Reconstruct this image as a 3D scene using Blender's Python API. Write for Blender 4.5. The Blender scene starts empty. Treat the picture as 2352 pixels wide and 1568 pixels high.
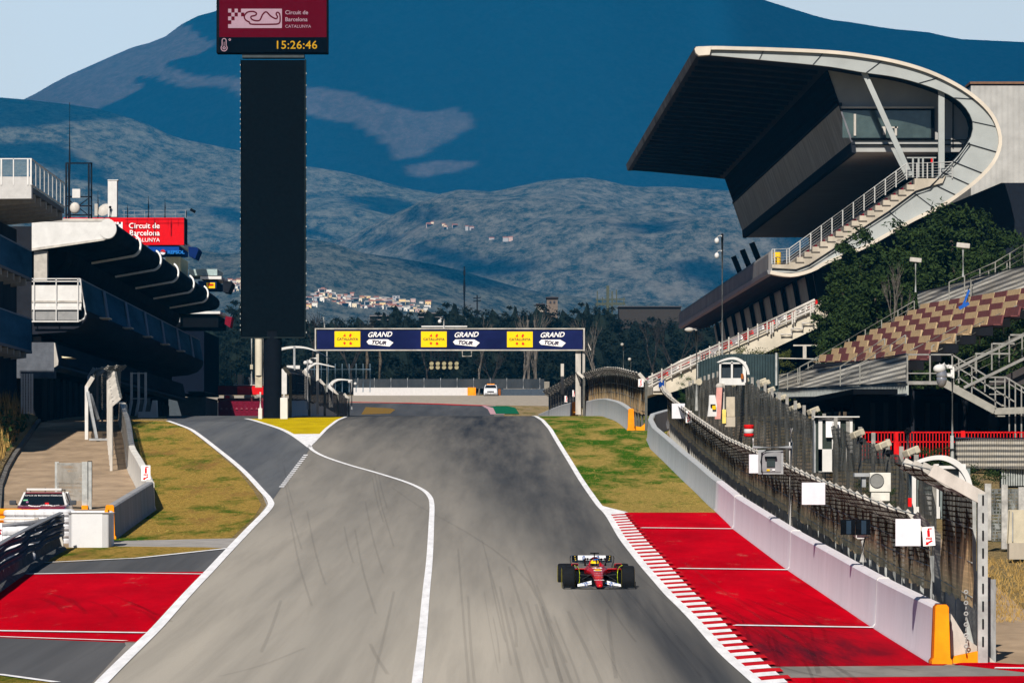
import bpy, bmesh, math, random
import numpy as np
from mathutils import Vector, Matrix, noise
random.seed(7)
R = math.radians
scene = bpy.context.scene
# ---------------------------------------------------------------- camera, sky, sun, exposure
F = 12200.0; U0 = 1176.0; V0 = 1073.0       # focal length in px of a 2352 px wide picture, eye-level row
cam_d = bpy.data.cameras.new("camera"); cam = bpy.data.objects.new("camera", cam_d)
scene.collection.objects.link(cam); scene.camera = cam
cam.location = (0, 0, 0); cam.rotation_euler = (R(90), 0, 0)
cam_d.sensor_width = 36; cam_d.lens = F/2352*36; cam_d.shift_y = (V0-784)/2352
cam_d.clip_start = 1; cam_d.clip_end = 80000
SUN_EL, SUN_AZ = 36.0, 12.0                 # elevation; degrees left of straight behind the camera
sdir = Vector((-math.sin(R(SUN_AZ))*math.cos(R(SUN_EL)), -math.cos(R(SUN_AZ))*math.cos(R(SUN_EL)), math.sin(R(SUN_EL))))
sun_d = bpy.data.lights.new("sun", 'SUN'); sun_d.energy = 5.0; sun_d.angle = R(0.5); sun_d.color = (1, .93, .83)
sun = bpy.data.objects.new("sun", sun_d); scene.collection.objects.link(sun)
sun.rotation_euler = sdir.to_track_quat('Z', 'Y').to_euler()
world = bpy.data.worlds.new("World"); scene.world = world; world.use_nodes = True
wn = world.node_tree; sky = wn.nodes.new('ShaderNodeTexSky'); sky.sky_type = 'NISHITA'; sky.sun_disc = False
sky.sun_elevation = R(SUN_EL); sky.sun_rotation = math.atan2(sdir.x, sdir.y); sky.ozone_density = 3.0; sky.air_density = .7; sky.dust_density = 0.0; sky.altitude = 1200
# pale thin cloud veil low over the horizon, blue sky above
tc = wn.nodes.new('ShaderNodeTexCoord'); sx = wn.nodes.new('ShaderNodeSeparateXYZ'); wn.links.new(tc.outputs['Generated'], sx.inputs[0])
vr = wn.nodes.new('ShaderNodeMapRange'); vr.inputs[1].default_value = .10; vr.inputs[2].default_value = .15; vr.inputs[3].default_value = .62; vr.inputs[4].default_value = 0; wn.links.new(sx.outputs[2], vr.inputs[0])
vy = wn.nodes.new('ShaderNodeMapRange'); vy.inputs[1].default_value = .90; vy.inputs[2].default_value = .97; wn.links.new(sx.outputs[1], vy.inputs[0])
vx = wn.nodes.new('ShaderNodeMath'); vx.operation = 'MULTIPLY'; wn.links.new(vr.outputs[0], vx.inputs[0]); wn.links.new(vy.outputs[0], vx.inputs[1])
vm = wn.nodes.new('ShaderNodeMix'); vm.data_type = 'RGBA'; wn.links.new(vx.outputs[0], vm.inputs[0]); wn.links.new(sky.outputs[0], vm.inputs[6]); vm.inputs[7].default_value = (36, 38, 37, 1)
wn.links.new(vm.outputs[2], wn.nodes['Background'].inputs[0]); wn.nodes['Background'].inputs[1].default_value = 0.05
vs = scene.view_settings; vs.view_transform = 'Standard'; vs.look = 'None'; vs.exposure = 0.3; vs.gamma = 1
scene.cycles.transparent_max_bounces = 24; scene.cycles.max_bounces = 6; scene.cycles.volume_bounces = 0; scene.cycles.diffuse_bounces = 2

# ---------------------------------------------------------------- helpers
def px(u, v, D): return Vector(((u-U0)*D/F, D, (V0-v)*D/F))
PD = [40, 60, 75, 90, 108, 124, 143, 157, 189, 213, 245, 280, 310, 335, 360, 385, 420, 480, 540, 600, 650, 710, 800, 1000, 2000, 60000]
PZ = [-4.5, -4.45, -4.38, -4.25, -4.0, -3.77, -3.34, -3.04, -2.2, -1.6, -.45, .96, 2.2, 2.95, 3.45, 3.72, 3.75, 3.4, 4.0, 6.2, 8.0, 9.6, 11, 11.5, 12, 12]
_yy = np.arange(40, 1000.5, .5); _zz = np.interp(_yy, PD, PZ); _k = np.hanning(31); _k /= _k.sum()
_zs = np.convolve(np.pad(_zz, 15, mode='edge'), _k, mode='valid')
def zg(y): return float(np.interp(y, _yy, _zs)) if y < 990 else float(np.interp(y, PD, PZ))
_vv = V0-_zs*F/_yy
def _inv(v, lo, hi, h=0.0):
    a = int((lo-40)*2); b = int((hi-40)*2); w = (V0-(_zs[a:b]+h)*F/_yy[a:b])
    i = 0
    for i in range(len(w)-1):
        if w[i+1] < v: break
    if i >= len(w)-2: return float(_yy[a+i])
    t = (w[i]-v)/max(1e-6, w[i]-w[i+1]); return float(_yy[a+i]+.5*max(0, min(1, t)))
def Dv(v, h=0.0): return _inv(v, 60, 386, h)
def Dfar(v): return _inv(v, 565, 760)
def G(u, v):
    D = Dv(v); return ((u-U0)*D/F, D)
def GF(u, v):
    D = Dfar(v); return ((u-U0)*D/F, D)
def gp(u, v):
    x, y = G(u, v); return Vector((x, y, zg(y)))
def at(x, y, h=0): return Vector((x, y, zg(y)+h))
def S(c):
    if isinstance(c, str): c = [int(c[i:i+2], 16)/255 for i in (1, 3, 5)]
    return tuple(x/12.92 if x <= .04045 else ((x+.055)/1.055)**2.4 for x in c)
MATS = {}
def mat(name, col, rough=.7, metal=0, var=.12, scale=3.0, stretch=(1, 1, 1), emit=0, spec=.0, bump=0, col2=None, lo=.35, hi=.65, detail=5, alpha=None, coat=0):
    if name in MATS: return MATS[name]
    m = bpy.data.materials.new(name); m.use_nodes = True; n = m.node_tree; b = n.nodes['Principled BSDF']; MATS[name] = m
    b.inputs['Roughness'].default_value = rough; b.inputs['Metallic'].default_value = metal; b.inputs['Specular IOR Level'].default_value = spec
    if coat: b.inputs['Coat Weight'].default_value = coat; b.inputs['Coat Roughness'].default_value = .08
    geo = n.nodes.new('ShaderNodeNewGeometry'); mp = n.nodes.new('ShaderNodeVectorMath'); mp.operation = 'MULTIPLY'; mp.inputs[1].default_value = stretch
    n.links.new(geo.outputs['Position'], mp.inputs[0])
    nz = n.nodes.new('ShaderNodeTexNoise'); nz.inputs['Scale'].default_value = scale; nz.inputs['Detail'].default_value = detail; nz.inputs['Roughness'].default_value = .65
    n.links.new(mp.outputs[0], nz.inputs['Vector'])
    mr = n.nodes.new('ShaderNodeMapRange'); mr.inputs[1].default_value = lo; mr.inputs[2].default_value = hi
    n.links.new(nz.outputs[0], mr.inputs[0])
    mx = n.nodes.new('ShaderNodeMix'); mx.data_type = 'RGBA'; n.links.new(mr.outputs[0], mx.inputs[0])
    a = tuple(c*(1-var) for c in col); c2 = col2 or tuple(min(1, c*(1+var)) for c in col)
    mx.inputs[6].default_value = (*a, 1); mx.inputs[7].default_value = (*c2, 1)
    n.links.new(mx.outputs[2], b.inputs['Base Color'])
    if emit: n.links.new(mx.outputs[2], b.inputs['Emission Color']); b.inputs['Emission Strength'].default_value = emit
    if bump:
        bp = n.nodes.new('ShaderNodeBump'); bp.inputs['Strength'].default_value = bump; bp.inputs['Distance'].default_value = .05
        n.links.new(nz.outputs[0], bp.inputs['Height']); n.links.new(bp.outputs[0], b.inputs['Normal'])
    if alpha is not None: b.inputs['Alpha'].default_value = alpha
    return m
def tag(o, label=None, cat=None, group=None, kind=None):
    if label: o['label'] = label
    if cat: o['category'] = cat
    if group: o['group'] = group
    if kind: o['kind'] = kind
    return o
def thing(name, label, cat, loc=(0, 0, 0), group=None, rz=0):
    o = bpy.data.objects.new(name, None); scene.collection.objects.link(o); o.location = loc; o.rotation_euler = (0, 0, rz)
    o.empty_display_size = .3
    return tag(o, label, cat, group)
class MB:
    def __init__(s): s.v = []; s.f = []; s.mi = []; s.m = 0; s.sm = False
    def add(s, vs, fs):
        k = len(s.v); s.v += [tuple(p) for p in vs]; s.f += [tuple(i+k for i in f) for f in fs]; s.mi += [s.m]*len(fs); return s
    def box(s, c, d, rot=None):
        x, y, z = d[0]/2, d[1]/2, d[2]/2
        p = [Vector((i*x, j*y, k*z)) for k in (-1, 1) for j in (-1, 1) for i in (-1, 1)]
        if rot is not None: p = [rot @ q for q in p]
        c = Vector(c); return s.add([c+q for q in p], [(0, 2, 3, 1), (4, 5, 7, 6), (0, 1, 5, 4), (2, 6, 7, 3), (0, 4, 6, 2), (1, 3, 7, 5)])
    def bb(s, a, b): return s.box([(a[i]+b[i])/2 for i in range(3)], [abs(b[i]-a[i]) for i in range(3)])
    def bar(s, a, b, w, h=None, up=(0, 0, 1)):
        a = Vector(a); b = Vector(b); d = b-a; L = d.length
        if L < 1e-6: return s
        d.normalize(); h = h or w; u = Vector(up)
        if abs(d.dot(u)) > .98: u = Vector((0, 1, 0))
        sd = d.cross(u).normalized(); u = sd.cross(d).normalized()
        r = Matrix((sd, d, u)).transposed(); return s.box((a+b)/2, (w, L, h), r)
    def tube(s, pts, r, n=8, caps=True):
        pts = [Vector(p) for p in pts]; rs = r if isinstance(r, (list, tuple)) else [r]*len(pts); vs = []; fs = []
        prev = None
        for i, p in enumerate(pts):
            d = (pts[min(i+1, len(pts)-1)]-pts[max(i-1, 0)]).normalized()
            ref = Vector((0, 0, 1)) if abs(d.z) < .9 else Vector((0, 1, 0))
            if prev is not None and abs(prev.dot(d)) < .9: ref = prev
            a = d.cross(ref).normalized(); b = d.cross(a).normalized(); prev = b
            for k in range(n):
                t = 2*math.pi*k/n; vs.append(p+(a*math.cos(t)+b*math.sin(t))*rs[i])
        for i in range(len(pts)-1):
            for k in range(n): fs.append((i*n+k, i*n+(k+1) % n, (i+1)*n+(k+1) % n, (i+1)*n+k))
        if caps: fs.append(tuple(range(n))[::-1]); fs.append(tuple((len(pts)-1)*n+k for k in range(n)))
        return s.add(vs, fs)
    def prism(s, poly, ext):
        e = Vector(ext); n = len(poly); p = [Vector(q) for q in poly]
        return s.add(p+[q+e for q in p], [tuple(range(n)), tuple(range(2*n-1, n-1, -1))]+[(i, (i+1) % n, n+(i+1) % n, n+i) for i in range(n)])
    def ring(s, prof, c=(0, 0, 0), axis='z', n=20, a0=0, a1=2*math.pi):
        # lathe: prof list of (r, t) around axis
        vs = []; fs = []; full = abs(a1-a0-2*math.pi) < 1e-6; m = n if full else n+1
        for k in range(m):
            t = a0+(a1-a0)*k/n; ca, sa = math.cos(t), math.sin(t)
            for r, h in prof:
                if axis == 'z': q = (r*ca, r*sa, h)
                elif axis == 'x': q = (h, r*ca, r*sa)
                else: q = (r*ca, h, r*sa)
                vs.append(Vector(c)+Vector(q))
        p = len(prof)
        for k in range(n):
            for j in range(p-1):
                a = k*p+j; b = ((k+1) % m)*p+j; fs.append((a, b, b+1, a+1))
        return s.add(vs, fs)
    def ball(s, c, r, n=12, m=8, zs=1.0):
        rr = r if isinstance(r, (tuple, list)) else (r, r, r*zs)
        k = len(s.v); vs = []; fs = []
        for j in range(m+1):
            ph = math.pi*j/m
            for i in range(n):
                t = 2*math.pi*i/n; vs.append(Vector(c)+Vector((rr[0]*math.sin(ph)*math.cos(t), rr[1]*math.sin(ph)*math.sin(t), rr[2]*math.cos(ph))))
        for j in range(m):
            for i in range(n): fs.append((j*n+i, j*n+(i+1) % n, (j+1)*n+(i+1) % n, (j+1)*n+i))
        return s.add(vs, fs)
    def loft(s, secs, closed=True, cap=True):
        n = len(secs[0]); vs = [p for c in secs for p in c]; fs = []
        for i in range(len(secs)-1):
            for k in range(n if closed else n-1): fs.append((i*n+k, i*n+(k+1) % n, (i+1)*n+(k+1) % n, (i+1)*n+k))
        if cap: fs.append(tuple(range(n))[::-1]); fs.append(tuple((len(secs)-1)*n+k for k in range(n)))
        return s.add(vs, fs)
    def build(s, name, mats, parent=None, local=False, smooth=False, label=None, bevel=0, recalc=True):
        me = bpy.data.meshes.new(name)
        vs = s.v
        if parent is not None and not local:
            inv = parent.matrix_basis.inverted(); pp = parent.parent
            M = inv if pp is None else inv @ pp.matrix_basis.inverted()
            vs = [M @ Vector(p) for p in vs]
        me.from_pydata([tuple(p) for p in vs], [], s.f)
        ml = mats if isinstance(mats, (list, tuple)) else [mats]
        for m in ml: me.materials.append(m)
        if len(ml) > 1: me.polygons.foreach_set('material_index', s.mi)
        if recalc or bevel:
            bm = bmesh.new(); bm.from_mesh(me)
            if bevel:
                es = [e for e in bm.edges if len(e.link_faces) == 2 and e.calc_face_angle(0) > .7]
                bmesh.ops.bevel(bm, geom=es, offset=bevel, segments=2, affect='EDGES', profile=.6)
            bmesh.ops.recalc_face_normals(bm, faces=bm.faces); bm.to_mesh(me); bm.free()
        if smooth: me.polygons.foreach_set('use_smooth', [True]*len(me.polygons))
        me.update(); o = bpy.data.objects.new(name, me); scene.collection.objects.link(o)
        if parent is not None: o.parent = parent
        if smooth and smooth != 'all':
            try: me.set_sharp_from_angle(angle=R(40))
            except Exception: pass
        if label: o['label'] = label
        return o
def structure(o): o['kind'] = 'structure'; return o
def dup(root, loc=None, rz=None, label=None, group=None):
    r = root.copy(); scene.collection.objects.link(r)
    if loc is not None: r.location = loc
    if rz is not None: r.rotation_euler = (0, 0, rz)
    if label: r['label'] = label
    if group: r['group'] = group
    for ch in root.children:
        c = ch.copy(); scene.collection.objects.link(c); c.parent = r
        for g in ch.children:
            d = g.copy(); scene.collection.objects.link(d); d.parent = c
    return r
def text(body, c, h, m, parent=None, name='lettering', align='CENTER', shear=0, bold=0, rot=None, ext=.004, wscale=1.0, label=None, local=False, space=1.0):
    cu = bpy.data.curves.new('t', 'FONT'); cu.body = body; cu.size = h*1.4; cu.align_x = align; cu.align_y = 'CENTER'; cu.shear = shear; cu.offset = bold*h; cu.extrude = ext; cu.space_character = space; cu.resolution_u = 3
    o = bpy.data.objects.new('t', cu); scene.collection.objects.link(o); bpy.context.view_layer.update()
    me = bpy.data.meshes.new_from_object(o.evaluated_get(bpy.context.evaluated_depsgraph_get()))
    vs = [v.co.copy() for v in me.vertices]; fs = [tuple(p.vertices) for p in me.polygons]
    bpy.data.objects.remove(o); bpy.data.curves.remove(cu); bpy.data.meshes.remove(me)
    b = MB(); B = Matrix(((1, 0, 0), (0, 0, 1), (0, 1, 0)))   # x->X, y->Z, z->depth
    b.add([Vector(c)+((rot or Matrix.Identity(3)) @ (B @ Vector((p.x*wscale, p.y, -p.z)))) for p in vs], fs)
    return b.build(name, m, parent, local=local, label=label, recalc=False)
def clip(poly, a, b):
    def cut(P, y, keep_above):
        out = []
        for i in range(len(P)):
            p, q = P[i-1], P[i]; ip = (p[1] >= y) if keep_above else (p[1] <= y); iq = (q[1] >= y) if keep_above else (q[1] <= y)
            if ip != iq:
                t = (y-p[1])/(q[1]-p[1]); out.append((p[0]+(q[0]-p[0])*t, y))
            if iq: out.append(q)
        return out
    P = cut(poly, a, True)
    return cut(P, b, False) if len(P) >= 3 else P
def rows(y0, y1):
    ys = []; y = math.floor(y0/2)*2
    while y < y1:
        ys.append(y); y += 2 if y < 800 else 20
    ys.append(y); return ys
def sheet_mb(poly, dz, mb=None):
    mb = mb or MB(); ys = rows(min(p[1] for p in poly), max(p[1] for p in poly))
    for a, b in zip(ys, ys[1:]):
        c = clip(poly, a, b)
        d = [c[i] for i in range(len(c)) if (abs(c[i][0]-c[i-1][0])+abs(c[i][1]-c[i-1][1])) > 1e-5]
        if len(d) >= 3: mb.add([(x, y, zl(y)+dz) for x, y in d], [tuple(range(len(d)))])
    return mb
def zl(y):   # height on the shared row grid (linear between rows)
    if y > 800: return zg(y)
    a = math.floor(y/2)*2; t = (y-a)/2; return zg(a)*(1-t)+zg(a+2)*t
def smoothline(pts, n=4):
    out = []
    P = [pts[0]]+list(pts)+[pts[-1]]
    for i in range(1, len(P)-2):
        p0, p1, p2, p3 = [np.array(q, float) for q in P[i-1:i+3]]
        for k in range(n):
            t = k/n; out.append(tuple(.5*((2*p1)+(-p0+p2)*t+(2*p0-5*p1+4*p2-p3)*t*t+(-p0+3*p1-3*p2+p3)*t**3)))
    out.append(tuple(pts[-1])); return out
def ribbon(xy, w, dz, mb=None, w2=None):
    mb = mb or MB(); P = [Vector(p) for p in xy]; n = len(P); L = []; Rr = []
    for i, p in enumerate(P):
        d = (P[min(i+1, n-1)]-P[max(i-1, 0)]).normalized(); s = Vector((-d.y, d.x)); ww = w+((w2 or w)-w)*i/(n-1)
        L.append(p+s*ww/2); Rr.append(p-s*ww/2)
    for i in range(n-1):
        sheet_mb([tuple(L[i]), tuple(L[i+1]), tuple(Rr[i+1]), tuple(Rr[i])], dz, mb)
    return mb
def GL(pts, n=4): return smoothline([G(*p) for p in pts], n)
# ---------------------------------------------------------------- ground materials
def node_mat(name):
    m = bpy.data.materials.new(name); m.use_nodes = True; MATS[name] = m; n = m.node_tree; n.nodes['Principled BSDF'].inputs['Specular IOR Level'].default_value = .0
    return m, n, n.nodes['Principled BSDF']
def nz(n, scale, stretch=(1, 1, 1), detail=5, rough=.6):
    g = n.nodes.new('ShaderNodeNewGeometry'); k = n.nodes.new('ShaderNodeVectorMath'); k.operation = 'MULTIPLY'; k.inputs[1].default_value = stretch
    n.links.new(g.outputs['Position'], k.inputs[0]); t = n.nodes.new('ShaderNodeTexNoise'); t.inputs['Scale'].default_value = scale
    t.inputs['Detail'].default_value = detail; t.inputs['Roughness'].default_value = rough; n.links.new(k.outputs[0], t.inputs['Vector']); return t.outputs[0]
def mr(n, src, a, b, c=0, d=1):
    k = n.nodes.new('ShaderNodeMapRange'); k.inputs[1].default_value = a; k.inputs[2].default_value = b; k.inputs[3].default_value = c; k.inputs[4].default_value = d
    n.links.new(src, k.inputs[0]); return k.outputs[0]
def mix(n, fac, a, b, mode='MIX'):
    k = n.nodes.new('ShaderNodeMix'); k.data_type = 'RGBA'; k.blend_type = mode
    if isinstance(fac, float): k.inputs[0].default_value = fac
    else: n.links.new(fac, k.inputs[0])
    for i, x in ((6, a), (7, b)):
        if isinstance(x, tuple): k.inputs[i].default_value = (*x[:3], 1)
        else: n.links.new(x, k.inputs[i])
    return k.outputs[2]
def mul(n, a, b):
    k = n.nodes.new('ShaderNodeMath'); k.operation = 'MULTIPLY'
    for i, x in enumerate((a, b)):
        if isinstance(x, (int, float)): k.inputs[i].default_value = x
        else: n.links.new(x, k.inputs[i])
    return k.outputs[0]
def bump(n, b, src, st=.4, dist=.02):
    k = n.nodes.new('ShaderNodeBump'); k.inputs['Strength'].default_value = st; k.inputs['Distance'].default_value = dist
    n.links.new(src, k.inputs['Height']); n.links.new(k.outputs[0], b.inputs['Normal'])
def asphalt(name, light, dark, rub=(.035, .04, .05)):
    m, n, b = node_mat(name); b.inputs['Roughness'].default_value = .85; b.inputs['Specular IOR Level'].default_value = .0
    c = mix(n, mr(n, nz(n, .30, (1, .015, 1), 2), .35, .65), dark, light)
    c = mix(n, mr(n, nz(n, 1.5, (1, .004, 1), 4, .6), .42, .72, 0, .45), c, tuple(x*.6 for x in dark))
    c = mix(n, mr(n, nz(n, 30, (1, 1, 1), 3), .35, .65, 0, .3), c, tuple(x*.55 for x in light))
    at_ = n.nodes.new('ShaderNodeAttribute'); at_.attribute_name = 'wear'
    w = mul(n, at_.outputs['Fac'], mr(n, nz(n, 1.4, (1, .0008, 1), 3, .6), .3, .7, .86, 1.08))
    c = mix(n, w, c, rub); n.links.new(c, b.inputs['Base Color']); bump(n, b, nz(n, 45), .3, .01); return m
def grass(name, green, yellow, a=.42, b_=.58, dirt=None, yg=False):
    m, n, b = node_mat(name); b.inputs['Roughness'].default_value = .95; b.inputs['Specular IOR Level'].default_value = .0
    src = nz(n, .55, (1, .17, 1), 6, .66)
    if yg:
        g_ = n.nodes.new('ShaderNodeNewGeometry'); s_ = n.nodes.new('ShaderNodeSeparateXYZ'); n.links.new(g_.outputs['Position'], s_.inputs[0]); ad = n.nodes.new('ShaderNodeMath'); ad.operation = 'ADD'
        n.links.new(src, ad.inputs[0]); n.links.new(mr(n, s_.outputs[1], 208, 245, -.13, .05), ad.inputs[1]); src = ad.outputs[0]
    c = mix(n, mr(n, src, a, b_), yellow, green)
    c = mix(n, mr(n, nz(n, 6, (1, .5, 1), 6, .75), .38, .7, 0, .75), c, tuple(x*.45 for x in green))
    if dirt: c = mix(n, mr(n, nz(n, .45, (1, .15, 1), 6, .65), .54, .66, 0, .8), c, dirt)
    n.links.new(c, b.inputs['Base Color']); bump(n, b, nz(n, 12, (1, 1, 1), 6, .8), 1.0, .12); return m
def redpaint(name, col):
    m, n, b = node_mat(name); b.inputs['Roughness'].default_value = .9; b.inputs['Specular IOR Level'].default_value = .0
    c = mix(n, mr(n, nz(n, .6, (1, .2, 1), 7, .7), .35, .7), col, tuple(x*.6 for x in col))
    c = mix(n, mr(n, nz(n, 25), .55, .75, 0, .35), c, tuple(x*.45 for x in col))
    c = mix(n, mr(n, nz(n, .8, (1.6, .25, 1), 8, .75), .60, .74, 0, .4), c, (.45, .25, .2))
    at_ = n.nodes.new('ShaderNodeAttribute'); at_.attribute_name = 'wear'
    w = mul(n, at_.outputs['Fac'], mr(n, nz(n, 2.0, (1, .05, 1), 6, .7), .3, .6, .3, 1.0))
    c = mix(n, w, c, (.02, .01, .02)); n.links.new(c, b.inputs['Base Color']); return m
M_ASPH = asphalt('track_asphalt', (.47, .425, .36), (.34, .315, .275), (.030, .036, .047))
M_DARK = asphalt('old_asphalt', (.14, .14, .145), (.07, .075, .085))
M_PIT = asphalt('pit_asphalt', (.17, .175, .18), (.095, .105, .125))
M_CONC = mat('worn_concrete_road', S('#a08b74'), .9, var=.22, scale=.7, stretch=(1, .3, 1), bump=.2)
M_GRL = grass('dry_grass', (.07, .16, .012), (.60, .37, .09), .49, .64, (.34, .19, .06))
M_GRR = grass('green_grass', (.06, .17, .012), (.58, .39, .11), .46, .62, yg=True)
M_RED = redpaint('red_paint', (.60, .001, .010))
M_WHITE = mat('white_line_paint', (.80, .79, .80), .7, var=.12, scale=4, stretch=(1, .1, 1), detail=8)
M_KRED = mat('kerb_red_paint', (.52, .012, .02), .6, var=.25, scale=3)
M_GRAVEL = mat('gravel', (.36, .31, .25), .95, var=.2, scale=1.5, bump=.4)
M_YEL = mat('yellow_paint', (.50, .36, .005), .7, var=.15, scale=.6, stretch=(1, .3, 1))
M_DIRT = grass('dry_ground', (.14, .14, .03), (.42, .30, .15), .5, .7, (.32, .24, .15))

# ---------------------------------------------------------------- ground and roads
def wear_attr(o, fn):
    me = o.data; a = me.attributes.new('wear', 'FLOAT', 'POINT'); a.data.foreach_set('value', [fn(v.co.x, v.co.y) for v in me.vertices])
mb = MB(); xs = [-60000, -9000, -1200, -400, -150, -60, -30, -10, 10, 30, 60, 150, 400, 1200, 9000, 60000]
ys = [-400, -100, 0, 20]+rows(40, 800)+[850, 900, 1000, 1200, 2000, 4000, 8000, 20000, 60000]
ys = sorted(set(ys)); k = len(xs)
mb.v = [(x, y, zg(max(y, 40))) for y in ys for x in xs]
mb.f = [(j*k+i, j*k+i+1, (j+1)*k+i+1, (j+1)*k+i) for j in range(len(ys)-1) for i in range(k-1)]; mb.mi = [0]*len(mb.f)
structure(mb.build('ground', M_DIRT))
# track edges (picture rows brought down onto the ground)
LEFT = [(385, 967), (440, 988), (500, 1033), (560, 1083), (600, 1126), (620, 1150), (618, 1168), (570, 1218), (500, 1292), (430, 1366), (340, 1464), (235, 1568), (60, 1750)]
RIGHT = [(1222, 955.5), (1250, 970), (1278, 1010), (1310, 1062), (1345, 1118), (1375, 1160), (1397, 1184), (1427, 1234), (1463, 1281), (1500, 1325), (1536, 1366), (1573, 1402), (1610, 1442), (1665, 1503), (1740, 1570), (1960, 1760)]
MID = [(795, 957.5), (765, 973), (742, 993), (722, 1014), (712, 1028), (740, 1047), (800, 1068), (870, 1088), (930, 1107), (968, 1124), (986, 1140), (992, 1160), (991, 1200), (987, 1280), (979, 1360), (970, 1460), (958, 1568), (935, 1760)]
MIDL = [(565, 962), (590, 968), (625, 979), (668, 997), (692, 1013), (712, 1028)]
def crestpt(u, D=386): return ((u-U0)*D/F, D)
Lw = GL(LEFT, 5); Rw = GL(RIGHT, 5)
def edge_x(line, y):
    for (x0, y0), (x1, y1) in zip(line, line[1:]):
        if (y0-y)*(y1-y) <= 0 and y0 != y1: return x0+(x1-x0)*(y-y0)/(y1-y0)
    return line[0][0] if y > line[0][1] else line[-1][0]
def seg_d(P, A, B):
    t = max(0, min(1, ((P[0]-A[0])*(B[0]-A[0])+(P[1]-A[1])*(B[1]-A[1]))/max(1e-9, (B[0]-A[0])**2+(B[1]-A[1])**2)))
    return A[0]+(B[0]-A[0])*t, A[1]+(B[1]-A[1])*t
def uv_of(x, y): return (U0+x*F/y, V0-zg(y)*F/y)
# rubber laid down along the racing line: (picture row, centre, half width, strength)
RUB = [(955, 1110, 190, .95), (1000, 1130, 180, .88), (1060, 1170, 170, .82), (1130, 1235, 185, .80), (1220, 1325, 180, .76), (1320, 1420, 170, .76), (1380, 1460, 170, .84), (1460, 1540, 170, .90), (1568, 1630, 170, .92), (1760, 1800, 150, .8)]
RUB2 = [(955, 900, 80, .45), (1040, 880, 60, .25), (1100, 900, 80, .15), (1300, 1120, 110, .18), (1420, 1230, 80, .22), (1568, 1290, 90, .25), (1760, 1320, 100, .2)]
def band(tab, u, v):
    r = [t[0] for t in tab]; c = np.interp(v, r, [t[1] for t in tab]); w = np.interp(v, r, [t[2] for t in tab]); s = np.interp(v, r, [t[3] for t in tab])
    return s*math.exp(-((u-c)/w)**2)
def wear(x, y):
    u, v = uv_of(x, y)
    if y > 395: return .55
    w = max(band(RUB, u, v), band(RUB2, u, v))
    w += .42*max(0, min(1, (1480-v)/430))*(1-w)
    if v < 1040: w = max(w, .45*(1040-v)/85+.42)
    return float(min(.95, w))
mb = MB()
def strip(mb, ya, yb, lx, rx, nx, dz):
    for y0, y1 in zip(rows(ya, yb), rows(ya, yb)[1:]):
        k = len(mb.v); a0, b0, a1, b1 = lx(y0), rx(y0), lx(y1), rx(y1)
        for i in range(nx+1): mb.v.append((a0+(b0-a0)*i/nx, y0, zg(y0)+dz))
        for i in range(nx+1): mb.v.append((a1+(b1-a1)*i/nx, y1, zg(y1)+dz))
        for i in range(nx): mb.f.append((k+i, k+i+1, k+nx+2+i, k+nx+1+i)); mb.mi.append(0)
strip(mb, 60, 386, lambda y: edge_x(Lw, y)-.02, lambda y: edge_x(Rw, y)+.02, 60, .016)
strip(mb, 386, 590, lambda y: crestpt(790, 386)[0]-(y-386)*.0118, lambda y: crestpt(1222)[0]-(y-386)*.0118, 20, .016)
trk = structure(mb.build('race_track', M_ASPH, recalc=False)); wear_attr(trk, wear)
pit = [G(*p) for p in [(385, 966.5), (440, 987), (500, 1032), (560, 1082), (600, 1125), (621, 1149), (628, 1146), (645, 1122), (703, 1045), (712, 1030), (692, 1015), (668, 999), (625, 981), (590, 970), (565, 963)]]
pit += [((560-U0)*386/F, 386), ((560-U0)*386/F-2, 560), ((380-U0)*386/F-2, 560), ((380-U0)*386/F, 386)]
o = structure(sheet_mb(pit, .024).build('pit_lane', M_PIT, recalc=False)); wear_attr(o, lambda x, y: .35 if y > 330 else .1)
def sheet(name, pts, dz, m, world=False): return structure(sheet_mb([p if world else G(*p) for p in pts], dz).build(name, m, recalc=False))
sheet('service_road', [(-150, 1262), (-150, 1100), (0, 1075), (45, 1040), (80, 985), (110, 962), (180, 957), (300, 957), (300, 1000), (290, 1040), (345, 1171), (253, 1237), (245, 1262)], .008, M_CONC)
sheet('left_verge', [(290, 963.5), (384, 967), (430, 985), (492, 1033), (548, 1083), (582, 1126), (600, 1158), (585, 1186), (543, 1224), (530, 1237), (253, 1243), (250, 1235), (345, 1171), (335, 1130), (312, 1085), (292, 1040), (286, 1000)], .008, M_GRL)
sheet('verge_path', [(240, 1243), (546, 1236), (590, 1190), (612, 1160), (600, 1130), (618, 1160), (570, 1214), (526, 1260), (250, 1255)], .012, mat('path_concrete', (.32, .30, .28), .9, var=.15, scale=1))
sheet('lower_verge', [(105, 1294), (145, 1258), (257, 1255), (470, 1257), (524, 1260), (315, 1283)], .016, M_GRL)
o = sheet('escape_road', [(-200, 1296), (105, 1293.6), (315, 1283.5), (524, 1261), (478, 1314), (61, 1319), (-200, 1330)], .012, M_DARK)
o = sheet('escape_road', [(-200, 1462), (0, 1463), (289, 1474), (289, 1483), (212, 1568), (110, 1680), (-300, 1560)], .012, M_DARK)
sheet('near_verge', [(-300, 1535), (0, 1551), (129, 1569), (100, 1690), (-300, 1690)], .016, M_GRL)
RL = [(-300, 1321), (61, 1319), (250, 1316), (474, 1313), (400, 1393), (312, 1477), (0, 1465), (-300, 1455)]
o = structure(sheet_mb([G(*p) for p in RL], .014).build('left_runoff', M_RED, recalc=False)); wear_attr(o, lambda x, y: .12)
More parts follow.
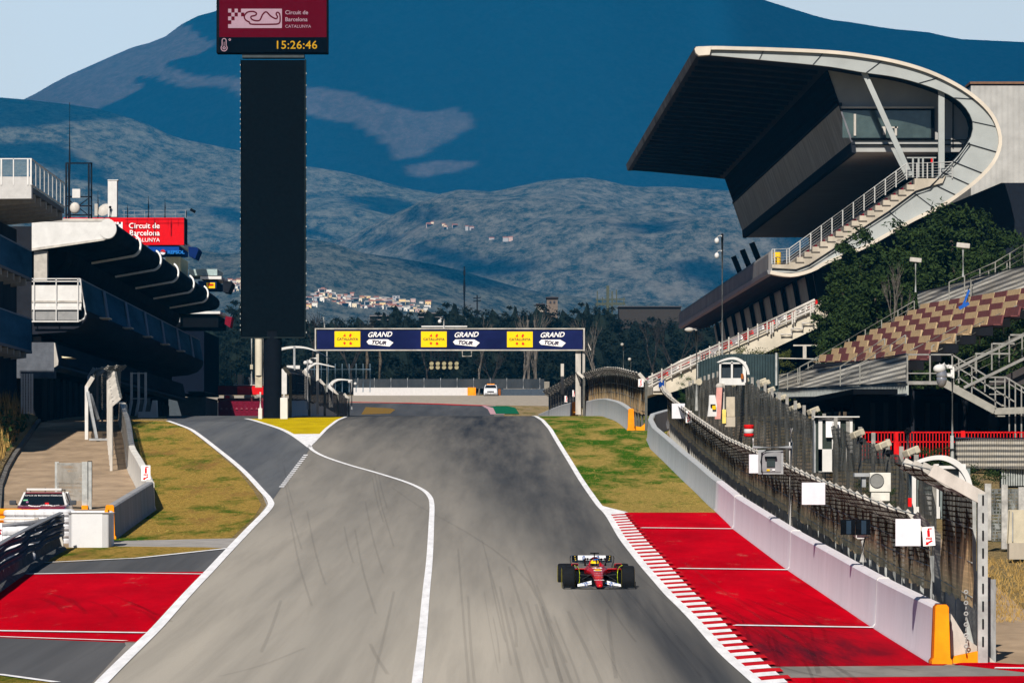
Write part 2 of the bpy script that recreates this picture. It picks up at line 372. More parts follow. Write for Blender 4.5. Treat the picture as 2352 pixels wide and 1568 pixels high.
# right verge, runoff, kerb
WALL = [(1545, 941, 1), (1516, 957, 1), (1504, 1031, 0), (1532, 1057, 0), (1568, 1092, 0), (1611, 1132, 0), (1654, 1172, 0), (1687, 1203, 0), (1697, 1214, 0), (1828, 1310, 0), (2029, 1443, 0), (2160, 1523, 0)]
wallpts = [G(*p[:2]) for p in WALL[2:]]
KR = [(1443, 1179), (1456, 1197), (1500, 1248.5), (1525, 1274), (1558, 1311), (1606, 1362), (1665, 1417), (1722, 1479), (1824, 1568), (2060, 1770)]
rg = [G(*p) for p in RIGHT[:6]]+[G(1378, 1161), G(1443, 1178), G(1648, 1178), G(1660, 1176)]+[(x+.3, y) for x, y in wallpts[:4]][::-1]
rg += [(9.5, 318), (12, 335), (14, 386), ((1222-U0)*386/F, 386)]
structure(sheet_mb(rg, .010).build('right_verge', M_GRR, recalc=False))
rr_ = [G(1375, 1159), G(1443, 1177), G(1660, 1177)]+[(x+.2, y) for x, y in wallpts[4:]]+[G(2158, 1531), G(1772, 1531), G(1740, 1568), G(1610, 1442)]+[G(*p) for p in RIGHT[12:5:-1]]
o = structure(sheet_mb(rr_, .012).build('right_runoff', M_RED, recalc=False))
def wr(x, y):
    u, v = uv_of(x, y); return .85*math.exp(-((v-1500)/60)**2)*(1 if u < 2000 else .5) if v > 1350 else .1
# denser verts are needed for the tyre marks on the runoff
bm = bmesh.new(); bm.from_mesh(o.data); bmesh.ops.subdivide_edges(bm, edges=[e for e in bm.edges if e.calc_length() > 2.5], cuts=5); bmesh.ops.triangulate(bm, faces=bm.faces); bm.to_mesh(o.data); bm.free(); wear_attr(o, wr)
sheet('crossing_strip', [(1760, 1532), (2600, 1526), (2600, 1551), (1790, 1557)], .016, mat('strip_asphalt', (.24, .22, .20), .9, var=.2, scale=.8, stretch=(1, .3, 1)))
o = sheet('near_runoff', [(1795, 1557), (2600, 1551), (2600, 1750), (2060, 1770)], .012, M_RED)
o = sheet('side_runoff', [(2200, 1524), (2240, 1520), (2352, 1527), (2600, 1533), (2600, 1524), (2352, 1545), (2190, 1527)], .020, M_RED)
sheet('side_road', [(2130, 1530), (2160, 1523), (2250, 1380), (2180, 1300), (2100, 1240), (1900, 1140), (1500, 985), (1500, 957), (1570, 957), (1700, 975), (2110, 1190), (2352, 1400), (2700, 1600), (2700, 1527)], .006, M_CONC)
kerb = MB(); L = [G(*p) for p in RIGHT[5:]]; Rk = GL(KR, 4); Lk = smoothline(L, 4)
kb = MB(); y = G(1443, 1179)[1]-.2; i = 0
while y > 84:
    y2 = y-1.33; kb.m = i % 2
    a, b, c, d = edge_x(Lk, y)+.12, edge_x(Rk, y), edge_x(Rk, y2), edge_x(Lk, y2)+.12
    P = [(a, y), (b, y), (c, y2), (d, y2)]
    w = b-a; ins = .16 if i % 2 == 0 else 0
    def zk(t, yy): return zl(yy)+.02+.045*t*(1-.2*t)
    n = 5; g0 = [(a+(b-ins-a)*q/n, y, zk(q/n, y)) for q in range(n+1)]; g1 = [(d+(c-ins-d)*q/n, y2, zk(q/n, y2)) for q in range(n+1)]
    ys2 = [y]+[yy for yy in np.arange(math.floor(y/2)*2, y2, -2) if y2 < yy < y]+[y2]
    for s0, s1 in zip(ys2, ys2[1:]):
        ra = [(edge_x(Lk, s0)+.12, edge_x(Rk, s0)-ins), (edge_x(Lk, s1)+.12, edge_x(Rk, s1)-ins)]
        kb.add([(ra[0][0]+(ra[0][1]-ra[0][0])*q/n, s0, zk(q/n, s0)) for q in range(n+1)]+[(ra[1][0]+(ra[1][1]-ra[1][0])*q/n, s1, zk(q/n, s1)) for q in range(n+1)], [(q, q+1, n+2+q, n+1+q) for q in range(n)])
    y = y2; i += 1
structure(kb.build('kerb', [M_WHITE, M_KRED], recalc=False))
structure(sheet_mb([G(1366, 1152), G(1378, 1161), G(1443, 1177.5), G(1400, 1182)], .03).build('kerb', M_WHITE, recalc=False))
sheet('track_margin', [(286, 1474), (318, 1474), (243, 1568), (120, 1700), (95, 1690), (212, 1568), (289, 1483)], .014, MATS['strip_asphalt'])
sheet('track_margin', [(521, 1262), (548, 1240), (486, 1310), (474, 1314)], .015, MATS['strip_asphalt'])
# painted lines
ln = MB(); ribbon(Lw, .26, .034, ln); ribbon(Rw, .24, .034, ln); ribbon(GL(MID, 5), .20, .034, ln); ribbon(GL(MIDL, 4), .30, .034, ln)
for pts, w in [([(105, 1293), (315, 1283), (524, 1260.5)], .22), ([(61, 1319.5), (257, 1316.5), (469, 1319.5)], .35), ([(-200, 1446), (0, 1450.5), (335, 1455)], .45), ([(-200, 1460), (0, 1464), (289, 1473.5)], .22), ([(-200, 1541), (0, 1551), (129, 1569)], .2),
               ([(1472, 1213), (1697, 1215.5)], .45), ([(1557, 1306.5), (1828, 1310)], .45), ([(1687, 1437.5), (2029, 1443)], .45), ([(2285, 1536), (2400, 1537)], .4)]:
    ribbon([G(*p) for p in pts], w, .034, ln)
for i in range(17):
    t = i/17; a = (703-58*t, 1045+77*t); ribbon([G(*a), G(a[0]-2.2, a[1]+2.2)], .22, .034, ln)
ribbon([(( 800-U0)*386/F, 386), ((800-U0)*386/F-2.0, 560)], .2, .034, ln)
structure(ln.build('painted_lines', M_WHITE, recalc=False))
sheet('painted_island', [(565, 962.5), (795, 957.5), (765, 973), (742, 993), (738, 997), (672, 997.5), (625, 979.5), (590, 969)], .028, M_YEL)
sheet('painted_island', [(672, 997.5), (738, 997), (712, 1028)], .028, M_WHITE)
# skid marks
sk = MB(); rnd = random.Random(3)
def skid(pts, w, dz=.03): ribbon(GL(pts, 6), w, dz, sk)
for i in range(26):
    u = rnd.gauss(1260, 190); t = rnd.uniform(1230, 1420); L = rnd.uniform(60, 300); sl = (u-1032)/(t-1073)*.55
    L *= 1.3; skid([(u, t), (u+sl*L*.5+rnd.uniform(-3, 3), t+L*.5), (u+sl*L+rnd.uniform(-8, 8), t+L)], rnd.uniform(.02, .09))
for p in [[(645, 1380), (625, 1440), (600, 1500)], [(850, 1480), (865, 1510), (890, 1550)], [(655, 1359), (680, 1360)], [(1295, 1391), (1320, 1391)], [(505, 1555), (600, 1530), (700, 1490)], [(1480, 1150), (1300, 1180)], [(1395, 1400), (1402, 1470), (1415, 1560)], [(900, 1120), (1180, 1300), (1290, 1568)]]:
    if len(p) == 3 or p[0][0] in (655, 1295): skid(p, .08)
rs = MB(); sk_main = sk; sk = rs
for i in range(26):
    u = rnd.uniform(1640, 1850); v = rnd.uniform(1350, 1480); L = rnd.uniform(60, 200)
    skid([(u, v), (u+L*.9, v+L*.35), (u+L*2.0, v+L*.55)] if i % 2 else [(u-60, v), (u+L*.5, v+L*.5), (u+L*.75, min(1565, v+L))], rnd.uniform(.05, .12), .02)
for i in range(9):
    u = rnd.uniform(60, 330); v = rnd.uniform(1340, 1400); skid([(u, v), (u+40, v+14), (u+rnd.uniform(60, 110), v+rnd.uniform(30, 45))], rnd.uniform(.06, .16), .02)
sk = sk_main; structure(rs.build('skid_marks', mat('rubber_marks_on_paint', (.03, .01, .015), .9, alpha=.16), recalc=False))
for i in range(10):
    u = rnd.uniform(640, 900); v = rnd.uniform(1050, 1250); L = rnd.uniform(80, 200)
    skid([(u, v), (u+L*.1, v+L*.5), (u+L*.25, v+L)], .06)
structure(sk.build('skid_marks', mat('rubber_marks', (.05, .05, .055), .8, alpha=.09), recalc=False))
# far corner beyond the crest
sheet('gravel_trap', [(-60, 640), (-14, 640), (20, 620), (24, 590), (60, 590), (60, 712), (-60, 712)], .01, M_GRAVEL, True)
farroad = [(-70, 655)]+[GF(*p) for p in [(850, 926), (930, 927), (1000, 929), (1060, 931), (1115, 933), (1132, 940), (1140, 952)]]+[(-2, 590), (-2, 560), (-70, 560)]
o = sheet('race_track', farroad, .02, M_DARK, True); wear_attr(o, lambda x, y: .3)
fk = MB(); fk.m = 0; ribbon([GF(*p) for p in [(800, 924), (930, 926), (1000, 928), (1060, 930.5), (1117, 932)]], 2.2, .05, fk); fk.m = 1
ribbon([GF(*p) for p in [(1122, 932), (1136, 940), (1143, 952)]], 1.6, .05, fk)
structure(fk.build('kerb', [M_KRED, mat('faded_kerb_paint', (.5, .3, .33), .7)], recalc=False))
structure(ribbon([GF(*p) for p in [(1140, 933), (1158, 937), (1166, 951)]], 2.6, .055).build('kerb', mat('green_paint', (.01, .12, .06), .8), recalc=False))
structure(sheet_mb([GF(*p) for p in [(840, 935), (898, 938), (908, 941), (896, 950), (830, 952)]], .035).build('far_verge', mat('brown_grass', (.20, .12, .03), .9), recalc=False))

# ---------------------------------------------------------------- hills
def interp(pts, u): return float(np.interp(u, [p[0] for p in pts], [p[1] for p in pts]))
def rid(x, y, s, oct=5): return noise.fractal(Vector((x*s, y*s, 3.3)), 1.0, 2.1, oct)
class Ridge:
    def __init__(s, name, yb, yr, pts, zb, amp, ns, seed): s.n = name; s.yb = yb; s.yr = yr; s.pts = pts; s.zb = zb; s.amp = amp; s.ns = ns; s.seed = seed
    def h(s, x, y, detail=True):
        t = (y-s.yb)/(s.yr-s.yb)
        if t <= 0: return s.zb-50
        u = U0+x*F/s.yr; zr = (V0-interp(s.pts, u))*s.yr/F
        if t > 1: return zr-(y-s.yr)*.5
        base = s.zb+(zr-s.zb)*(t**.85)
        g = rid(x+s.seed*777, y*.6, s.ns, 5 if detail else 2)
        return base+s.amp*g*math.sin(math.pi*min(1, t*1.0))**.8*(1-.15*t) if t < 1 else base
RIDGES = [
 Ridge('mountain', 12500, 17500, [(-1500, 330), (-200, 300), (40, 235), (65, 225), (140, 181), (300, 110), (340, 100), (385, 82), (410, 60), (450, 38), (500, 25), (620, -40), (800, -110), (1250, -150), (1600, -60), (1760, 2), (1850, 30), (1900, 45), (1960, 52), (2040, 66), (2130, 74), (2200, 90), (2352, 97), (2800, 130), (3800, 260)], 250, 150, .0004, 1),
 Ridge('foothill', 7000, 10500, [(-1500, 180), (0, 224), (60, 229), (140, 238), (160, 240), (230, 251), (330, 281), (400, 316), (480, 332), (550, 346), (640, 368), (700, 381), (800, 397), (850, 410), (930, 432), (1000, 444), (1060, 452), (1200, 500), (1400, 540), (2400, 620), (3800, 640)], 130, 150, .0007, 2),
 Ridge('foothill', 6200, 9000, [(-1500, 640), (700, 600), (900, 500), (1000, 448), (1060, 434), (1130, 441), (1180, 430), (1260, 413), (1340, 407), (1400, 416), (1450, 430), (1530, 428), (1640, 436), (1700, 440), (2000, 470), (3800, 500)], 110, 120, .0009, 3),
 Ridge('foothill', 4300, 6000, [(-1500, 480), (0, 500), (300, 545), (520, 585), (640, 560), (700, 548), (760, 556), (830, 580), (960, 600), (1040, 616), (1120, 640), (1220, 668), (1400, 690), (1600, 700), (3800, 690)], 60, 60, .0013, 4),
]
def hill_mat(name, c1, c2, c3, s):
    m, n, b = node_mat(name); b.inputs['Roughness'].default_value = 1; b.inputs['Specular IOR Level'].default_value = 0
    c = mix(n, mr(n, nz(n, s, (1, .3, 1), 9, .85), .42, .60), c1, c2)
    c = mix(n, mr(n, nz(n, s*.22, (1, .3, 1), 6, .7), .55, .68, 0, .75), c, c3)
    n.links.new(c, b.inputs['Base Color']); bump(n, b, nz(n, s*1.3, (1, 1, 1), 8, .8), 1.0, 18); return m
HM = [hill_mat('mountain_scrub', (.10, .08, .07), (.21, .16, .15), (.17, .13, .12), .03), hill_mat('foothill_woods', (.03, .04, .026), (.38, .36, .27), (.40, .35, .26), .038),
      hill_mat('foothill_scrub', (.03, .045, .028), (.42, .38, .30), (.44, .37, .28), .042), hill_mat('near_hill_woods', (.028, .04, .024), (.36, .34, .25), (.40, .34, .25), .06)]
for r, hm in zip(RIDGES, HM):
    nx, ny = (150, 60); mb = MB(); x0, x1 = -2700*r.yr/F, 2900*r.yr/F
    for j in range(ny+6):
        t = j/ny; y = r.yb+(r.yr-r.yb)*t
        for i in range(nx+1):
            x = x0+(x1-x0)*i/nx; z = r.h(x, y)
            mb.v.append((x, y, z if j else r.zb-80))
    for j in range(ny+5):
        for i in range(nx): mb.f.append((j*(nx+1)+i, j*(nx+1)+i+1, (j+1)*(nx+1)+i+1, (j+1)*(nx+1)+i)); mb.mi.append(0)
    structure(mb.build(r.n, hm, smooth='all', recalc=False))

# ---------------------------------------------------------------- clouds added out of frame, cut to shape to lay shade on the hills
def inside(P, u, v):
    c = False; j = len(P)-1
    for i in range(len(P)):
        if (P[i][1] > v) != (P[j][1] > v) and u < (P[j][0]-P[i][0])*(v-P[i][1])/(P[j][1]-P[i][1])+P[i][0]: c = not c
        j = i
    return c
LIT_M = [[(20, 250), (20, 190), (300, 60), (385, 62), (440, 98), (472, 118), (420, 140), (345, 165), (310, 178), (280, 195), (300, 215), (215, 255), (150, 290)],
         [(300, 160), (350, 165), (440, 190), (560, 195), (600, 215), (700, 212), (780, 222), (850, 250), (930, 265), (1010, 255), (1062, 285), (1045, 310), (985, 340), (930, 372), (880, 380), (850, 345), (780, 300), (700, 290), (600, 262), (560, 255), (480, 222), (390, 215), (330, 200), (290, 190)],
         [(880, 395), (960, 378), (1040, 378), (1060, 392), (1000, 410), (920, 420)]]
DARK_H = [[(-400, 200), (0, 220), (160, 236), (240, 255), (150, 275), (60, 285), (0, 292), (-400, 300)], [(-300, 335), (0, 330), (70, 338), (150, 372), (215, 420), (140, 420), (60, 380), (-300, 390)],
          [(420, 470), (500, 490), (560, 520), (700, 545), (560, 545), (460, 505), (430, 495)], [(740, 450), (850, 452), (930, 478), (860, 485), (770, 470)], [(860, 515), (940, 530), (930, 545), (860, 540)],
          [(760, 570), (860, 583), (1000, 608), (1100, 625), (1200, 655), (1100, 655), (980, 650), (900, 625), (820, 592)], [(1360, 520), (1430, 508), (1480, 522), (1470, 545), (1400, 540)], [(1480, 620), (1540, 612), (1640, 640), (1700, 690), (1600, 690), (1540, 660)], [(1700, 400), (3000, 400), (3000, 700), (1760, 700)]]
ZC = 3300.0; step = 110
def shaded(cx, cy):
    p = Vector((cx, cy, ZC)); tmax = ZC/sdir.z; t = (ZC-1900)/sdir.z; near = False
    while t < tmax:
        q = p-sdir*t
        for i, r in enumerate(RIDGES):
            if r.yb < q.y < r.yr+800:
                hh = r.h(q.x, q.y)
                if i == 0 and q.z < hh+110: near = True
                if q.z < hh:
                    lo_, hi_ = t-60, t
                    for _ in range(5):
                        md = (lo_+hi_)/2; qm = p-sdir*md
                        if qm.z < r.h(qm.x, qm.y): hi_ = md
                        else: lo_ = md
                    q = p-sdir*hi_
                    u, v = U0+q.x*F/q.y, V0-q.z*F/q.y
                    if i == 0: return not any(inside(P, u, v) for P in LIT_M)
                    if r.yr < q.y: return False
                    return any(inside(P, u, v) for P in DARK_H)
        t += 60
    return near
cm = MB(); cells = {}; S4 = 4
ox = math.tan(R(SUN_AZ))
coarse = {(i, j): shaded(i*step, j*step) for j in range(-20, 146) for i in range(-46, 36)}
for (i, j), s_ in coarse.items():
    mixed = any(coarse.get((i+a, j+b), s_) != s_ for a in (-1, 0, 1) for b in (-1, 0, 1))
    for a in range(S4):
        for b in range(S4):
            if (shaded((i+(a+.5)/S4-.5)*step, (j+(b+.5)/S4-.5)*step) if mixed else s_): cells[(i*S4+a, j*S4+b)] = 1
step = step/S4
def cz(i, j): return ZC
for (i, j) in cells:
    a = [(i-.5, j-.5), (i+.5, j-.5), (i+.5, j+.5), (i-.5, j+.5)]
    lo = [(x*step, y*step, cz(x, y)) for x, y in a]; hi = [(x*step, y*step, cz(x, y)+25+15*noise.noise(Vector((x*.05, y*.05, 5)))) for x, y in a]
    fs = [(0, 3, 2, 1), (4, 5, 6, 7)]
    for k_, (di, dj) in enumerate(((0, -1), (1, 0), (0, 1), (-1, 0))):
        if (i+di, j+dj) not in cells: fs.append((k_, (k_+1) % 4, 4+(k_+1) % 4, 4+k_))
    cm.add(lo+hi, fs)
if cm.v: structure(cm.build('shade_cloud', mat('cloud_white', (.9, .9, .92), 1, var=.02, spec=0), recalc=False))
print('cloud cells', len(cells))
# haze
hz = MB().bb((-7000, -250, -6), (7000, 19500, 2450)); hm = bpy.data.materials.new('haze_air'); hm.use_nodes = True; hn = hm.node_tree; hn.nodes.remove(hn.nodes['Principled BSDF'])
pv = hn.nodes.new('ShaderNodeVolumePrincipled'); pv.inputs['Color'].default_value = (.02, .45, 1.0, 1); pv.inputs['Density'].default_value = 5.2e-5; pv.inputs['Anisotropy'].default_value = 0
hn.links.new(pv.outputs[0], hn.nodes['Material Output'].inputs['Volume'])
tag(hz.build('haze', hm), kind='stuff')
# ---------------------------------------------------------------- object materials
WH = mat('white_painted_metal', (.60, .59, .575), .5, var=.08, scale=1.5)
WHW = mat('weathered_white_paint', (.46, .43, .39), .7, var=.25, scale=1.2, stretch=(1, 1, .4), detail=8)
PANEL = mat('pale_grey_panel', (.34, .36, .355), .6, var=.10, scale=.35)
RIM = mat('cream_fascia', (.56, .50, .42), .5, var=.15, scale=.25)
DKM = mat('dark_charcoal_cladding', (.013, .015, .02), .6, var=.3, scale=.6)
BLK = mat('black_plastic', (.005, .006, .008), .6, var=.2)
SCREEN = mat('unlit_screen', (.002, .004, .006), .8, var=.3, scale=4, spec=.02)
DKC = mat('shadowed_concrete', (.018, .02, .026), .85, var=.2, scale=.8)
CONCR = mat('bare_concrete', (.42, .37, .30), .9, var=.2, scale=.8, stretch=(1, 1, .35), detail=8, bump=.1)
GALV = mat('galvanised_steel', (.36, .37, .36), .6, metal=.1, var=.2, scale=3)
GREYP = mat('grey_paint', (.30, .31, .32), .6, var=.15)
BEIGE = mat('beige_plastic', (.46, .41, .31), .6, var=.12)
GLASSB = mat('blue_tinted_glass', (.025, .075, .14), .2, var=.35, scale=.5, stretch=(1, .1, 1))
GLASSD = mat('dark_window_glass', (.012, .018, .02), .06, var=.3, spec=.9)
SIGNR = mat('red_sign_board', (.62, .008, .012), .5, var=.05)
REDM = mat('red_painted_steel', (.60, .012, .012), .5, var=.15)
ORNG = mat('orange_paint', (.85, .27, .01), .55, var=.2, scale=1.5, detail=8)
YELL = mat('yellow_plastic', (.80, .48, .01), .5)
BLUEP = mat('blue_board', (.008, .05, .25), .5)
DRED = mat('burgundy_paint', (.16, .008, .02), .6, var=.15)
TXW = mat('white_lettering', (.82, .80, .80), .6, var=.02)
def sheetmetal(name, col, axis, pitch, rough=.5, depth=.04, metal=0, var=.12):
    m = mat(name, col, rough, metal, var=var, scale=.7); n = m.node_tree; b = n.nodes['Principled BSDF']
    g = n.nodes.new('ShaderNodeNewGeometry'); w = n.nodes.new('ShaderNodeTexWave'); w.bands_direction = axis; w.inputs['Scale'].default_value = 1/pitch*.3183*math.pi/ math.pi*2 if 0 else .05*6.2832/pitch
    n.links.new(g.outputs['Position'], w.inputs['Vector']); bump(n, b, w.outputs['Fac'], 1.0, depth); return m
CORR = sheetmetal('ribbed_grey_cladding', (.38, .375, .36), 'X', .5)
DCORR = sheetmetal('ribbed_dark_cladding', (.008, .009, .013), 'Z', .4, .6)
def net(name, c1, c2, cover=.72, zlow=None, pitch=.11, fade=None):
    m, n, b = node_mat(name); b.inputs['Roughness'].default_value = .9
    c = mix(n, mr(n, nz(n, 1.1, (1, 1, .35), 7, .7), .35, .65), c1, c2)
    if fade:
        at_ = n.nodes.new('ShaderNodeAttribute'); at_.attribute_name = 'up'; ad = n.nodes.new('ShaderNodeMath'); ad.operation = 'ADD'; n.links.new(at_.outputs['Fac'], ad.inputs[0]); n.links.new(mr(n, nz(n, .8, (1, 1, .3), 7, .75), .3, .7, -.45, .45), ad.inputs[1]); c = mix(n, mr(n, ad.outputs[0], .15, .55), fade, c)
    n.links.new(c, b.inputs['Base Color'])
    a1 = mr(n, nz(n, 1.0, (1.5, 1.5, .25), 7, .75), .34, .62, cover-.35, min(1, cover+.32))
    g = n.nodes.new('ShaderNodeNewGeometry')
    ws = []
    for ax in 'YZ':
        w = n.nodes.new('ShaderNodeTexWave'); w.bands_direction = ax; w.inputs['Scale'].default_value = .314/pitch; w.inputs['Distortion'].default_value = 1.2
        n.links.new(g.outputs['Position'], w.inputs['Vector']); ws.append(mr(n, w.outputs['Fac'], .55, .8))
    mxx = n.nodes.new('ShaderNodeMath'); mxx.operation = 'MAXIMUM'; n.links.new(ws[0], mxx.inputs[0]); n.links.new(ws[1], mxx.inputs[1])
    m2 = n.nodes.new('ShaderNodeMath'); m2.operation = 'MAXIMUM'; n.links.new(mxx.outputs[0], m2.inputs[0]); n.links.new(a1, m2.inputs[1])
    n.links.new(m2.outputs[0], b.inputs['Alpha']); return m
NET_BR = net('brown_weathered_netting', (.028, .017, .009), (.10, .058, .026), .93)
NET_FADE = net('shade_painted_netting', (.016, .010, .006), (.07, .040, .018), .88, fade=(.85, .58, .30))  # top shade and tan ground seen through are painted in by height
NET_TAN = net('sun_bleached_netting', (.28, .165, .07), (.55, .36, .17), .85)
NET_GR = net('grey_wire_mesh', (.10, .11, .11), (.26, .27, .26), .42)
NET_DK = net('dark_debris_mesh', (.03, .035, .045), (.06, .065, .075), .92)
MESHF = net('fence_mesh', (.16, .15, .13), (.34, .32, .29), .30, pitch=.16)
BANNER = net('perforated_grey_banner', (.20, .20, .19), (.40, .39, .36), 1.0)
dirv = Vector((-144/F, 1, 0))
def ext(pts_uv, D, L): return [px(u, v, D) for u, v in pts_uv], dirv*L
def prism_px(mb, pts_uv, D, L):
    a, e = ext(pts_uv, D, L); mb.prism(a, e); return mb
def curvepx(pts, n=4): return smoothline(pts, n)

# ---------------------------------------------------------------- concrete barriers
def barrier(name, label, path, h, m, cat='concrete wall', group=None, foot=.24, top=.155, joints=(), endcap=None, jm=None, side=1, capm=None):
    """path: world (x, y); the profile leans on the track side (side=+1: foot towards -x of travel away from camera)"""
    p0 = path[-1]; root = thing(name, label, cat, (p0[0], p0[1], zg(p0[1])), group)
    secs = []; n = len(path)
    prof = [(-foot, 0), (-foot, .07), (-top-.04, .13), (-top, h-.05), (-top+.05, h), (top-.05, h), (top, h-.05), (top+.04, .13), (foot, .07), (foot, 0)]
    dense = []
    for (x0, y0), (x1, y1) in zip(path, path[1:]):
        k = max(1, int(math.hypot(x1-x0, y1-y0)/3))
        for i in range(k): dense.append((x0+(x1-x0)*i/k, y0+(y1-y0)*i/k))
    dense.append(path[-1])
    for i, (x, y) in enumerate(dense):
        a = dense[max(0, i-1)]; b = dense[min(len(dense)-1, i+1)]; d = Vector((b[0]-a[0], b[1]-a[1])).normalized(); s = Vector((-d.y, d.x))
        secs.append([Vector((x+s.x*q, y+s.y*q, zl(y)-.02+z)) for q, z in prof])
    MB().loft(secs).build('wall_body', m, root, smooth=True)
    for (x, y) in joints:
        # painted or open joint across the face
        d = 1e9
        for i in range(len(dense)-1):
            q = seg_d((x, y), dense[i], dense[i+1]); dd = math.hypot(q[0]-x, q[1]-y)
            if dd < d: d = dd; best = (q, Vector((dense[i+1][0]-dense[i][0], dense[i+1][1]-dense[i][1])).normalized())
        (qx, qy), dd = best; s = Vector((-dd.y, dd.x))
        pr = [Vector((qx+s.x*(q*1.02), qy+s.y*(q*1.02), zl(qy)+z+.004*(1 if z > .5 else 0))) for q, z in prof]
        e = Vector((dd.x, dd.y, 0))*.09; MB().prism(pr, e).build('joint', jm or WH, root)
    if endcap:
        x, y = dense[-1]; a = dense[-2]; dd = Vector((x-a[0], y-a[1])).normalized(); s = Vector((-dd.y, dd.x))
        for mm, L, g in endcap:
            MB().prism([Vector((x+s.x*q*g, y+s.y*q*g, zl(y)+z*(1+.01*g))) for q, z in prof], Vector((dd.x, dd.y, 0))*L).build('end_cap', mm, root)
            x += dd.x*(L+.002); y += dd.y*(L+.002)
    return root
M_WALL = mat('painted_barrier', (.66, .62, .66), .8, var=.07, scale=1.0, stretch=(1, 1, .4), detail=9, lo=.3, hi=.7, bump=.08)
M_WALLG = mat('grey_barrier', (.43, .445, .46), .85, var=.08, scale=1.1, stretch=(1, 1, .3), detail=9, bump=.08)
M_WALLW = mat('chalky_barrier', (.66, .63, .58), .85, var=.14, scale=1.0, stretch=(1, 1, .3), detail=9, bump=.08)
far_part = [(9.6, 313), (9.1, 310.5), (8.0, 302), (7.65, 293)]+[G(*p[:2]) for p in WALL[2:7]]
near_part = [G(*p[:2]) for p in WALL[6:]]
barrier('barrier_wall', 'pale grey concrete wall curving round the green verge on the right', far_part, 1.2, M_WALLG)
J = [G(1697, 1214), G(1828, 1310), G(2029, 1443)]
near_part[0] = (near_part[0][0], near_part[0][1]-.05)
barrier('barrier_wall', 'lavender white concrete wall with orange end beside the red painted run-off', near_part, 1.2, M_WALL, joints=J, endcap=[(mat('rust_brown_paint', (.30, .07, .01), .7, var=.2), .18, 1.02), (ORNG, .22, .86)])
# splayed white foot leaning behind the orange end
pe = near_part[-1]
r = thing('barrier_foot', 'white and orange splayed concrete foot behind the orange wall end', 'barrier foot', at(pe[0]+.35, pe[1]+.6), None)
z0 = zg(pe[1]+.6)
MB().prism([Vector((pe[0]+.22, pe[1]+.3, z0)), Vector((pe[0]+1.15, pe[1]+.3, z0)), Vector((pe[0]+.85, pe[1]+.3, z0+.28)), Vector((pe[0]+.55, pe[1]+.3, z0+.5)), Vector((pe[0]+.24, pe[1]+.3, z0+1.0))], (0, .5, 0)).build('foot_block', WHW, r)
MB().prism([Vector((pe[0]+.2, pe[1]+.02, z0-.02)), Vector((pe[0]+.95, pe[1]+.02, z0-.02)), Vector((pe[0]+.82, pe[1]+.02, z0+.25)), Vector((pe[0]+.3, pe[1]+.02, z0+.14))], (0, .26, 0)).build('painted_edge', ORNG, r)
mid_wall = [((1346-U0)*400/F, 400), ((1373-U0)*384/F, 384), ((1400-U0)*352/F, 352), ((1430-U0)*327/F, 327), ((1449-U0)*309/F, 309)]
barrier('barrier_wall', 'middle concrete wall with orange end curving away past the green verge', smoothline(mid_wall, 3), 1.25, M_WALLG, endcap=[(ORNG, .5, 1.0)])
r = thing('barrier_foot', 'orange foot sticking out beside the middle wall end', 'barrier foot', at((1462-U0)*309/F, 309))
MB().prism([at(7.15, 309, -.02), at(7.75, 309, -.02), at(7.85, 309, .5), at(7.5, 309, .2), at(7.15, 309, .25)], (0, .4, 0)).build('foot_block', ORNG, r)
far_wall = [((1240-U0)*470/F, 470), ((1270-U0)*440/F, 440), ((1318-U0)*406/F, 406)]
barrier('barrier_wall', 'farthest right-hand wall with small orange end under the gantry post', far_wall, 1.25, M_WALLG, endcap=[(ORNG, .4, 1.02)])
MB
o = MB().prism([px(1317, 947, 404), px(1329, 947, 404), px(1324, 933, 404), px(1321, 922, 404), px(1318, 922, 404)], (0, .5, 0)).build('barrier_foot', ORNG)
tag(o, 'small orange foot at the end of the farthest right-hand wall', 'barrier foot')
# left barrier
LB = [(-22.0, 352), (-24.3, 345)]
def Ptop(u, v, h=1.15):
    D = Dv(v, h); return ((u-U0)*D/F, D)
lb = [Ptop(312, 921), Ptop(278, 921), Ptop(284, 938), Ptop(291, 955), Ptop(296, 978), Ptop(302, 1019), Ptop(318, 1048), Ptop(331, 1072), Ptop(341, 1095), G(345, 1171)]
lb[0] = (lb[0][0]+.3, lb[1][1]-14)
lbs = [lb[0]]+smoothline(lb[1:], 3)
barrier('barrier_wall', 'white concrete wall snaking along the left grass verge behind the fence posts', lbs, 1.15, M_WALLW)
barrier('barrier_wall', 'shaded concrete wall with orange tip running towards the white tyre wall', [(lb[-1][0], lb[-1][1]-.3), G(253, 1237)], 1.15, mat('shaded_barrier', (.30, .30, .31), .85, var=.12, scale=1.0, stretch=(1, 1, .3), detail=9), endcap=[(ORNG, .3, .9)])  # wall colour darkened to paint in its shaded face
# little jersey block in the pit entry with three posts
jr = thing('concrete_block', 'short white concrete block with wire panel at the pit lane end of the left wall', 'concrete block', px(340, 959, 352))
MB().prism([px(316, 962, 352), px(361, 962, 352), px(359, 919, 352), px(350, 919, 352), px(345, 945, 352), px(318, 945, 352)], (0, 1.2, 0)).build('block_body', WH, jr)
MB().bar(px(320, 930, 353), px(345, 930, 353), .5, .9).build('wire_panel', MESHF, jr)
fr = thing('fence_frame', 'three tall white posts rising beside the short concrete block', 'fence frame', px(318, 917, 352.5))
for u in (302, 318.5, 334.5):
    b = MB(); b.bar(px(u, 855, 352.5), px(u, 920, 352.5), .16); b.bar(px(u, 920, 352.5), px(u-6, 955, 352.2), .14); b.build('post', WH, fr)
MB().bar(px(302, 857, 352.6), px(334, 857, 352.6), .06).bar(px(302, 915, 352.6), px(334, 915, 352.6), .06).build('rail', WH, fr)

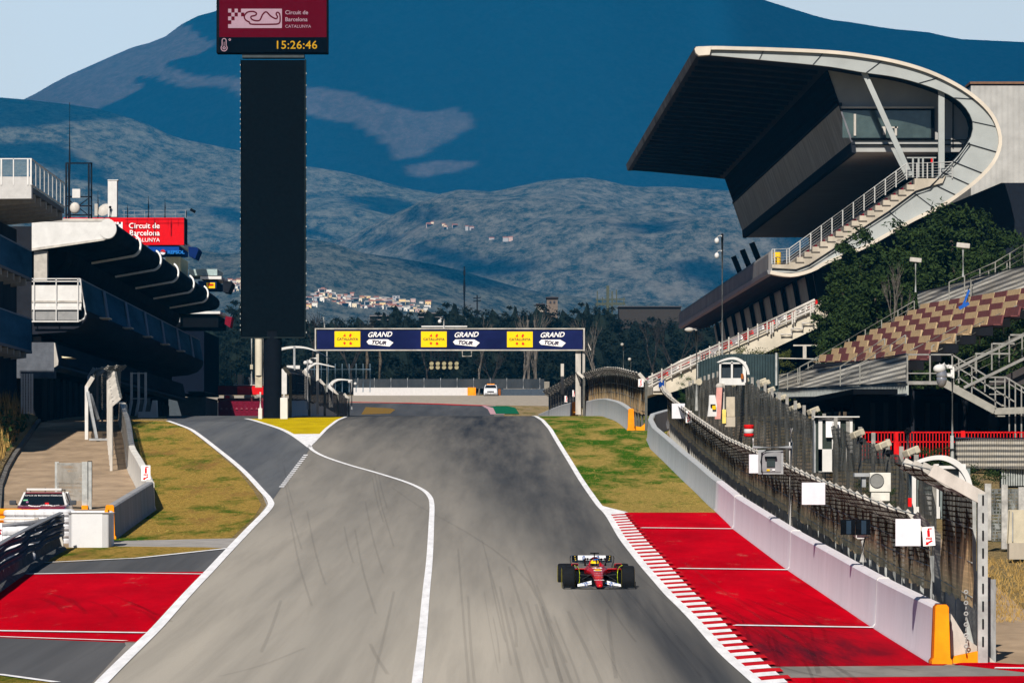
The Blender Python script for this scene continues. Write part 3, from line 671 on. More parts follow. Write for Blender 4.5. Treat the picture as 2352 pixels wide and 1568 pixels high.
# ---------------------------------------------------------------- debris fences
def fence(name, label, path, spacing, h, arm, m_post, m_net, netlo=.3, cat='debris fence', group=None, pw=.12, tan=None, net_in=.06, flare=0, dens=True, rails=4, hfun=None):
    """path far->near in world xy; arm=(dx,dz) bend of each post towards the track"""
    p0 = path[-1]; root = thing(name, label, cat, at(*p0), group)
    D = [0]
    for a, b in zip(path, path[1:]): D.append(D[-1]+math.hypot(b[0]-a[0], b[1]-a[1]))
    n = max(1, int(round(D[-1]/spacing))); pos = []
    for i in range(n+1):
        s = D[-1]*i/n; pos.append((float(np.interp(s, D, [q[0] for q in path])), float(np.interp(s, D, [q[1] for q in path]))))
    tops = []
    for i, (x, y) in enumerate(pos):
        hh = hfun(y) if hfun else h
        a = at(x, y, -.05); b = at(x, y, hh); c = b+Vector((arm[0], 0, arm[1]))
        mbp = MB(); mbp.bar(a, b, pw, pw*1.2)
        if arm[0] or arm[1]:
            MB().bar(b-Vector((0, 0, pw*.4)), c, pw*.9, pw*1.3).build('post_arm', WHW if name else WH, root)  # arms paler than most posts, their sunlit look put into the colour
        mbp.build('post', m_post, root); tops.append((b, c))
    def netgrid(zf0, zf1, mm, nm, off):
        b = MB(); rn = random.Random(len(label)); k = 0; sub = 4
        ss = np.linspace(0, D[-1], n*sub+1); cols = []
        for s in ss:
            x = float(np.interp(s, D, [q[0] for q in path])); y = float(np.interp(s, D, [q[1] for q in path])); hh = hfun(y) if hfun else h
            lo = zf0(hh)+rn.uniform(-.05, .05); hi = zf1(hh); col = []
            for q in range(5):
                z = lo+(hi-lo)*q/4; col.append(at(x+off+rn.uniform(-.03, .03), y, z))
            if zf1(hh) >= hh-.01 and (arm[0] or arm[1]):
                for q in (.5, 1): col.append(at(x+off+arm[0]*q, y, hh+arm[1]*q-(.12 if q == .5 else 0)))
            cols.append(col)
        m_ = len(cols[0]); b.v = [tuple(p) for c in cols for p in c]
        b.f = [(i*m_+j, i*m_+j+1, (i+1)*m_+j+1, (i+1)*m_+j) for i in range(len(cols)-1) for j in range(m_-1)]; b.mi = [0]*len(b.f)
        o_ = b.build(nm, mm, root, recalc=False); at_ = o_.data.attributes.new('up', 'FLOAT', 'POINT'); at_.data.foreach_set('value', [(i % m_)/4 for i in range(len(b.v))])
    if tan:
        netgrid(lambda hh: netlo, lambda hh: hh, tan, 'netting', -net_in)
    else: netgrid(lambda hh: netlo, lambda hh: hh, m_net, 'netting', -net_in)
    b = MB()
    for q in range(rails):
        z = netlo+.2+(h-netlo-.2)*q/max(1, rails-1)
        b.tube([at(x-net_in-.01, y, z) for x, y in pos], .012, 4)
    b.tube([t[1] for t in tops], .02, 4)
    b.build('cable', GALV, root)
    return root, pos
fr_path = [(8.95, 300), (8.75, 290), (8.8, 270), (8.95, 240), (9.1, 200), (9.3, 150), (9.45, 124.5), (9.5, 118.6)]
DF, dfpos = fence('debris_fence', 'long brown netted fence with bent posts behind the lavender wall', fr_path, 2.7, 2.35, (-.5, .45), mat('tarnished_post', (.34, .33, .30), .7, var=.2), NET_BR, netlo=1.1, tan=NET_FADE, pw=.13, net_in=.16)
nf_path = [(9.75, 118.2), (9.6, 108.4)]
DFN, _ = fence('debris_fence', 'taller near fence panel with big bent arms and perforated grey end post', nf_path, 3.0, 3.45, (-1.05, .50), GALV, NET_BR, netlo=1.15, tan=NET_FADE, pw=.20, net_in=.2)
# slots of the end post
e = at(9.6, 108.4); b = MB()
for i in range(9): b.box((e.x, e.y-.14, e.z+.45+i*.36), (.035, .01, .2))
b.build('slot', BLK, DFN)
# short timber lattice seen under the netting
b = MB()
rn = random.Random(5)
lp = [(x, y) for x, y in fr_path]
ys_ = [q[1] for q in fr_path][::-1]; xs_ = [q[0] for q in fr_path][::-1]
y = 108.8
boards = thing('slat_fence', 'row of weathered grey slats showing below the brown netting', 'slat fence', at(9.7, 110))
sl = MB()
while y < 292:
    x = float(np.interp(y, ys_, xs_))+.35; sl.box(at(x, y, .85), (.12, .05, 1.7), Matrix.Rotation(rn.uniform(-.06, .06), 3, 'X')); y += rn.uniform(.75, 1.3)
sl.build('slats', mat('weathered_slats', (.24, .25, .25), .9, var=.5, scale=3, stretch=(1, 1, .3)), boards)
MB().tube([at(float(np.interp(q, ys_, xs_))+.4, q, 1.2) for q in np.arange(109, 292, 4)], .04, 5).build('rail', GALV, boards)
# middle-right fence
mf = [(5.6, 404), ((1390-U0)*372/F, 372), ((1420-U0)*345/F, 345), ((1462-U0)*318/F, 318), ((1484-U0)*309/F, 309)]
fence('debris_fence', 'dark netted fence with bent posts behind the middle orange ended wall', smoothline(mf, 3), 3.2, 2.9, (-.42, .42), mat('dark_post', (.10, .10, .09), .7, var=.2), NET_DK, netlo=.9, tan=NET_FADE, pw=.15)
ff = [((1262-U0)*445/F, 445), ((1300-U0)*420/F, 420), ((1341-U0)*397/F, 397)]
fence('debris_fence', 'farthest dark fence rising towards the right leg of the gantry', ff, 4, 2.6, (-.5, .4), mat('dark_post', (.10, .10, .09), .7, var=.2), NET_DK, netlo=.7, pw=.15, hfun=lambda y: float(np.interp(y, [397, 420, 445], [3.0, 2.6, 2.4])))
# left fences
lfp = [(-25.5, 345), (-25.6, 330), (-25.2, 316), ((247-U0)*307/F, 307), ((249-U0)*285/F, 285), ((255.5-U0)*252/F, 252)]
fence('debris_fence', 'white bent post fence beside the left wall with tips leaning right', lfp, 6.5, 3.15, (.42, .32), WHW, NET_GR, netlo=.6, pw=.12, net_in=-.1)
l2 = [((204-U0)*322/F, 322), ((199-U0)*294/F, 294)]
lf2, _ = fence('debris_fence', 'short braced fence of two bent posts on the service road', l2, 26, 2.95, (.35, .5), WH, NET_GR, netlo=.4, pw=.18, net_in=-.1)
b = MB(); b.bar(px(201, 900, 294), px(222, 1008, 291), .15); b.box(px(226, 1009, 291), (1.0, .4, .12)); b.build('brace', GREYP, lf2)
MB().bar(px(207, 905, 300), px(226, 965, 299), .15).build('brace', GREYP, lf2)
rr2 = thing('rack', 'pale wire cage stood against the garage wall', 'wire cage', px(62, 930, 300))
for u in (50, 56, 62, 68, 74): MB().bar(px(u, 858, 300), px(u, 950, 300), .1).build('post', WH, rr2)
MB().bb(px(50, 862, 300.2), px(75, 940, 300.3)).build('mesh_panel', MESHF, rr2)
# gate panel
gt = thing('mesh_gate', 'open chain link gate panel standing on the service road', 'gate', px(170, 1175, 210.5))
for u, w in ((131, .16), (195, .22), (206, .16)): MB().bar(px(u, 1060, 210.5), px(u, 1178, 210.5), w).build('post', GALV, gt)
MB().bar(px(131, 1065, 210.5), px(197, 1065, 210.5), .07).bar(px(131, 1138, 210.5), px(197, 1138, 210.5), .04).bar(px(131, 1110, 210.5), px(197, 1110, 210.5), .04).bar(px(131, 1085, 210.5), px(197, 1085, 210.5), .04).build('rail', GALV, gt)
b = MB(); b.add([px(131, 1062, 210.4), px(196, 1062, 210.4), px(196, 1150, 210.4), px(131, 1150, 210.4)], [(0, 1, 2, 3)]); b.build('mesh_panel', MESHF, gt, recalc=False)
b = MB(); b.add([px(201, 1058, 210.3), px(212, 1058, 212), px(212, 1146, 212), px(201, 1146, 210.3)], [(0, 1, 2, 3)]); b.build('mesh_panel', NET_DK, gt, recalc=False)
MB().bar(px(195, 1160, 210.3), px(195, 1180, 210.3), .24).build('orange_base', ORNG, gt)

# ---------------------------------------------------------------- extinguisher signs
def fire_sign(c, w, h, label, rot=0):
    r_ = thing('fire_sign', label, 'safety sign', c)
    Rm = Matrix.Rotation(rot, 3, 'Y'); c = Vector(c)
    MB().box(c, (w, .03, h), Rm).build('board', TXW, r_)
    b = MB(); b.box(c+Rm @ Vector((0, -.02, .16*h)), (.22*w, .01, .34*h), Rm); b.box(c+Rm @ Vector((.02*w, -.02, .36*h)), (.09*w, .01, .08*h), Rm); b.box(c+Rm @ Vector((.12*w, -.02, .40*h)), (.36*w, .01, .05*h), Rm)
    b.add([c+Rm @ Vector(q) for q in ((-.32*w, -.025, -.42*h), (-.1*w, -.025, -.44*h), (-.04*w, -.025, -.36*h), (.3*w, -.025, -.26*h), (.2*w, -.025, -.20*h), (-.12*w, -.025, -.30*h), (-.22*w, -.025, -.26*h))], [(0, 1, 2, 3, 4, 5, 6)])
    b.build('pictogram', SIGNR, r_)
    text('FIRE', c+Rm @ Vector((0, -.022, -.12*h)), .11*h, SIGNR, r_, bold=.04, rot=Rm, wscale=1.1)
    return r_
fire_sign(px(2133, 1231, 107.5), .245, .385, 'tilted fire extinguisher sign beside the large white panel on the near fence', R(-4))
fire_sign(px(1688, 1021, 284) if 0 else px(1582, 957, 253), .28, .56, 'fire extinguisher sign beside the farthest white panel on the netting')
fire_sign(px(1399, 868, 370), .33, .48, 'left fire extinguisher sign on the dark middle fence')
fire_sign(px(1472, 879, 308.5), .30, .45, 'right fire extinguisher sign on the dark middle fence')
fire_sign(px(1301, 916, 417), .28, .5, 'tiny lower red and white sign on the farthest dark fence')
fire_sign(px(1319, 903, 407), .28, .5, 'tiny upper red and white sign on the farthest dark fence')
fire_sign(px(335, 1086, 212.6), .36, .62, 'fire extinguisher sign on the corner of the left white wall')
# white box panels on the long fence
def light_box(u0, v0, u1, v1, D, label, side=.25):
    r_ = thing('light_panel', label, 'box panel', px((u0+u1)/2, v1, D), 'white box panels on the brown netted fence')
    a, b_, c, d = px(u0, v0, D), px(u1, v0, D), px(u1, v1, D), px(u0, v1, D)
    MB().prism([a, b_, c, d], (.02, .28, 0)).build('casing', mat('white_light_box', (.66, .65, .70), .6, var=.05), r_, bevel=.015)
    MB().bar(px((u0+u1)/2, v0+8, D+.3), px((u0+u1)/2+8, v0+8, D+1.2), .06).build('bracket', GALV, r_)
light_box(1544, 927, 1572, 960, 262, 'farthest white box panel on the brown fence near the wall bend')
light_box(1721.5, 1044, 1752, 1085, 178, 'white box panel partly behind the grey control cabinet')
light_box(1843, 1109, 1894, 1157, 144, 'white box panel alone above the middle of the lavender wall')
light_box(2058.5, 1193, 2113, 1251.5, 110.5, 'largest white box panel beside the near fire sign')
# grey control cabinet on its pole
r = thing('control_cabinet', 'grey control cabinet with dark window hanging from a pole arm', 'cabinet', px(1770, 1087, 165))
MB().prism([px(1744, 1034, 165), px(1797.6, 1034, 165), px(1797.6, 1087, 165), px(1744, 1087, 165)], (0, .32, 0)).build('casing', GREYP, r, bevel=.02)
MB().prism([px(1748, 1038, 164.97), px(1793, 1038, 164.97), px(1793, 1083, 164.97), px(1748, 1083, 164.97)], (0, .025, 0)).build('door', mat('cabinet_door', (.24, .24, .25), .6), r, bevel=.008)
MB().prism([px(1761, 1052, 164.93), px(1780, 1052, 164.93), px(1780, 1072, 164.93), px(1761, 1072, 164.93)], (0, .03, 0)).build('window', GLASSD, r)
MB().prism([px(1757, 1047.5, 164.85), px(1784, 1047.5, 164.85), px(1784, 1053, 164.85), px(1757, 1053, 164.85)], (0, .11, 0)).build('visor', BLK, r)
MB().prism([px(1761, 1077, 164.94), px(1768, 1077, 164.94), px(1768, 1081, 164.94), px(1761, 1081, 164.94)], (0, .02, 0)).build('sticker', YELL, r)
MB().prism([px(1774, 1077, 164.94), px(1780, 1077, 164.94), px(1780, 1080, 164.94), px(1774, 1080, 164.94)], (0, .02, 0)).build('sticker', TXW, r)
MB().tube([px(1750, 1084, 164.9), px(1748, 1060, 164.9), px(1750, 1040, 164.9), px(1760, 1034, 164.9), px(1800, 1032, 164.9)], .025, 6).build('cable', BLK, r)
r = thing('cabinet_pole', 'white steel pole with side arm carrying the grey control cabinet', 'pole', px(1814, 1206, 165.5))
MB().tube([px(1814, 1215, 165.5), px(1816.5, 1015, 165.5)], .075, 10).tube([px(1816.5, 1015, 165.5), px(1817, 983, 165.5)], .05, 8).build('pole_shaft', WH, r, smooth=True)
MB().tube([px(1729, 1027, 165.4), px(1818, 1027, 165.4)], .05, 8).build('arm', GREYP, r, smooth=True)
MB().tube([px(1730, 1030, 165.4), px(1730, 1006, 165.4)], .03, 6).build('stub', WH, r)
r = thing('signal_light', 'black twin panel signal light on a short white post above the wall', 'signal light', px(1982, 1275, 131))
MB().tube([px(1982, 1290, 131), px(1982, 1232, 131)], .085, 10).build('pole_shaft', WH, r, smooth=True)
MB().prism([px(1960, 1229, 130.9), px(1990, 1227, 130.9), px(1984, 1237, 130.9), px(1970, 1237, 130.9)], (0, .2, 0)).build('bracket', WH, r)
for u0, u1 in ((1933, 1963.5), (1967.5, 1998)):
    pn = MB().prism([px(u0, 1194, 130.8), px(u1, 1193, 130.8), px(u1, 1226.5, 130.8), px(u0, 1226.5, 130.8)], (0, .25, 0)).build('panel', BLK, r, bevel=.01)
    MB().prism([px(u0+11, 1195, 130.77), px(u0+22, 1195, 130.77), px(u0+22, 1226, 130.77), px(u0+11, 1226, 130.77)], (0, .02, 0)).build('lamp_strip', mat('dark_blue_lens', (.02, .035, .055), .3), r)
# chain on the end post
r = MB(); 
for i in range(12):
    r.ring([(.035, -.012), (.05, 0), (.035, .012), (.02, 0), (.035, -.012)], (9.25, 108.2, zg(108.2)+.25+i*.11), 'y' if i % 2 else 'x', 8)
tag(r.build('hanging_chain', GALV, smooth=True), 'steel chain hanging beside the grey end post', 'chain')
# ---------------------------------------------------------------- screen tower
def board_logo(root, x0, x1, z0, z1, y, nm_red, tint, bigtext=True):
    """circuit emblem: chequered flag into a pale plate with the track outline, then three lines of lettering"""
    W = x1-x0; H = z1-z0
    def P(a, b, dy=0): return Vector((x0+W*a, y-dy, z0+H*b))
    pl = MB(); pl.add([P(.18, 0), P(.60, 0), P(.60, 1), P(.18, 1)], [(0, 1, 2, 3)])
    cw = .18/5
    for i in range(5):
        for j in range(5):
            a = i*cw; b = 1-(j+1)*.2
            solid = (j == 4) or (j == 3 and i >= 1) or (j == 2 and i >= 2) or ((i+j) % 2 == 0)
            if i+j > 5: solid = True
            if solid: pl.add([P(a, b), P(a+cw, b), P(a+cw, b+.2), P(a, b+.2)], [(0, 1, 2, 3)])
    e = pl.build('emblem_plate', tint, root, recalc=False)
    tr = [(.235, .30), (.19, .42), (.175, .62), (.21, .82), (.27, .86), (.31, .78), (.30, .66), (.25, .60), (.26, .45), (.31, .38), (.35, .42), (.38, .70), (.42, .84), (.47, .62), (.53, .48), (.545, .60), (.53, .72), (.545, .82), (.57, .72), (.575, .40), (.56, .24), (.50, .20), (.26, .20), (.235, .30)]
    pts = [P(.005+a*1.0, b, .02) for a, b in smoothline(tr, 4)]
    w = MB()
    for i in range(len(pts)-1):
        d = (pts[i+1]-pts[i]); s = Vector((-d.z, 0, d.x)).normalized()*H*.035
        w.add([pts[i]+s, pts[i+1]+s, pts[i+1]-s, pts[i]-s], [(0, 1, 2, 3)])
    w.build('track_outline', nm_red, root, recalc=False)
    for t, b, hh, bo, ws in (('Circuit de', .80, .21, .014, 1.0), ('Barcelona', .44, .21, .014, .99), ('CATALUNYA', .08, .16, .0, 1.02)):
        text(t, P(.635, b, .02), H*hh, tint if bigtext else TXW, root, align='LEFT', bold=bo, wscale=ws, ext=.006)
TD = 345.0
tw = thing('screen_tower', 'tall black video screen tower with red circuit sign and clock on top', 'screen tower', px(625, 962, TD))
MB().ring([(.6, -.1), (.6, px(0, 778, TD).z-zg(TD)+.5)], (px(625, 0, TD).x, TD+.5, zg(TD)), 'z', 28).build('pole', mat('black_steel_tube', (.006, .008, .012), .35), tw, smooth=True)
MB().bb(px(554, 138, TD), px(702, 775, TD+1.1)).build('screen_panel', SCREEN, tw, bevel=.06)
fb = MB()
for a, b_ in (((552.5, 136), (555, 777)), ((700, 136), (703.5, 777)), ((552.5, 774), (703.5, 777))): fb.bb(px(*a, TD-.08), px(*b_, TD+1.2))
fb.build('screen_frame', mat('frame_dark_steel', (.02, .03, .035), .4), tw)
MB().bb(px(556, 124, TD+.1), px(700, 136, TD+1.3)).build('lintel', mat('brushed_dark_steel', (.05, .06, .065), .4), tw)
MB().bb(px(497, -60, TD-.05), px(755, 126, TD+1.4)).build('sign_housing', BLK, tw, bevel=.04)
RSGN = mat('dark_red_screen', (.07, .002, .008), .9, emit=.08, var=.04, spec=.0); CLK = mat('black_screen', (.002, .004, .007), .9, spec=0)
TINT = mat('pale_lilac_pixels', (.30, .20, .25), .9, var=.05, emit=.1, spec=0); TINT2 = mat('dim_red_lettering', (.20,.03,.06), .9)
sp = MB().bb(px(503.5, -50, TD-.11), px(750, 86, TD-.06)).build('sign_screen', RSGN, tw)
MB().bb(px(503.5, 86.3, TD-.11), px(750, 121, TD-.06)).build('clock_screen', CLK, tw)
a = px(524, 65, TD-.13); b_ = px(0, 21, TD); c = px(730, 0, TD)
board_logo(tw, a.x, c.x, a.z, b_.z, TD-.13, RSGN, TINT)
text('15:26:46', px(680, 104.5, TD-.14), 18*TD/F*1.04, mat('amber_digits', (.34, .19, .01), .9, emit=.2, spec=0), tw, bold=.012, wscale=1.03, ext=.004, space=1.06, name='clock_digits')
th = MB(); cx = px(515, 0, TD).x; yy = TD-.14
def dot_ring(mb, c, r, w, n=18, a0=0, a1=2*math.pi):
    for i in range(n):
        t0 = a0+(a1-a0)*i/n; t1 = a0+(a1-a0)*(i+1)/n
        mb.add([Vector(c)+Vector((math.cos(t)*q, 0, math.sin(t)*q)) for t, q in ((t0, r-w), (t1, r-w), (t1, r+w), (t0, r+w))], [(0, 1, 2, 3)])
pu = TD/F; zc = px(0, 111, TD).z
dot_ring(th, (cx, yy, zc), 7*pu, .9*pu, 16, R(125), R(415)); dot_ring(th, (cx, yy, px(0, 94, TD).z), 4.6*pu, .9*pu, 10, 0, math.pi); dot_ring(th, (cx, yy, zc), 2.6*pu, .9*pu)
for s in (-1, 1): th.bb((cx+s*4.6*pu-.9*pu, yy, zc+4.8*pu), (cx+s*4.6*pu+.9*pu, yy+.01, px(0, 94, TD).z))
th.bb((cx-.6*pu, yy, zc+2*pu), (cx+.6*pu, yy+.01, px(0, 97, TD).z)); dot_ring(th, (px(528, 0, TD).x, yy, px(0, 92, TD).z), 2*pu, .7*pu, 10)
th.build('thermometer_symbol', TINT, tw, recalc=False)
b = MB()
for i in range(46): b.box(px(552.3, 150+i*13.5+(i*7) % 5, TD+.2), (.035, .5, .10)); b.box(px(703.8, 156+i*13.5, TD+.2), (.035, .5, .10)) if i % 2 else None
b.build('edge_clips', GALV, tw)
for u, w, lab in ((598, 5, 'short white bollard left of the black tower column'), (652.5, 9, 'taller white bollard right of the black tower column')):
    t_ = thing('bollard', lab, 'bollard', px(u, 963, 342))
    MB().bb(px(u-w, 937 if w == 5 else 913, 342), px(u+w, 966, 342.6)).build('bollard_body', WH, t_, bevel=.04)
    MB().tube([px(u, 937, 342.3), px(u, 900 if w == 5 else 905, 342.3)], .06, 6).build('stub', WH, t_)

# ---------------------------------------------------------------- gantry over the track
GD = 398.0
ga = thing('start_gantry', 'gantry over the track carrying a navy tourism banner with yellow panels', 'gantry', px(1341, 947, GD))
NAVY = mat('navy_banner', (.010, .014, .065), .6, var=.25, scale=.4)
MB().bb(px(728, 757.5, GD), px(1338, 802, GD+.25)).build('banner', NAVY, ga)
g = MB(); g.bb(px(724, 753.5, GD-.1), px(1343, 757, GD+1.3)); g.bb(px(724, 802.5, GD-.1), px(1343, 806, GD+1.3))
for u in (724, 1341): g.bb(px(u-1, 753.5, GD-.12), px(u+2, 806, GD+.1)); g.bb(px(u-1, 753.5, GD+1.1), px(u+2, 806, GD+1.3))
for i in range(31): u = 728+i*20.3; g.bar(px(u, 755, GD+1.2), px(u+20, 804, GD+1.2), .06)
g.build('truss', WHW, ga)
for u0, u1, vt in ((726, 732.5, 806), (1322, 1334, 806), (1338, 1343.5, 806)):
    MB().bb(px(u0, vt, GD+.2), px(u1, 952, GD+.5)).build('leg', WHW, ga)
CATR = mat('coral_red_print', (.65, .03, .02), .6); CATY = mat('banner_yellow', (.90, .58, .01), .6, var=.03); INK = mat('dark_print', (.03, .02, .05), .6)
for i, u in enumerate((768.5, 967, 1164.5)):
    pn = MB().bb(px(u, 760.5+i*.4, GD-.05), px(u+59, 796.5+i*.4, GD-.015)).build('yellow_panel', CATY, ga)
    cx, cz = u+29.5, 778.7+i*.4; b = MB()
    for (dx, dz, q) in ((-6.5, -9, 0), (6.5, -9, 1), (-6.5, 9, 2), (7, 9, 3)):
        k = 3.6; sh = {0: [(-k, 2), (1.5, -4), (2.5, 3.5)], 1: [(-3, 1), (0, -4), (3.5, -2), (1, 4), (-2, 4)], 2: [(-3.5, 0), (0, -3.5), (3, 0), (0, 4)], 3: [(-3, 0), (0, -3.5), (3.5, 0), (3, 3.5), (-2, 3.5)]}[q]
        b.add([px(cx+dx+a_, cz+dz+c_, GD-.07) for a_, c_ in sh], [tuple(range(len(sh)))])
    b.build('petals', CATR, ga, recalc=False)
    text('CATALUNYA', px(cx, cz, GD-.08), 5.6*GD/F, INK, ga, bold=.02, wscale=1.06, ext=.002)
    text('GRAND', px(u+103, 768.5+i*.4, GD-.06), 11.5*GD/F, TXW, ga, bold=.03, shear=.35, wscale=.98, rot=Matrix.Rotation(R(-1.5), 3, 'Y'))
    b = MB(); ar = [(73.5, 786), (79, 780.5), (122, 780.5), (135, 788), (126, 797), (78, 792)]
    b.add([px(u+a_, c_-1.5+i*.4, GD-.05) for a_, c_ in ar], [tuple(range(6))]); b.build('arrow', TXW, ga, recalc=False)
    text('TOUR', px(u+101, 786.6+i*.4, GD-.08), 8.2*GD/F, INK, ga, bold=.05, shear=.3, wscale=1.08, rot=Matrix.Rotation(R(4), 3, 'Y'))
MB().bb(px(968, 748, GD+.5), px(1073, 751, GD+.8)).build('light_bar', WH, ga)
r = thing('dome_camera', 'white dome camera on a hooked stem above the gantry centre', 'camera', px(1017, 752, GD+.4))
MB().tube([px(1019.5, 753, GD+.4), px(1019.5, 732, GD+.4), px(1011, 731, GD+.4), px(1010, 735, GD+.4)], .07, 8).build('stem', WH, r, smooth=True)
MB().ball(px(1010, 738, GD+.4), .14).build('dome', WH, r, smooth='all')
r = thing('dome_camera', 'white camera on a bracket at the left leg of the gantry', 'camera', px(715, 840, GD-.5))
MB().tube([px(727, 822, GD-.3), px(712, 823, GD-.3), px(711, 827, GD-.3)], .07, 8).build('bracket', WH, r, smooth=True)
MB().ball(px(711, 831, GD-.3), .16).build('dome', WH, r, smooth='all')
r = thing('start_lights', 'two rows of round start lamps hanging under the far side of the gantry', 'start lights', px(1020, 847, 404))
b = MB(); b.bb(px(985, 828, 404), px(1052, 849, 404.3)); b.build('housing', BLK, r)
for j in range(2):
    for i in range(5):
        MB().ring([(0, 0), (.15, 0), (.17, -.06)], (px(991+i*14.4, 0, 403.9).x, 403.97, px(0, 834+j*9, 403.9).z), 'y', 14).build('lamp', mat('pale_lens', (.30, .27, .17), .4), r)
b = MB()
for i in range(8): b.bar(px(990+i*8.6, 806, 404), px(990+i*8.6, 828, 404), .05)
for v in (812, 818): b.bar(px(988, v, 404), px(1052, v, 404), .05)
b.build('hanger', DKM, r)
MB().tube([px(1062, 806, 403), px(1062, 818, 403), px(1083, 818, 403), px(1083, 806, 403)], .05, 6).build('hoop', WHW, r)

# ---------------------------------------------------------------- pit wall in the middle
pw = [((800-U0)*500/F-.3, 505), ((656-U0)*350/F, 350)]
barrier('barrier_wall', 'shaded grey pit wall standing on the painted island', pw, 1.25, M_WALLG, cat='pit wall')
fence('debris_fence', 'dark mesh fence leaning over the pit wall with four panels', [(pw[0][0]+.25, 503), (pw[1][0]+.3, 350.4)], 38, 2.9, (-.45, .45), MATS['dark_post'], NET_DK, netlo=1.1, pw=.18, net_in=.12)
for i, (u0, v0, u1, v1, u2, v2, D, lab) in enumerate(((648, 800, 717, 786, 755, 818, 372, 'largest white arched canopy behind the pit wall next to the tower'), (703, 846, 735, 832, 768, 846, 395, 'middle white arched canopy behind the pit wall'), (758, 880, 778, 868, 809, 873, 452, 'smallest white arched canopy at the far end of the pit wall'))):
    r = thing('pit_canopy', lab, 'canopy', px(u0, 935, D)); P3 = []
    for k in range(13):
        t = k/12
        if i == 0: uu, vv = 640+ (755-640)*t, 800-16*math.sin(t*math.pi*.62)+ (36*t*t)
        else: uu = u0+(u2-u0)*(1-math.cos(t*math.pi*.5*1.0))*1.0 if 0 else u0+(u2-u0)*t**1.6; vv = v0-(v0-v1+(2 if i == 1 else 0))*math.sin(min(1, t*1.35)*math.pi/2)+ (v2-v1)*max(0, t-.5)*1.6
        P3.append((uu, vv))
    up = [px(a, b_, D) for a, b_ in P3]; lo = [px(a+(5*(1-k/12) if i else 0), b_+6-4*k/12, D) for k, (a, b_) in enumerate(P3)]
    MB().prism(up+lo[::-1], (0, 1.6, 0)).build('canopy_shell', WH, r, smooth=True)
    base = P3[0]
    if i == 0:
        MB().bb(px(645, 839, D), px(689, 847, D+.3)).bb(px(645, 839, D), px(659, 905, D+.3)).build('frame', WH, r); MB().bar(px(676, 795, D), px(676, 850, D), .14).build('post', GREYP, r)
    else: MB().bar(px(base[0]+2, base[1], D+.5), px(base[0]+2, 935, D+.5), .35).bb(px(base[0]-8, base[1]+4, D+.3), px(base[0]+8, base[1]+14, D+.6)).build('frame', WH, r)
for u, D in ((706.5, 372), (808, 455)):
    r = thing('lamp_post', 'thin grey post with a small round lamp %s' % ('in front of the middle canopy' if u < 720 else 'beside the smallest canopy'), 'lamp post', px(u, 900, D))
    MB().tube([px(u, 940, D), px(u, 826 if u < 720 else 873, D)], .07, 6).build('pole_shaft', GREYP, r)
    MB().ball(px(u-5, 833 if u < 720 else 876, D), .15).ball(px(u+8, 833 if u < 720 else 881, D), .13).build('lamp', WH, r, smooth='all')
# marshal gate bits beyond the crest: blue railings
r = thing('railing', 'pale blue railing of eight thin posts beyond the pit wall', 'railing', px(810, 900, 520))
for i in range(9): MB().tube([px(722+i*16, 835, 520), px(722+i*16, 900, 520)], .05, 5).build('post', mat('pale_blue_steel', (.12, .18, .24), .6), r)
MB().tube([px(700, 848, 520), px(852, 848, 520)], .05, 5).build('rail', MATS['pale_blue_steel'], r)
r = tag(MB().tube([px(751, 806, 430), px(751, 900, 430)], .06, 6).build('thin_pole', GALV), 'thin grey pole hanging behind the left part of the gantry', 'pole')
r = tag(MB().tube([px(745.5, 752, 399), px(743, 728, 399)], .05, 6).build('aerial', GALV), 'short tilted aerial above the left end of the gantry', 'aerial')

# ---------------------------------------------------------------- pit building
PDp = 330.0
pb = thing('pit_building', 'long pit building with white ribbed rolled canopy and glazed balconies', 'building', px(75, 965, PDp))
Lb = 150
def PX3(x, z, D=PDp): return Vector((x, D, z))
# canopy section
cap = [(73, 502), (240, 502)]+[(246+21.5*math.sin(R(a)), 525.5-23.5*math.cos(R(a))) for a in range(0, 181, 15)]+[(230, 552), (73, 575)]
capd = [(u, v+ (0 if 0 else 0)) for u, v in cap]
prism_px(MB(), cap, PDp, .45).build('canopy_end', WH, pb, bevel=0)
ring = [(246+20.5*math.sin(R(a)), 525.5-22.5*math.cos(R(a))) for a in range(0, 360, 15)]
prism_px(MB(), [(247+u-246, v) for u, v in ring], PDp-.06, .07).build('end_disc', WH, pb)
prism_px(MB(), [(73, 502), (252, 502), (252, 508), (73, 508)], PDp-.05, .06).prism([px(73, 570, PDp-.05), px(240, 547.5, PDp-.05), px(240, 552, PDp-.05), px(73, 576, PDp-.05)], dirv*.06).build('trim', WHW, pb)
prism_px(MB(), [(u-(2 if u > 245 else 0), v+(1 if v < 520 else -1)) for u, v in cap], PDp+.46, Lb).build('canopy_roof', mat('dark_roof_sheet', (.010, .015, .024), .35, var=.6, scale=.6, stretch=(1, .15, 1)), pb, smooth=True)
band_out = [(246+27*math.sin(R(a)), 525.5-30*math.cos(R(a))) for a in range(30, 181, 10)]+[(150, 572)]
for D in (354, 379, 403.5, 428, 453):
    k = (D-PDp); rb = MB(); off = dirv*k
    po = [px(u, v, PDp)+off for u, v in band_out]; pi_ = [px(246+(u-246)*.85 if u > 240 else u, (525.5+(v-525.5)*.85) if u > 240 else v-4, PDp)+off for u, v in band_out]
    n = len(po); rb.loft([[po[i], pi_[i], pi_[i]+dirv*.9, po[i]+dirv*.9] for i in range(n)]); rb.build('canopy_rib', mat('bright_white_rib', (.85, .84, .82), .5, var=.03), pb)
prism_px(MB(), [(73, 576), (158, 563.5), (150, 600), (118, 640), (73, 640)], PDp+8, Lb-8).build('eaves_beam', DKM, pb)
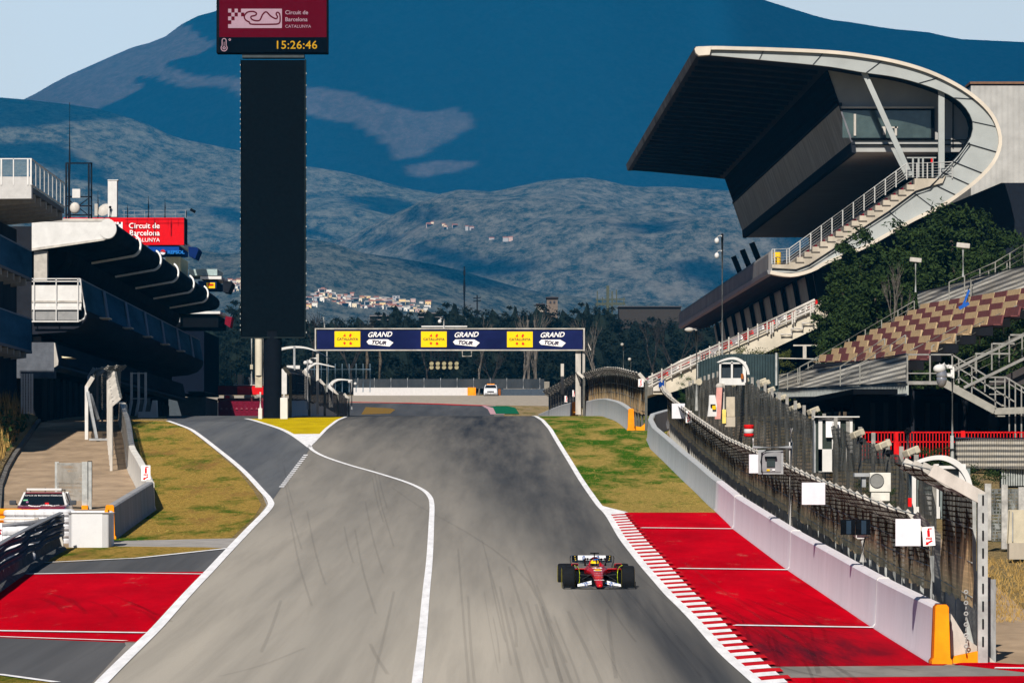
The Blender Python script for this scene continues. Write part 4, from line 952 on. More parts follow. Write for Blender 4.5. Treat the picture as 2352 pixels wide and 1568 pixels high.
# facade slabs
XW = px(73, 0, PDp).x
def slab(u0, v0, u1, v1, D, L, m, nm, parent=pb, **k): return prism_px(MB(), [(u0, v0), (u1, v0), (u1, v1), (u0, v1)], D, L).build(nm, m, parent, **k)
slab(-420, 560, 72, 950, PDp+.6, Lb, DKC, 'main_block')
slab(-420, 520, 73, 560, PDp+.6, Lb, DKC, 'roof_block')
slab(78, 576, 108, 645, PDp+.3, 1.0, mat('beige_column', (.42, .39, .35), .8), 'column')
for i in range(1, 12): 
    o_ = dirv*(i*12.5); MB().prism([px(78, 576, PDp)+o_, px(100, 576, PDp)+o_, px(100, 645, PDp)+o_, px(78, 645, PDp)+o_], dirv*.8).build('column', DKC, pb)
# upper balcony: glazed front leaning out, curved soffit
bal = [(73, 642), (183, 642), (196, 722), (193, 735), (183, 738), (183, 742), (73, 742)]
slab(73, 655, 187, 713, PDp+.25, .3, WH, 'balcony_end')
slab(73, 713, 180, 735, PDp+.3, .3, mat('grey_recess', (.25, .25, .25), .8), 'balcony_recess')
slab(73, 690, 188, 694, PDp+.18, .08, WHW, 'trim'); slab(73, 703, 186, 711, PDp+.15, .12, WH, 'trim')
rl = MB()
for v in (640, 646): rl.bar(px(73, v, PDp+.1), px(184, v, PDp+.1), .06)
for u in (78, 129, 179): rl.bar(px(u, 640, PDp+.1), px(u, 739, PDp+.1), .06)
rl.bar(px(73, 738, PDp+.1), px(181, 738, PDp+.1), .08); rl.tube([px(184, 640, PDp+.1), px(194, 705, PDp+.1), px(197, 722, PDp+.1), px(192, 733, PDp+.1), px(182, 737, PDp+.1)], .06, 6)
rl.build('end_railing', WH, pb)
prism_px(MB(), [(181, 641), (184, 640.5), (197, 712), (194, 712)], PDp+.7, Lb+8).build('balcony_glass', GLASSB, pb)
prism_px(MB(), [(181, 639), (185, 639), (185, 642), (181, 642)], PDp+.6, Lb+8).build('handrail', mat('pale_blue_rail', (.16, .20, .26), .5), pb)
for i in range(1, 7):
    o_ = dirv*(i*23.5-3); MB().prism([px(186, 642, PDp)+o_, px(188, 642, PDp)+o_, px(199, 714, PDp)+o_, px(195, 714, PDp)+o_], dirv*2.2).build('balcony_mullion', mat('pale_blue_panel', (.14, .20, .30), .4), pb)
prism_px(MB(), [(73, 739), (170, 739), (192, 715), (200, 713), (202, 720), (196, 735), (180, 752), (150, 762), (73, 768)], PDp+.8, Lb+6).build('balcony_soffit', mat('grey_soffit', (.02, .022, .03), .45, var=.2, scale=.5, stretch=(1, .1, 1)), pb, smooth=True)
for i in range(5): o_ = dirv*(12+i*24); MB().prism([px(186, 716, PDp)+o_, px(222, 716, PDp)+o_, px(222, 719, PDp)+o_, px(186, 719, PDp)+o_], dirv*3).build('light_shelf', WHW, pb)
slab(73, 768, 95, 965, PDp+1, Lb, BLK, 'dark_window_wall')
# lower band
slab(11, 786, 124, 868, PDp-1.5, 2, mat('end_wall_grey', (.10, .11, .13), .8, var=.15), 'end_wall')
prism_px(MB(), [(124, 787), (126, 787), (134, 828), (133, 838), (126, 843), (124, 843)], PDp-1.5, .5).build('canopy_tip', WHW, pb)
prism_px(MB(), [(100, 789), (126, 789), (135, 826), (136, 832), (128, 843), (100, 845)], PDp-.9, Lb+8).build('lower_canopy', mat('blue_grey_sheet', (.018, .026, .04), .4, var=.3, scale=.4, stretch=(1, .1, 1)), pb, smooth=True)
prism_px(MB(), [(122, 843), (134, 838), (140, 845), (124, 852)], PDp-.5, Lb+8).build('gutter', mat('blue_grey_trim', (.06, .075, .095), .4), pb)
prism_px(MB(), [(134, 817), (166, 821), (134, 822)], PDp+2, 4).build('light_shelf', mat('shelf_cream', (.8, .72, .5), .6), pb)  # narrow pale cream wedge beside the lower canopy
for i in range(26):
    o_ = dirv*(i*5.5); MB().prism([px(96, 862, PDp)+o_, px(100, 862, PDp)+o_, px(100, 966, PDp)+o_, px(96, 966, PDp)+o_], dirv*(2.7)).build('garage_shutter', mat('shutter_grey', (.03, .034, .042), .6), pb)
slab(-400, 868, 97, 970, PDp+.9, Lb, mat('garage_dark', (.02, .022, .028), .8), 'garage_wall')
# far end of the building seen beyond the canopy
eb = thing('pit_tower', 'dark tower block with white edged canopies and blue sponsor board at the pit exit', 'building', px(470, 955, 500))
def sl(u0, v0, u1, v1, D, L, m, nm, par=eb, **k): return MB().bb(px(u0, v0, D), px(u1, v1, D+L)).build(nm, m, par, **k)
sl(395, 760, 503, 912, 492, 25, mat('black_blue_wall', (.006, .009, .018), .6), 'lower_wall'); sl(240, 735, 400, 960, 500, 25, BLK, 'core_wall')
sl(230, 912, 500, 962, 497, 20, mat('grey_blue_wall', (.06, .075, .09), .7), 'ground_wall'); sl(430, 898, 503, 908, 490, 25, mat('slate_band', (.05, .06, .075), .6), 'band')
sl(380, 590, 432, 640, 505, 12, mat('pale_yellow_wall', (.62, .62, .42), .6), 'stair_wall'); sl(370, 680, 460, 712, 503, 12, MATS['pale_yellow_wall'], 'stair_wall'); sl(385, 640, 445, 690, 507, 10, DKC, 'core_wall')  # stair walls in one pale yellow
sl(340, 565, 432, 591, 500, 14, BLUEP, 'sponsor_board'); sl(340, 563, 441, 566.5, 499.8, 15, WH, 'roof_edge')
text('REPSOL', px(404, 579.5, 499.7), 7.5*500/F, mat('light_blue_lettering', (.02, .16, .50), .6), eb, bold=.05, wscale=1.1)
b = MB(); b.ring([(0, 0), (6*500/F, 0)], (px(374, 0, 499.7).x, 499.68, px(0, 579, 499.7).z), 'y', 20, 0, math.pi*.9); b.build('emblem', mat('emblem_red', (.45, .02, .02), .6), eb)
b = MB(); b.ring([(0, 0), (6*500/F, 0)], (px(374, 0, 499.7).x, 499.68, px(0, 579, 499.7).z), 'y', 20, math.pi*1.0, math.pi*1.9); b.build('emblem', mat('emblem_white', (.6, .6, .65), .6), eb)
MB().prism([px(432, 566, 500), px(452, 568, 500), px(456, 574, 500), px(448, 594, 500), px(434, 588, 500)], (0, 6, 0)).build('board_end', mat('deep_blue_board', (.006, .02, .10), .5), eb)
sl(434, 618, 512, 641, 505, 10, mat('pale_green_glass', (.30, .38, .38), .3, var=.2), 'glass_parapet'); sl(460, 641, 524, 644.5, 504, 12, WH, 'roof_edge')
sl(455, 645, 512, 670, 504.3, 11, mat('navy_board', (.008, .02, .07), .5), 'sponsor_board'); sl(474, 649, 494, 662, 504.1, .2, YELL, 'yellow_sticker'); sl(478, 652, 490, 655, 504.0, .1, SIGNR, 'red_stripe')
MB().prism([px(512, 645, 504), px(530, 646, 504), px(533, 652, 504), px(524, 672, 504), px(512, 670, 504)], (0, 6, 0)).build('board_end', DKM, eb)
sl(375, 720.5, 524, 724.5, 496, 14, WH, 'roof_edge'); sl(400, 725, 520, 760, 496.5, 14, BLK, 'overhang'); sl(410, 690, 414, 740, 495.5, .4, GREYP, 'post')
MB().prism([px(518, 726, 496), px(533, 728, 496), px(528, 752, 496), px(516, 744, 496)], (0, 4, 0)).build('board_end', DRED, eb)
# red bridge and mural further on
r = thing('red_footbridge', 'low red footbridge with fence between the pit tower and the screen pole', 'footbridge', px(560, 958, 520))
MB().bb(px(430, 886, 515), px(607, 907, 518)).build('deck', DRED, r); MB().bb(px(545, 886.5, 514.6), px(575, 906, 514.9)).bb(px(579, 886.5, 514.6), px(607, 906, 514.9)).build('red_panel', REDM, r)
MB().bb(px(536, 883, 514.8), px(607, 886, 518)).build('edge_beam', WHW, r)
for u in (540, 558, 577, 592, 605): MB().tube([px(u, 858, 515), px(u, 885, 515)], .05, 5).build('post', WHW, r)
MB().bb(px(546, 860, 515.2), px(556, 883, 515.4)).build('panel', BEIGE, r); MB().bb(px(562, 866, 515.2), px(600, 884, 515.3)).build('mesh_panel', NET_DK, r)
r = thing('mural_wall', 'dull red hoarding with a row of faint pale arrow marks', 'hoarding', px(550, 957, 505))
MB().bb(px(501, 921, 505), px(606, 958, 505.4)).build('board', mat('dull_crimson', (.13, .008, .022), .7, var=.15), r)
MB().bb(px(500, 914, 508), px(606, 921, 509)).build('top_band', mat('brick_red', (.16, .03, .03), .8), r)
b = MB()
for i in range(9):
    u = 509+i*11.5; b.add([px(u-3, 940, 504.9), px(u+3, 940, 504.9), px(u+1.5, 936, 504.9), px(u-1.5, 936, 504.9)], [(0, 1, 2, 3)])
b.build('arrow_marks', mat('faint_pink', (.22, .05, .07), .7), r, recalc=False)
r = thing('parked_truck', 'pale truck tops glimpsed over the red hoarding', 'truck', px(520, 958, 512))
MB().bb(px(514, 906, 511), px(538, 919, 516)).bb(px(560, 907, 511), px(585, 916, 516)).bb(px(588, 905, 511), px(606, 915, 516)).build('cab', mat('pale_cab', (.30, .27, .25), .6), r, bevel=.15)
MB().bb(px(517, 908, 510.8), px(528, 916, 510.95)).build('red_panel', REDM, r)
r = thing('vent_stack', 'tall cream cylinder with ladder beside the screen pole', 'chimney', px(594, 862, 420))
MB().ring([(.28*1, 0), (.29, 2.9), (.33, 2.9), (.33, 3.1), (.26, 3.15), (.0, 3.2)], (px(594, 0, 420).x, 420, px(0, 862, 420).z), 'z', 20).build('stack_body', mat('cream_paint', (.60, .55, .44), .6, var=.12, scale=.5), r, smooth=True)
b = MB()
for s in (605, 608.5): b.tube([px(s, 770, 419.8), px(s, 880, 419.8)], .04, 5)
for i in range(9): b.tube([px(605, 785+i*10, 419.8), px(608.5, 785+i*10, 419.8)], .03, 4)
b.build('ladder', WHW, r)
MB().bb(px(586, 862, 419.9), px(603, 890, 421)).build('plinth', BEIGE, r)
r = thing('thin_mast', 'thin grey mast with a small box left of the cream cylinder', 'mast', px(578, 885, 420)); MB().tube([px(578, 885, 420), px(578, 775, 420)], .06, 6).build('pole_shaft', GALV, r); MB().bb(px(574.5, 837, 419.8), px(581, 848, 420.1)).build('junction_box', BEIGE, r)

# left near building
lb_ = thing('race_control_building', 'near left grey building with glass railed balconies on ribbed slabs', 'building', px(-60, 1000, 290))
DL = 290.0; LL = 24.8
MB().bb((-60, 291.5, -1), (-29.3, 314.2, (V0-482)*290/F)).build('main_block', mat('shaded_grey_render', (.028, .034, .045), .85, var=.2, scale=.3), lb_)  # wall colour set dark, shade under the balcony painted in
prism_px(MB(), [(-200, 405), (72, 406), (72, 456), (-200, 458)], DL, 1.0).build('balcony_face', mat('grey_render', (.46, .45, .44), .8, var=.08), lb_)
prism_px(MB(), [(-200, 428), (72, 428), (72, 440), (-200, 440)], DL+1.02, LL).build('balcony_slab', mat('slab_grey', (.14, .15, .17), .8), lb_)
for i in range(6):
    o_ = dirv*(3.0+i*4.1); MB().prism([px(-200, 440, DL)+o_, px(70, 440, DL)+o_, px(70, 459, DL)+o_, px(-200, 482, DL)+o_], dirv*.5).build('slab_rib', mat('rib_beige', (.36, .33, .29), .8), lb_)
b = MB(); b.bar(px(-100, 365, DL), px(72, 365, DL), .06); b.bar(px(72, 365, DL), px(72, 365, DL)+dirv*LL, .06); b.bar(px(72, 424, DL), px(72, 424, DL)+dirv*LL, .08)
for u in (3, 31, 64, 71): b.bar(px(u, 365, DL), px(u, 425, DL), .09 if u != 31 else .06)
for i in range(1, 9): b.bar(px(72, 366, DL)+dirv*(i*3.1), px(72, 424, DL)+dirv*(i*3.1), .05)
b.build('railing', WH, lb_)
gl = mat('clear_balcony_glass', (.16, .22, .25), .15, var=.15, alpha=.45)
b = MB(); b.add([px(4, 368, DL+.02), px(63, 368, DL+.02), px(63, 404, DL+.02), px(4, 404, DL+.02)], [(0, 1, 2, 3)]); b.build('glass_panel', gl, lb_, recalc=False)
b = MB(); q = [px(72.2, 368, DL), px(72.2, 423, DL)]; b.add([q[0], q[1], q[1]+dirv*LL, q[0]+dirv*LL], [(0, 1, 2, 3)]); b.build('glass_panel', gl, lb_, recalc=False)
for zt, zb, zr_ in ((577, 640, 655), (733, 806, 820)):
    # lower balconies ending level with the pit building front (defined at D=315)
    D2 = 314.5; k = -(D2-262)
    def q3(u, v): return px(u, v, D2)+dirv*k
    bm_ = MB(); bm_.prism([q3(71, zt+2), q3(73, zt+2), q3(73, zb), q3(71, zb)], dirv*(-k)); bm_.build('balcony_glass', GLASSB, lb_)
    MB().prism([q3(70, zt-1), q3(74, zt-1), q3(74, zt+2), q3(70, zt+2)], dirv*(-k)).build('handrail', MATS['pale_blue_rail'], lb_)
    MB().prism([q3(-60, zb), q3(74, zb), q3(74, zb+6), q3(-60, zb+6)], dirv*(-k)).build('balcony_slab', MATS['slab_grey'], lb_)
    for i in range(12):
        o_ = dirv*(1+i*4.3); MB().prism([q3(-60, zb+6)+o_, q3(72, zb+6)+o_, q3(72, zr_+5)+o_, q3(-60, zr_+20)+o_], dirv*.5).build('slab_rib', MATS['rib_beige'], lb_)
# roof sign and rooftop equipment
sg = thing('roof_sign', 'long red roof sign with white circuit lettering behind the white canopy', 'sign', px(285, 563, 470))
MB().bb(px(146, 500, 470), px(424, 563.5, 471)).build('board', SIGNR, sg)
MB().bb(px(424.3, 500, 470.1), px(428, 563, 474)).build('side_panel', DKM, sg)
b = MB(); 
for i in range(3): b.bb(px(262+i*5.5, 510+(i % 2)*5, 469.9), px(267+i*5.5, 515+(i % 2)*5, 469.98))
b.bb(px(268, 510, 469.9), px(281.5, 560, 469.97)); b.build('emblem_plate', TXW, sg)
for t, v, hh, bo, ws in (('Circuit de', 519, 12.5, .014, 1), ('Barcelona', 535.5, 12.5, .014, 1), ('CATALUNYA', 551.5, 9, 0, 1)):
    text(t, px(367 if t != 'CATALUNYA' else 367, v, 469.85), hh*470/F, TXW, sg, align='RIGHT', bold=bo, wscale=ws)
tt = thing('lattice_mast', 'dark open lattice frame with tall whip aerial on the pit roof', 'mast', px(180, 500, 460)); b = MB()
for u, D in ((152, 460), (204, 460), (158, 463), (210, 463)): b.bar(px(u, 374, D), px(u, 502, D), .14)
for v in (375, 452, 473, 494):
    b.bar(px(152, v, 460), px(204, v, 460), .12); b.bar(px(158, v, 463), px(210, v, 463), .12); b.bar(px(204, v, 460), px(210, v, 463), .1)
b.bar(px(152, 455, 460), px(204, 495, 460), .08); b.bar(px(204, 455, 460), px(152, 495, 460), .08); b.build('frame', DKM, tt)
MB().tube([px(160, 500, 459.8), px(160, 380, 459.8), px(160, 236, 459.8)], [.12, .08, .03], 6).build('aerial', DKM, tt)
MB().bb(px(166, 434, 459.5), px(185, 455, 459.9)).build('white_box', WH, tt); MB().ball(px(172, 478, 459.6), (.45, .3, .5)).build('dish', WHW, tt, smooth='all')
r = thing('roof_vent', 'tall white rectangular chimney above the red roof sign', 'chimney', px(260, 500, 450))
MB().bb(px(247.5, 415, 450), px(271, 500, 451.2)).build('shaft', WH, r, bevel=.03); MB().bb(px(247, 412.5, 449.95), px(274, 416.5, 451.4)).build('cap', WH, r)
MB().tube([px(252, 500, 449.7), px(253, 480, 449.7)], .06, 6).ball(px(253, 476, 449.7), .12).build('lamp', BLK, r)
r = thing('satellite_dish', 'grey satellite dish tilted beside the white chimney', 'satellite dish', px(236, 492, 455))
MB().ring([(0, 0), (.25, .03), (.5, .12), (.62, .2)], (0, 0, 0), 'y', 18).build('dish', WHW, r, local=True, smooth='all'); r.rotation_euler = (R(-30), 0, R(-25)); r.location = px(237, 479, 455)
r = thing('roof_cabinet', 'small white cabinet on the roof beside the dish', 'cabinet', px(224, 500, 455)); MB().bb(px(217, 468, 455), px(226, 497, 455.8)).build('casing', WHW, r, bevel=.03)
for u, v, lab in ((341, 450, 'left thin aerial on the red roof sign'), (379, 456, 'right thin aerial on the red roof sign'), (225, 438, 'dark stub aerial beside the roof cabinet'), (293, 470, 'short stub aerial between chimney and aerials')):
    tag(MB().tube([px(u, 500, 468), px(u, (v+500)/2, 468), px(u, v, 468)], [.07, .06, .02], 5).build('aerial', DKM), lab, 'aerial')
r = thing('roof_railing', 'thin wire railing along the red roof sign top with a floodlight at its end', 'railing', px(428, 500, 469)); b = MB()
for v in (484, 493): b.bar(px(280, v, 469), px(428, v-1, 469), .03)
for i in range(7): b.bar(px(285+i*23.5, 482, 469), px(285+i*23.5, 500, 469), .03)
b.build('rail', GREYP, r); MB().bar(px(428, 500, 469), px(428, 484, 469), .06).box(px(443, 484, 469), (.5, .3, .25), Matrix.Rotation(.5, 3, 'Y')).build('floodlight', BLK, r)
# ---------------------------------------------------------------- main grandstand
SD = 420.0; SL = 164.0
gs = thing('main_grandstand', 'huge grandstand wrapped by a pale curved C shaped roof band', 'grandstand', px(1900, 900, SD))
OUT = [(1598, 109), (1640, 107), (1700, 108.5), (1760, 110), (1880, 115), (1960, 122), (2050, 137), (2130, 160), (2200, 193), (2252, 230), (2285, 268), (2300, 310), (2299, 340), (2285, 374), (2255, 408), (2215, 441), (2160, 478), (2100, 507), (2040, 541), (1980, 573), (1900, 605), (1870, 621.8), (1828, 634), (1798, 633.5), (1769, 628)]
INN = [(1603, 128), (1630, 127), (1744, 137.4), (1895, 152), (1980, 166), (2068, 179.5), (2156.5, 207), (2207, 236), (2232, 272), (2234.5, 301.7), (2224, 327), (2198.7, 360.7), (2165, 394), (2135.5, 421.7), (2101, 426), (2038.6, 474), (1975, 514), (1912, 560), (1857.5, 598), (1828, 613), (1773, 614)]
oc = smoothline(OUT, 4); ic = smoothline(INN[:14], 4)+INN[14:]
def quadstrip(A, B, n, D, L, mb):
    """solid band between two outlines, resampled to equal parameter"""
    def res(P):
        d = [0]
        for a, b in zip(P, P[1:]): d.append(d[-1]+math.hypot(b[0]-a[0], b[1]-a[1]))
        return [(float(np.interp(d[-1]*i/n, d, [p[0] for p in P])), float(np.interp(d[-1]*i/n, d, [p[1] for p in P]))) for i in range(n+1)]
    a, b = res(A), res(B); secs = []
    for i in range(n+1):
        p, q = px(*a[i], D), px(*b[i], D); secs.append([p, q, q+dirv*L, p+dirv*L])
    mb.loft(secs); return a, b
mb = MB(); aa, bb_ = quadstrip(oc, ic, 72, SD, .5, mb); mb.build('side_band', PANEL, gs, recalc=True)
mb = MB(); inr = [(u+(1176+724-u)*.012 if 0 else u, v) for u, v in oc]
cx, cy = 1900, 350
def inset(P, d):
    out = []
    for i, (u, v) in enumerate(P):
        a = P[max(0, i-1)]; b = P[min(len(P)-1, i+1)]; t = (b[0]-a[0], b[1]-a[1]); L = math.hypot(*t) or 1; out.append((u-t[1]/L*d, v+t[0]/L*d))
    return out
quadstrip(inset(oc, -1.0), inset(oc, 7), 90, SD-.35, 1.6, mb); mb.build('rim', RIM, gs, smooth=False)
MB().prism([px(1595, 112, SD-.4), px(1604, 107, SD-.4), px(1634, 107, SD-.4), px(1630, 126, SD-.4), px(1605, 128, SD-.4), px(1598, 122, SD-.4)], dirv*1.2).build('roof_nose', RIM, gs)
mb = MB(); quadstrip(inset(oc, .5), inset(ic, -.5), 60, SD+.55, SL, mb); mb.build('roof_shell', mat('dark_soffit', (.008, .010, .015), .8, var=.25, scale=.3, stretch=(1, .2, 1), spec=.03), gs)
mb = MB(); mb.prism([px(1596, 108, SD+1.3), px(1612, 106.5, SD+1.3), px(1610, 128, SD+1.3), px(1600, 127, SD+1.3)], dirv*SL); mb.build('roof_edge', mat('grey_roof_edge', (.13, .12, .115), .6, var=.4, scale=.15), gs)
b = MB()
for i in (8, 15, 22, 29, 34, 38, 41, 44, 46, 48, 51, 55, 59, 62): 
    p, q = px(*aa[i], SD-.04), px(*bb_[i], SD-.04); b.bar(p, q, .05, .14 if i in (41, 44, 46, 48) else .07, up=(0, 1, 0))
b.build('panel_joint', DKM, gs)
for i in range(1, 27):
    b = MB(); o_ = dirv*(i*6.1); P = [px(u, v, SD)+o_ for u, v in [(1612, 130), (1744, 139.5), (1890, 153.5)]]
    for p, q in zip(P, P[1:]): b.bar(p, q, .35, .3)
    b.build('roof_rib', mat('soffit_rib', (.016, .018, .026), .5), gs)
# hospitality box
BX = [(1898, 152), (1929, 240), (1958.6, 327), (1962, 349), (2080, 349), (2208, 349), (2228, 322), (2234, 300), (2231, 272), (2206, 236), (2156, 208), (2068, 180), (1980, 167)]
prism_px(MB(), BX, SD+4.5, SL-6).build('upper_box', mat('box_facade', (.34, .34, .33), .7, var=.08, scale=.4), gs)
prism_px(MB(), [(1896.5, 154), (1927.5, 241), (1929, 240), (1898, 152)], SD+4.4, SL-6).build('dark_cladding', DCORR, gs)
b = MB(); b.prism([px(1926, 243, SD+4.3), px(1929, 241, SD+4.3), px(1959.5, 327, SD+4.3), px(1956, 330, SD+4.3)], dirv*(SL-6)); 
m, n, bs = node_mat('painted_reflection_band'); bs.inputs['Roughness'].default_value = .3; bs.inputs['Specular IOR Level'].default_value = .08
c_ = mix(n, mr(n, nz(n, .5, (1, 1.2, .10), 8, .8), .40, .62), (.006, .009, .016), (.17, .17, .19)); n.links.new(c_, bs.inputs['Base Color'])  # pale streaks paint reflections into the glass colour
b.build('window_band', m, gs)
prism_px(MB(), [(1955, 327), (1964, 326), (1966, 352), (1957, 350)], SD+4.2, SL-6).build('window_sill', mat('sill_dark', (.02, .024, .032), .5), gs)
prism_px(MB(), [(1924, 236), (1934, 236), (1934, 243), (1924, 243)], SD+4.2, SL-6).build('window_head', mat('head_dark', (.02,.025,.035), .5), gs)
# facade details facing the camera
wf = MB().bb(px(1935, 254, SD+4.35), px(2142, 317, SD+4.5)).build('facade_window', mat('greenish_glass', (.045, .065, .060), .12, var=.35, scale=.5, spec=.8), gs)
b = MB(); b.bb(px(1930, 250, SD+4.15), px(2146, 254, SD+4.5)).bb(px(2139, 250, SD+4.2), px(2146, 320, SD+4.5)).bb(px(1955, 317, SD+4.2), px(2146, 320, SD+4.5)); b.build('window_frame', BLK, gs)
MB().bb(px(1933, 245, SD+4.1), px(2144, 250, SD+4.5)).build('lintel', RIM, gs)
b = MB(); b.bb(px(1957, 331, SD+4.2), px(2222, 333.5, SD+4.5)).bb(px(1957, 321, SD+4.3), px(2226, 322.5, SD+4.5)); b.build('facade_joint', BLK, gs)
MB().bb(px(1961, 262, SD+4.2), px(1966, 312, SD+4.34)).build('interior_post', WHW, gs)
MB().bb(px(2024, 291, SD+4.2), px(2062, 295, SD+4.34)).bb(px(2028, 295, SD+4.2), px(2034, 310, SD+4.34)).bb(px(2055, 291, SD+4.2), px(2060, 312, SD+4.34)).build('interior_table', WHW, gs)
MB().bb(px(2188, 235, SD+4.35), px(2189.5, 340, SD+4.5)).build('facade_joint', BLK, gs)
prism_px(MB(), [(2160, 349), (2230, 349), (2222, 345), (2205, 368), (2172, 402), (2160, 402)], SD+5.5, SL-8).build('concourse_wall', BLK, gs)
# seating deck as steps
ns_ = 15; u0, v0_ = 1830, 602; du, dv_ = (2101-1830)/ns_, (602-424)/ns_
st = [(1773, 615), (1773, 607), (1812, 607), (1812, 602)]
for i in range(ns_): st += [(u0+du*i, v0_-dv_*i), (u0+du*i, v0_-dv_*(i+1)), ]
st += [(2101, 424), (2101, 410), (2165, 410), (2172, 403), (2165, 420), (2135, 428), (2103, 438), (2040, 485), (1976, 526), (1913, 571), (1858, 607), (1828, 618)]
prism_px(MB(), st, SD-.25, SL-5).build('seating_deck', CONCR, gs)
b = MB(); 
for i in range(ns_):
    if i % 1 == 0: u = u0+du*i+6; v = v0_-dv_*(i+1); b.prism([px(u, v-4, SD+.8), px(u+4, v-5, SD+.8), px(u+5, v, SD+.8), px(u, v, SD+.8)], dirv*(SL-8))
b.build('seat_rows', DRED, gs)
b = MB()
for i in range(ns_): u = u0+du*i; v = v0_-dv_*i; b.bb(px(u-3, v-.5, SD-.3), px(u+17, v+2.2, SD-.22))
b.build('step_joint', mat('tread_dark', (.09, .08, .07), .8), gs)  # thin dark strip at each step
b = MB(); b.tube([px(u, v, SD-.3) for u, v in [(1773, 619), (1828, 621), (1858, 610), (1913, 574), (1976, 529), (2040, 488), (2103, 441), (2136, 430), (2167, 398), (2200, 365), (2227, 328)]], .07, 5); b.build('edge_trim', DKM, gs)
b = MB()
prev = None
HR = [(1773, 573), (1813, 571), (2082, 376), (2188, 372)]
for r_ in (0, 5, 10, 15, 20, 25): b.tube([px(u, v+r_*1.25, SD-.1) for u, v in HR], .05 if r_ == 0 else .022, 5)
for i in range(12): u = 1813+i*24.5; v = 571-i*17.75; b.bar(px(u, v, SD-.1), px(u, v+37, SD-.1), .09)
for u in (1773, 1779, 1807, 2106, 2130, 2160, 2187): b.bar(px(u, 573 if u < 1900 else 374, SD-.1), px(u, 606 if u < 1900 else 410, SD-.1), .09)
b.build('stair_railing', mat('pale_railing', (.40, .40, .39), .5), gs)
b = MB()
for u in (2095, 2108, 2118, 2140): b.bb(px(u, 363, SD+5.0), px(u+3.5, 408, SD+5.2))
b.bb(px(2083, 361, SD+5.0), px(2150, 364, SD+5.2)); b.build('concourse_gate', PANEL, gs)
MB().bb(px(2138, 364, SD+4.9), px(2142, 373, SD+5)).build('red_box', REDM, gs)
for (a, b2, w) in (((1984, 166), (2091, 404), .42), ((2162, 207), (2162, 408), .48), ((2053, 345), (2083, 404), .3)): MB().bar(px(*a, SD+.8), px(*b2, SD+.8), w, w).build('strut', PANEL, gs)
# gallery front and lower glazed storey
prism_px(MB(), [(1765, 584), (1769, 577), (1773, 577), (1773, 628), (1765, 622)], SD+.2, SL-.4).build('gallery_front', mat('gallery_pale_metal', (.20, .19, .185), .6, var=.12, scale=.25), gs)
prism_px(MB(), [(1762, 620), (1773, 622), (1773, 631), (1764, 629)], SD+.1, SL-.4).build('gallery_trim', mat('gallery_trim_metal', (.22, .22, .23), .5), gs)
prism_px(MB(), [(1858, 630), (1868, 628), (1882, 705), (1871, 705)], SD+6, SL-10).build('lower_window_wall', MATS['painted_reflection_band'], gs)
for i in range(10): o_ = dirv*(i*16); MB().prism([px(1852, 628, SD+5)+o_, px(1866, 628, SD+5)+o_, px(1880, 706, SD+5)+o_, px(1866, 706, SD+5)+o_], dirv*2.2).build('pier', BLK, gs)
prism_px(MB(), [(1868, 600), (2300, 420), (2420, 420), (2420, 1000), (1900, 1000), (1882, 705)], SD+8, SL-20).build('rear_block', mat('rear_block_dark', (.012, .015, .022), .7), gs)
for i in range(3):
    b = MB(); o_ = dirv*(108+i*17); b.bar(px(1905, 425, SD)+o_*1, px(1960, 560, SD)+o_*1, .55, .55)
    b.build('inner_strut', DKM, gs)
tag(MB().ring([(.28, 0), (.3, .05), (.3, .88), (.26, .93), (0, .93)], px(1785, 606.5, SD+1), 'z', 14).build('rubbish_drum', YELL, smooth=True), 'yellow drum standing on the grandstand landing at the foot of the stairs', 'drum')
# lower stand
lg = thing('lower_grandstand', 'lower tier of red and white seats with white rails below the curved grandstand', 'grandstand', px(1700, 900, SD))
nst = 16; st = [(1500, 886)]
for i in range(nst): u = 1500+i*24.5; v = 886-i*11.7; st += [(u, v-11.7), (u+24.5, v-11.7)]
st += [(1893, 700), (1896, 745), (1799, 790), (1640, 868), (1530, 905), (1500, 905)]
prism_px(MB(), st, SD, 240).build('deck', mat('cream_concrete', (.52, .47, .38), .9, var=.15, scale=.6), lg)
b = MB(); b2 = MB()
for i in range(nst):
    u = 1506+i*24.5; v = 874-i*11.7; (b if i % 2 else b2).prism([px(u, v-10, SD+.5), px(u+4, v-10, SD+.5), px(u+5, v, SD+.5), px(u, v, SD+.5)], dirv*230)
    (b2 if i % 2 else b).prism([px(u+12, v-9, SD+.5), px(u+16, v-9, SD+.5), px(u+17, v, SD+.5), px(u+12, v, SD+.5)], dirv*230)
b.build('seat_rows', REDM, lg); b2.build('seat_rows', TXW, lg)
b = MB()
for dv2, w in ((0, .14), (7, .07), (13, .07), (20, .12)): b.tube([px(1490, 868+dv2, SD-.3), px(1560, 832+dv2, SD-.3), px(1872, 689+dv2, SD-.3)], w, 6)
for i in range(17): u = 1498+i*22; v = 866-(u-1490)*.468; b.bar(px(u, v-6 if i < 12 else v, SD-.3), px(u, v+26, SD-.3), .1)
for i in range(3): u = 1793+i*25; v = 768-i*13; b.tube([px(u, v, SD-.3), px(u+25, v, SD-.3), px(u+25, v-13, SD-.3)], .1, 5)
for u in (1770, 1820, 1862): b.bar(px(u, 740-(u-1770)*.47, SD-.35), px(u, 768-(u-1770)*.47, SD-.35), .12); b.bar(px(u+5, 738-(u-1770)*.47, SD-.35), px(u+5, 764-(u-1770)*.47, SD-.35), .12)
b.build('side_railing', mat('cream_railing', (.50, .47, .43), .5), lg)
MB().bb(px(1500, 868, SD-.2), px(1528, 898, SD+.5)).build('end_wall', WHW, lg); MB().bb(px(1513, 872, SD-.3), px(1525, 888, SD-.21)).build('blue_door', BLUEP, lg)
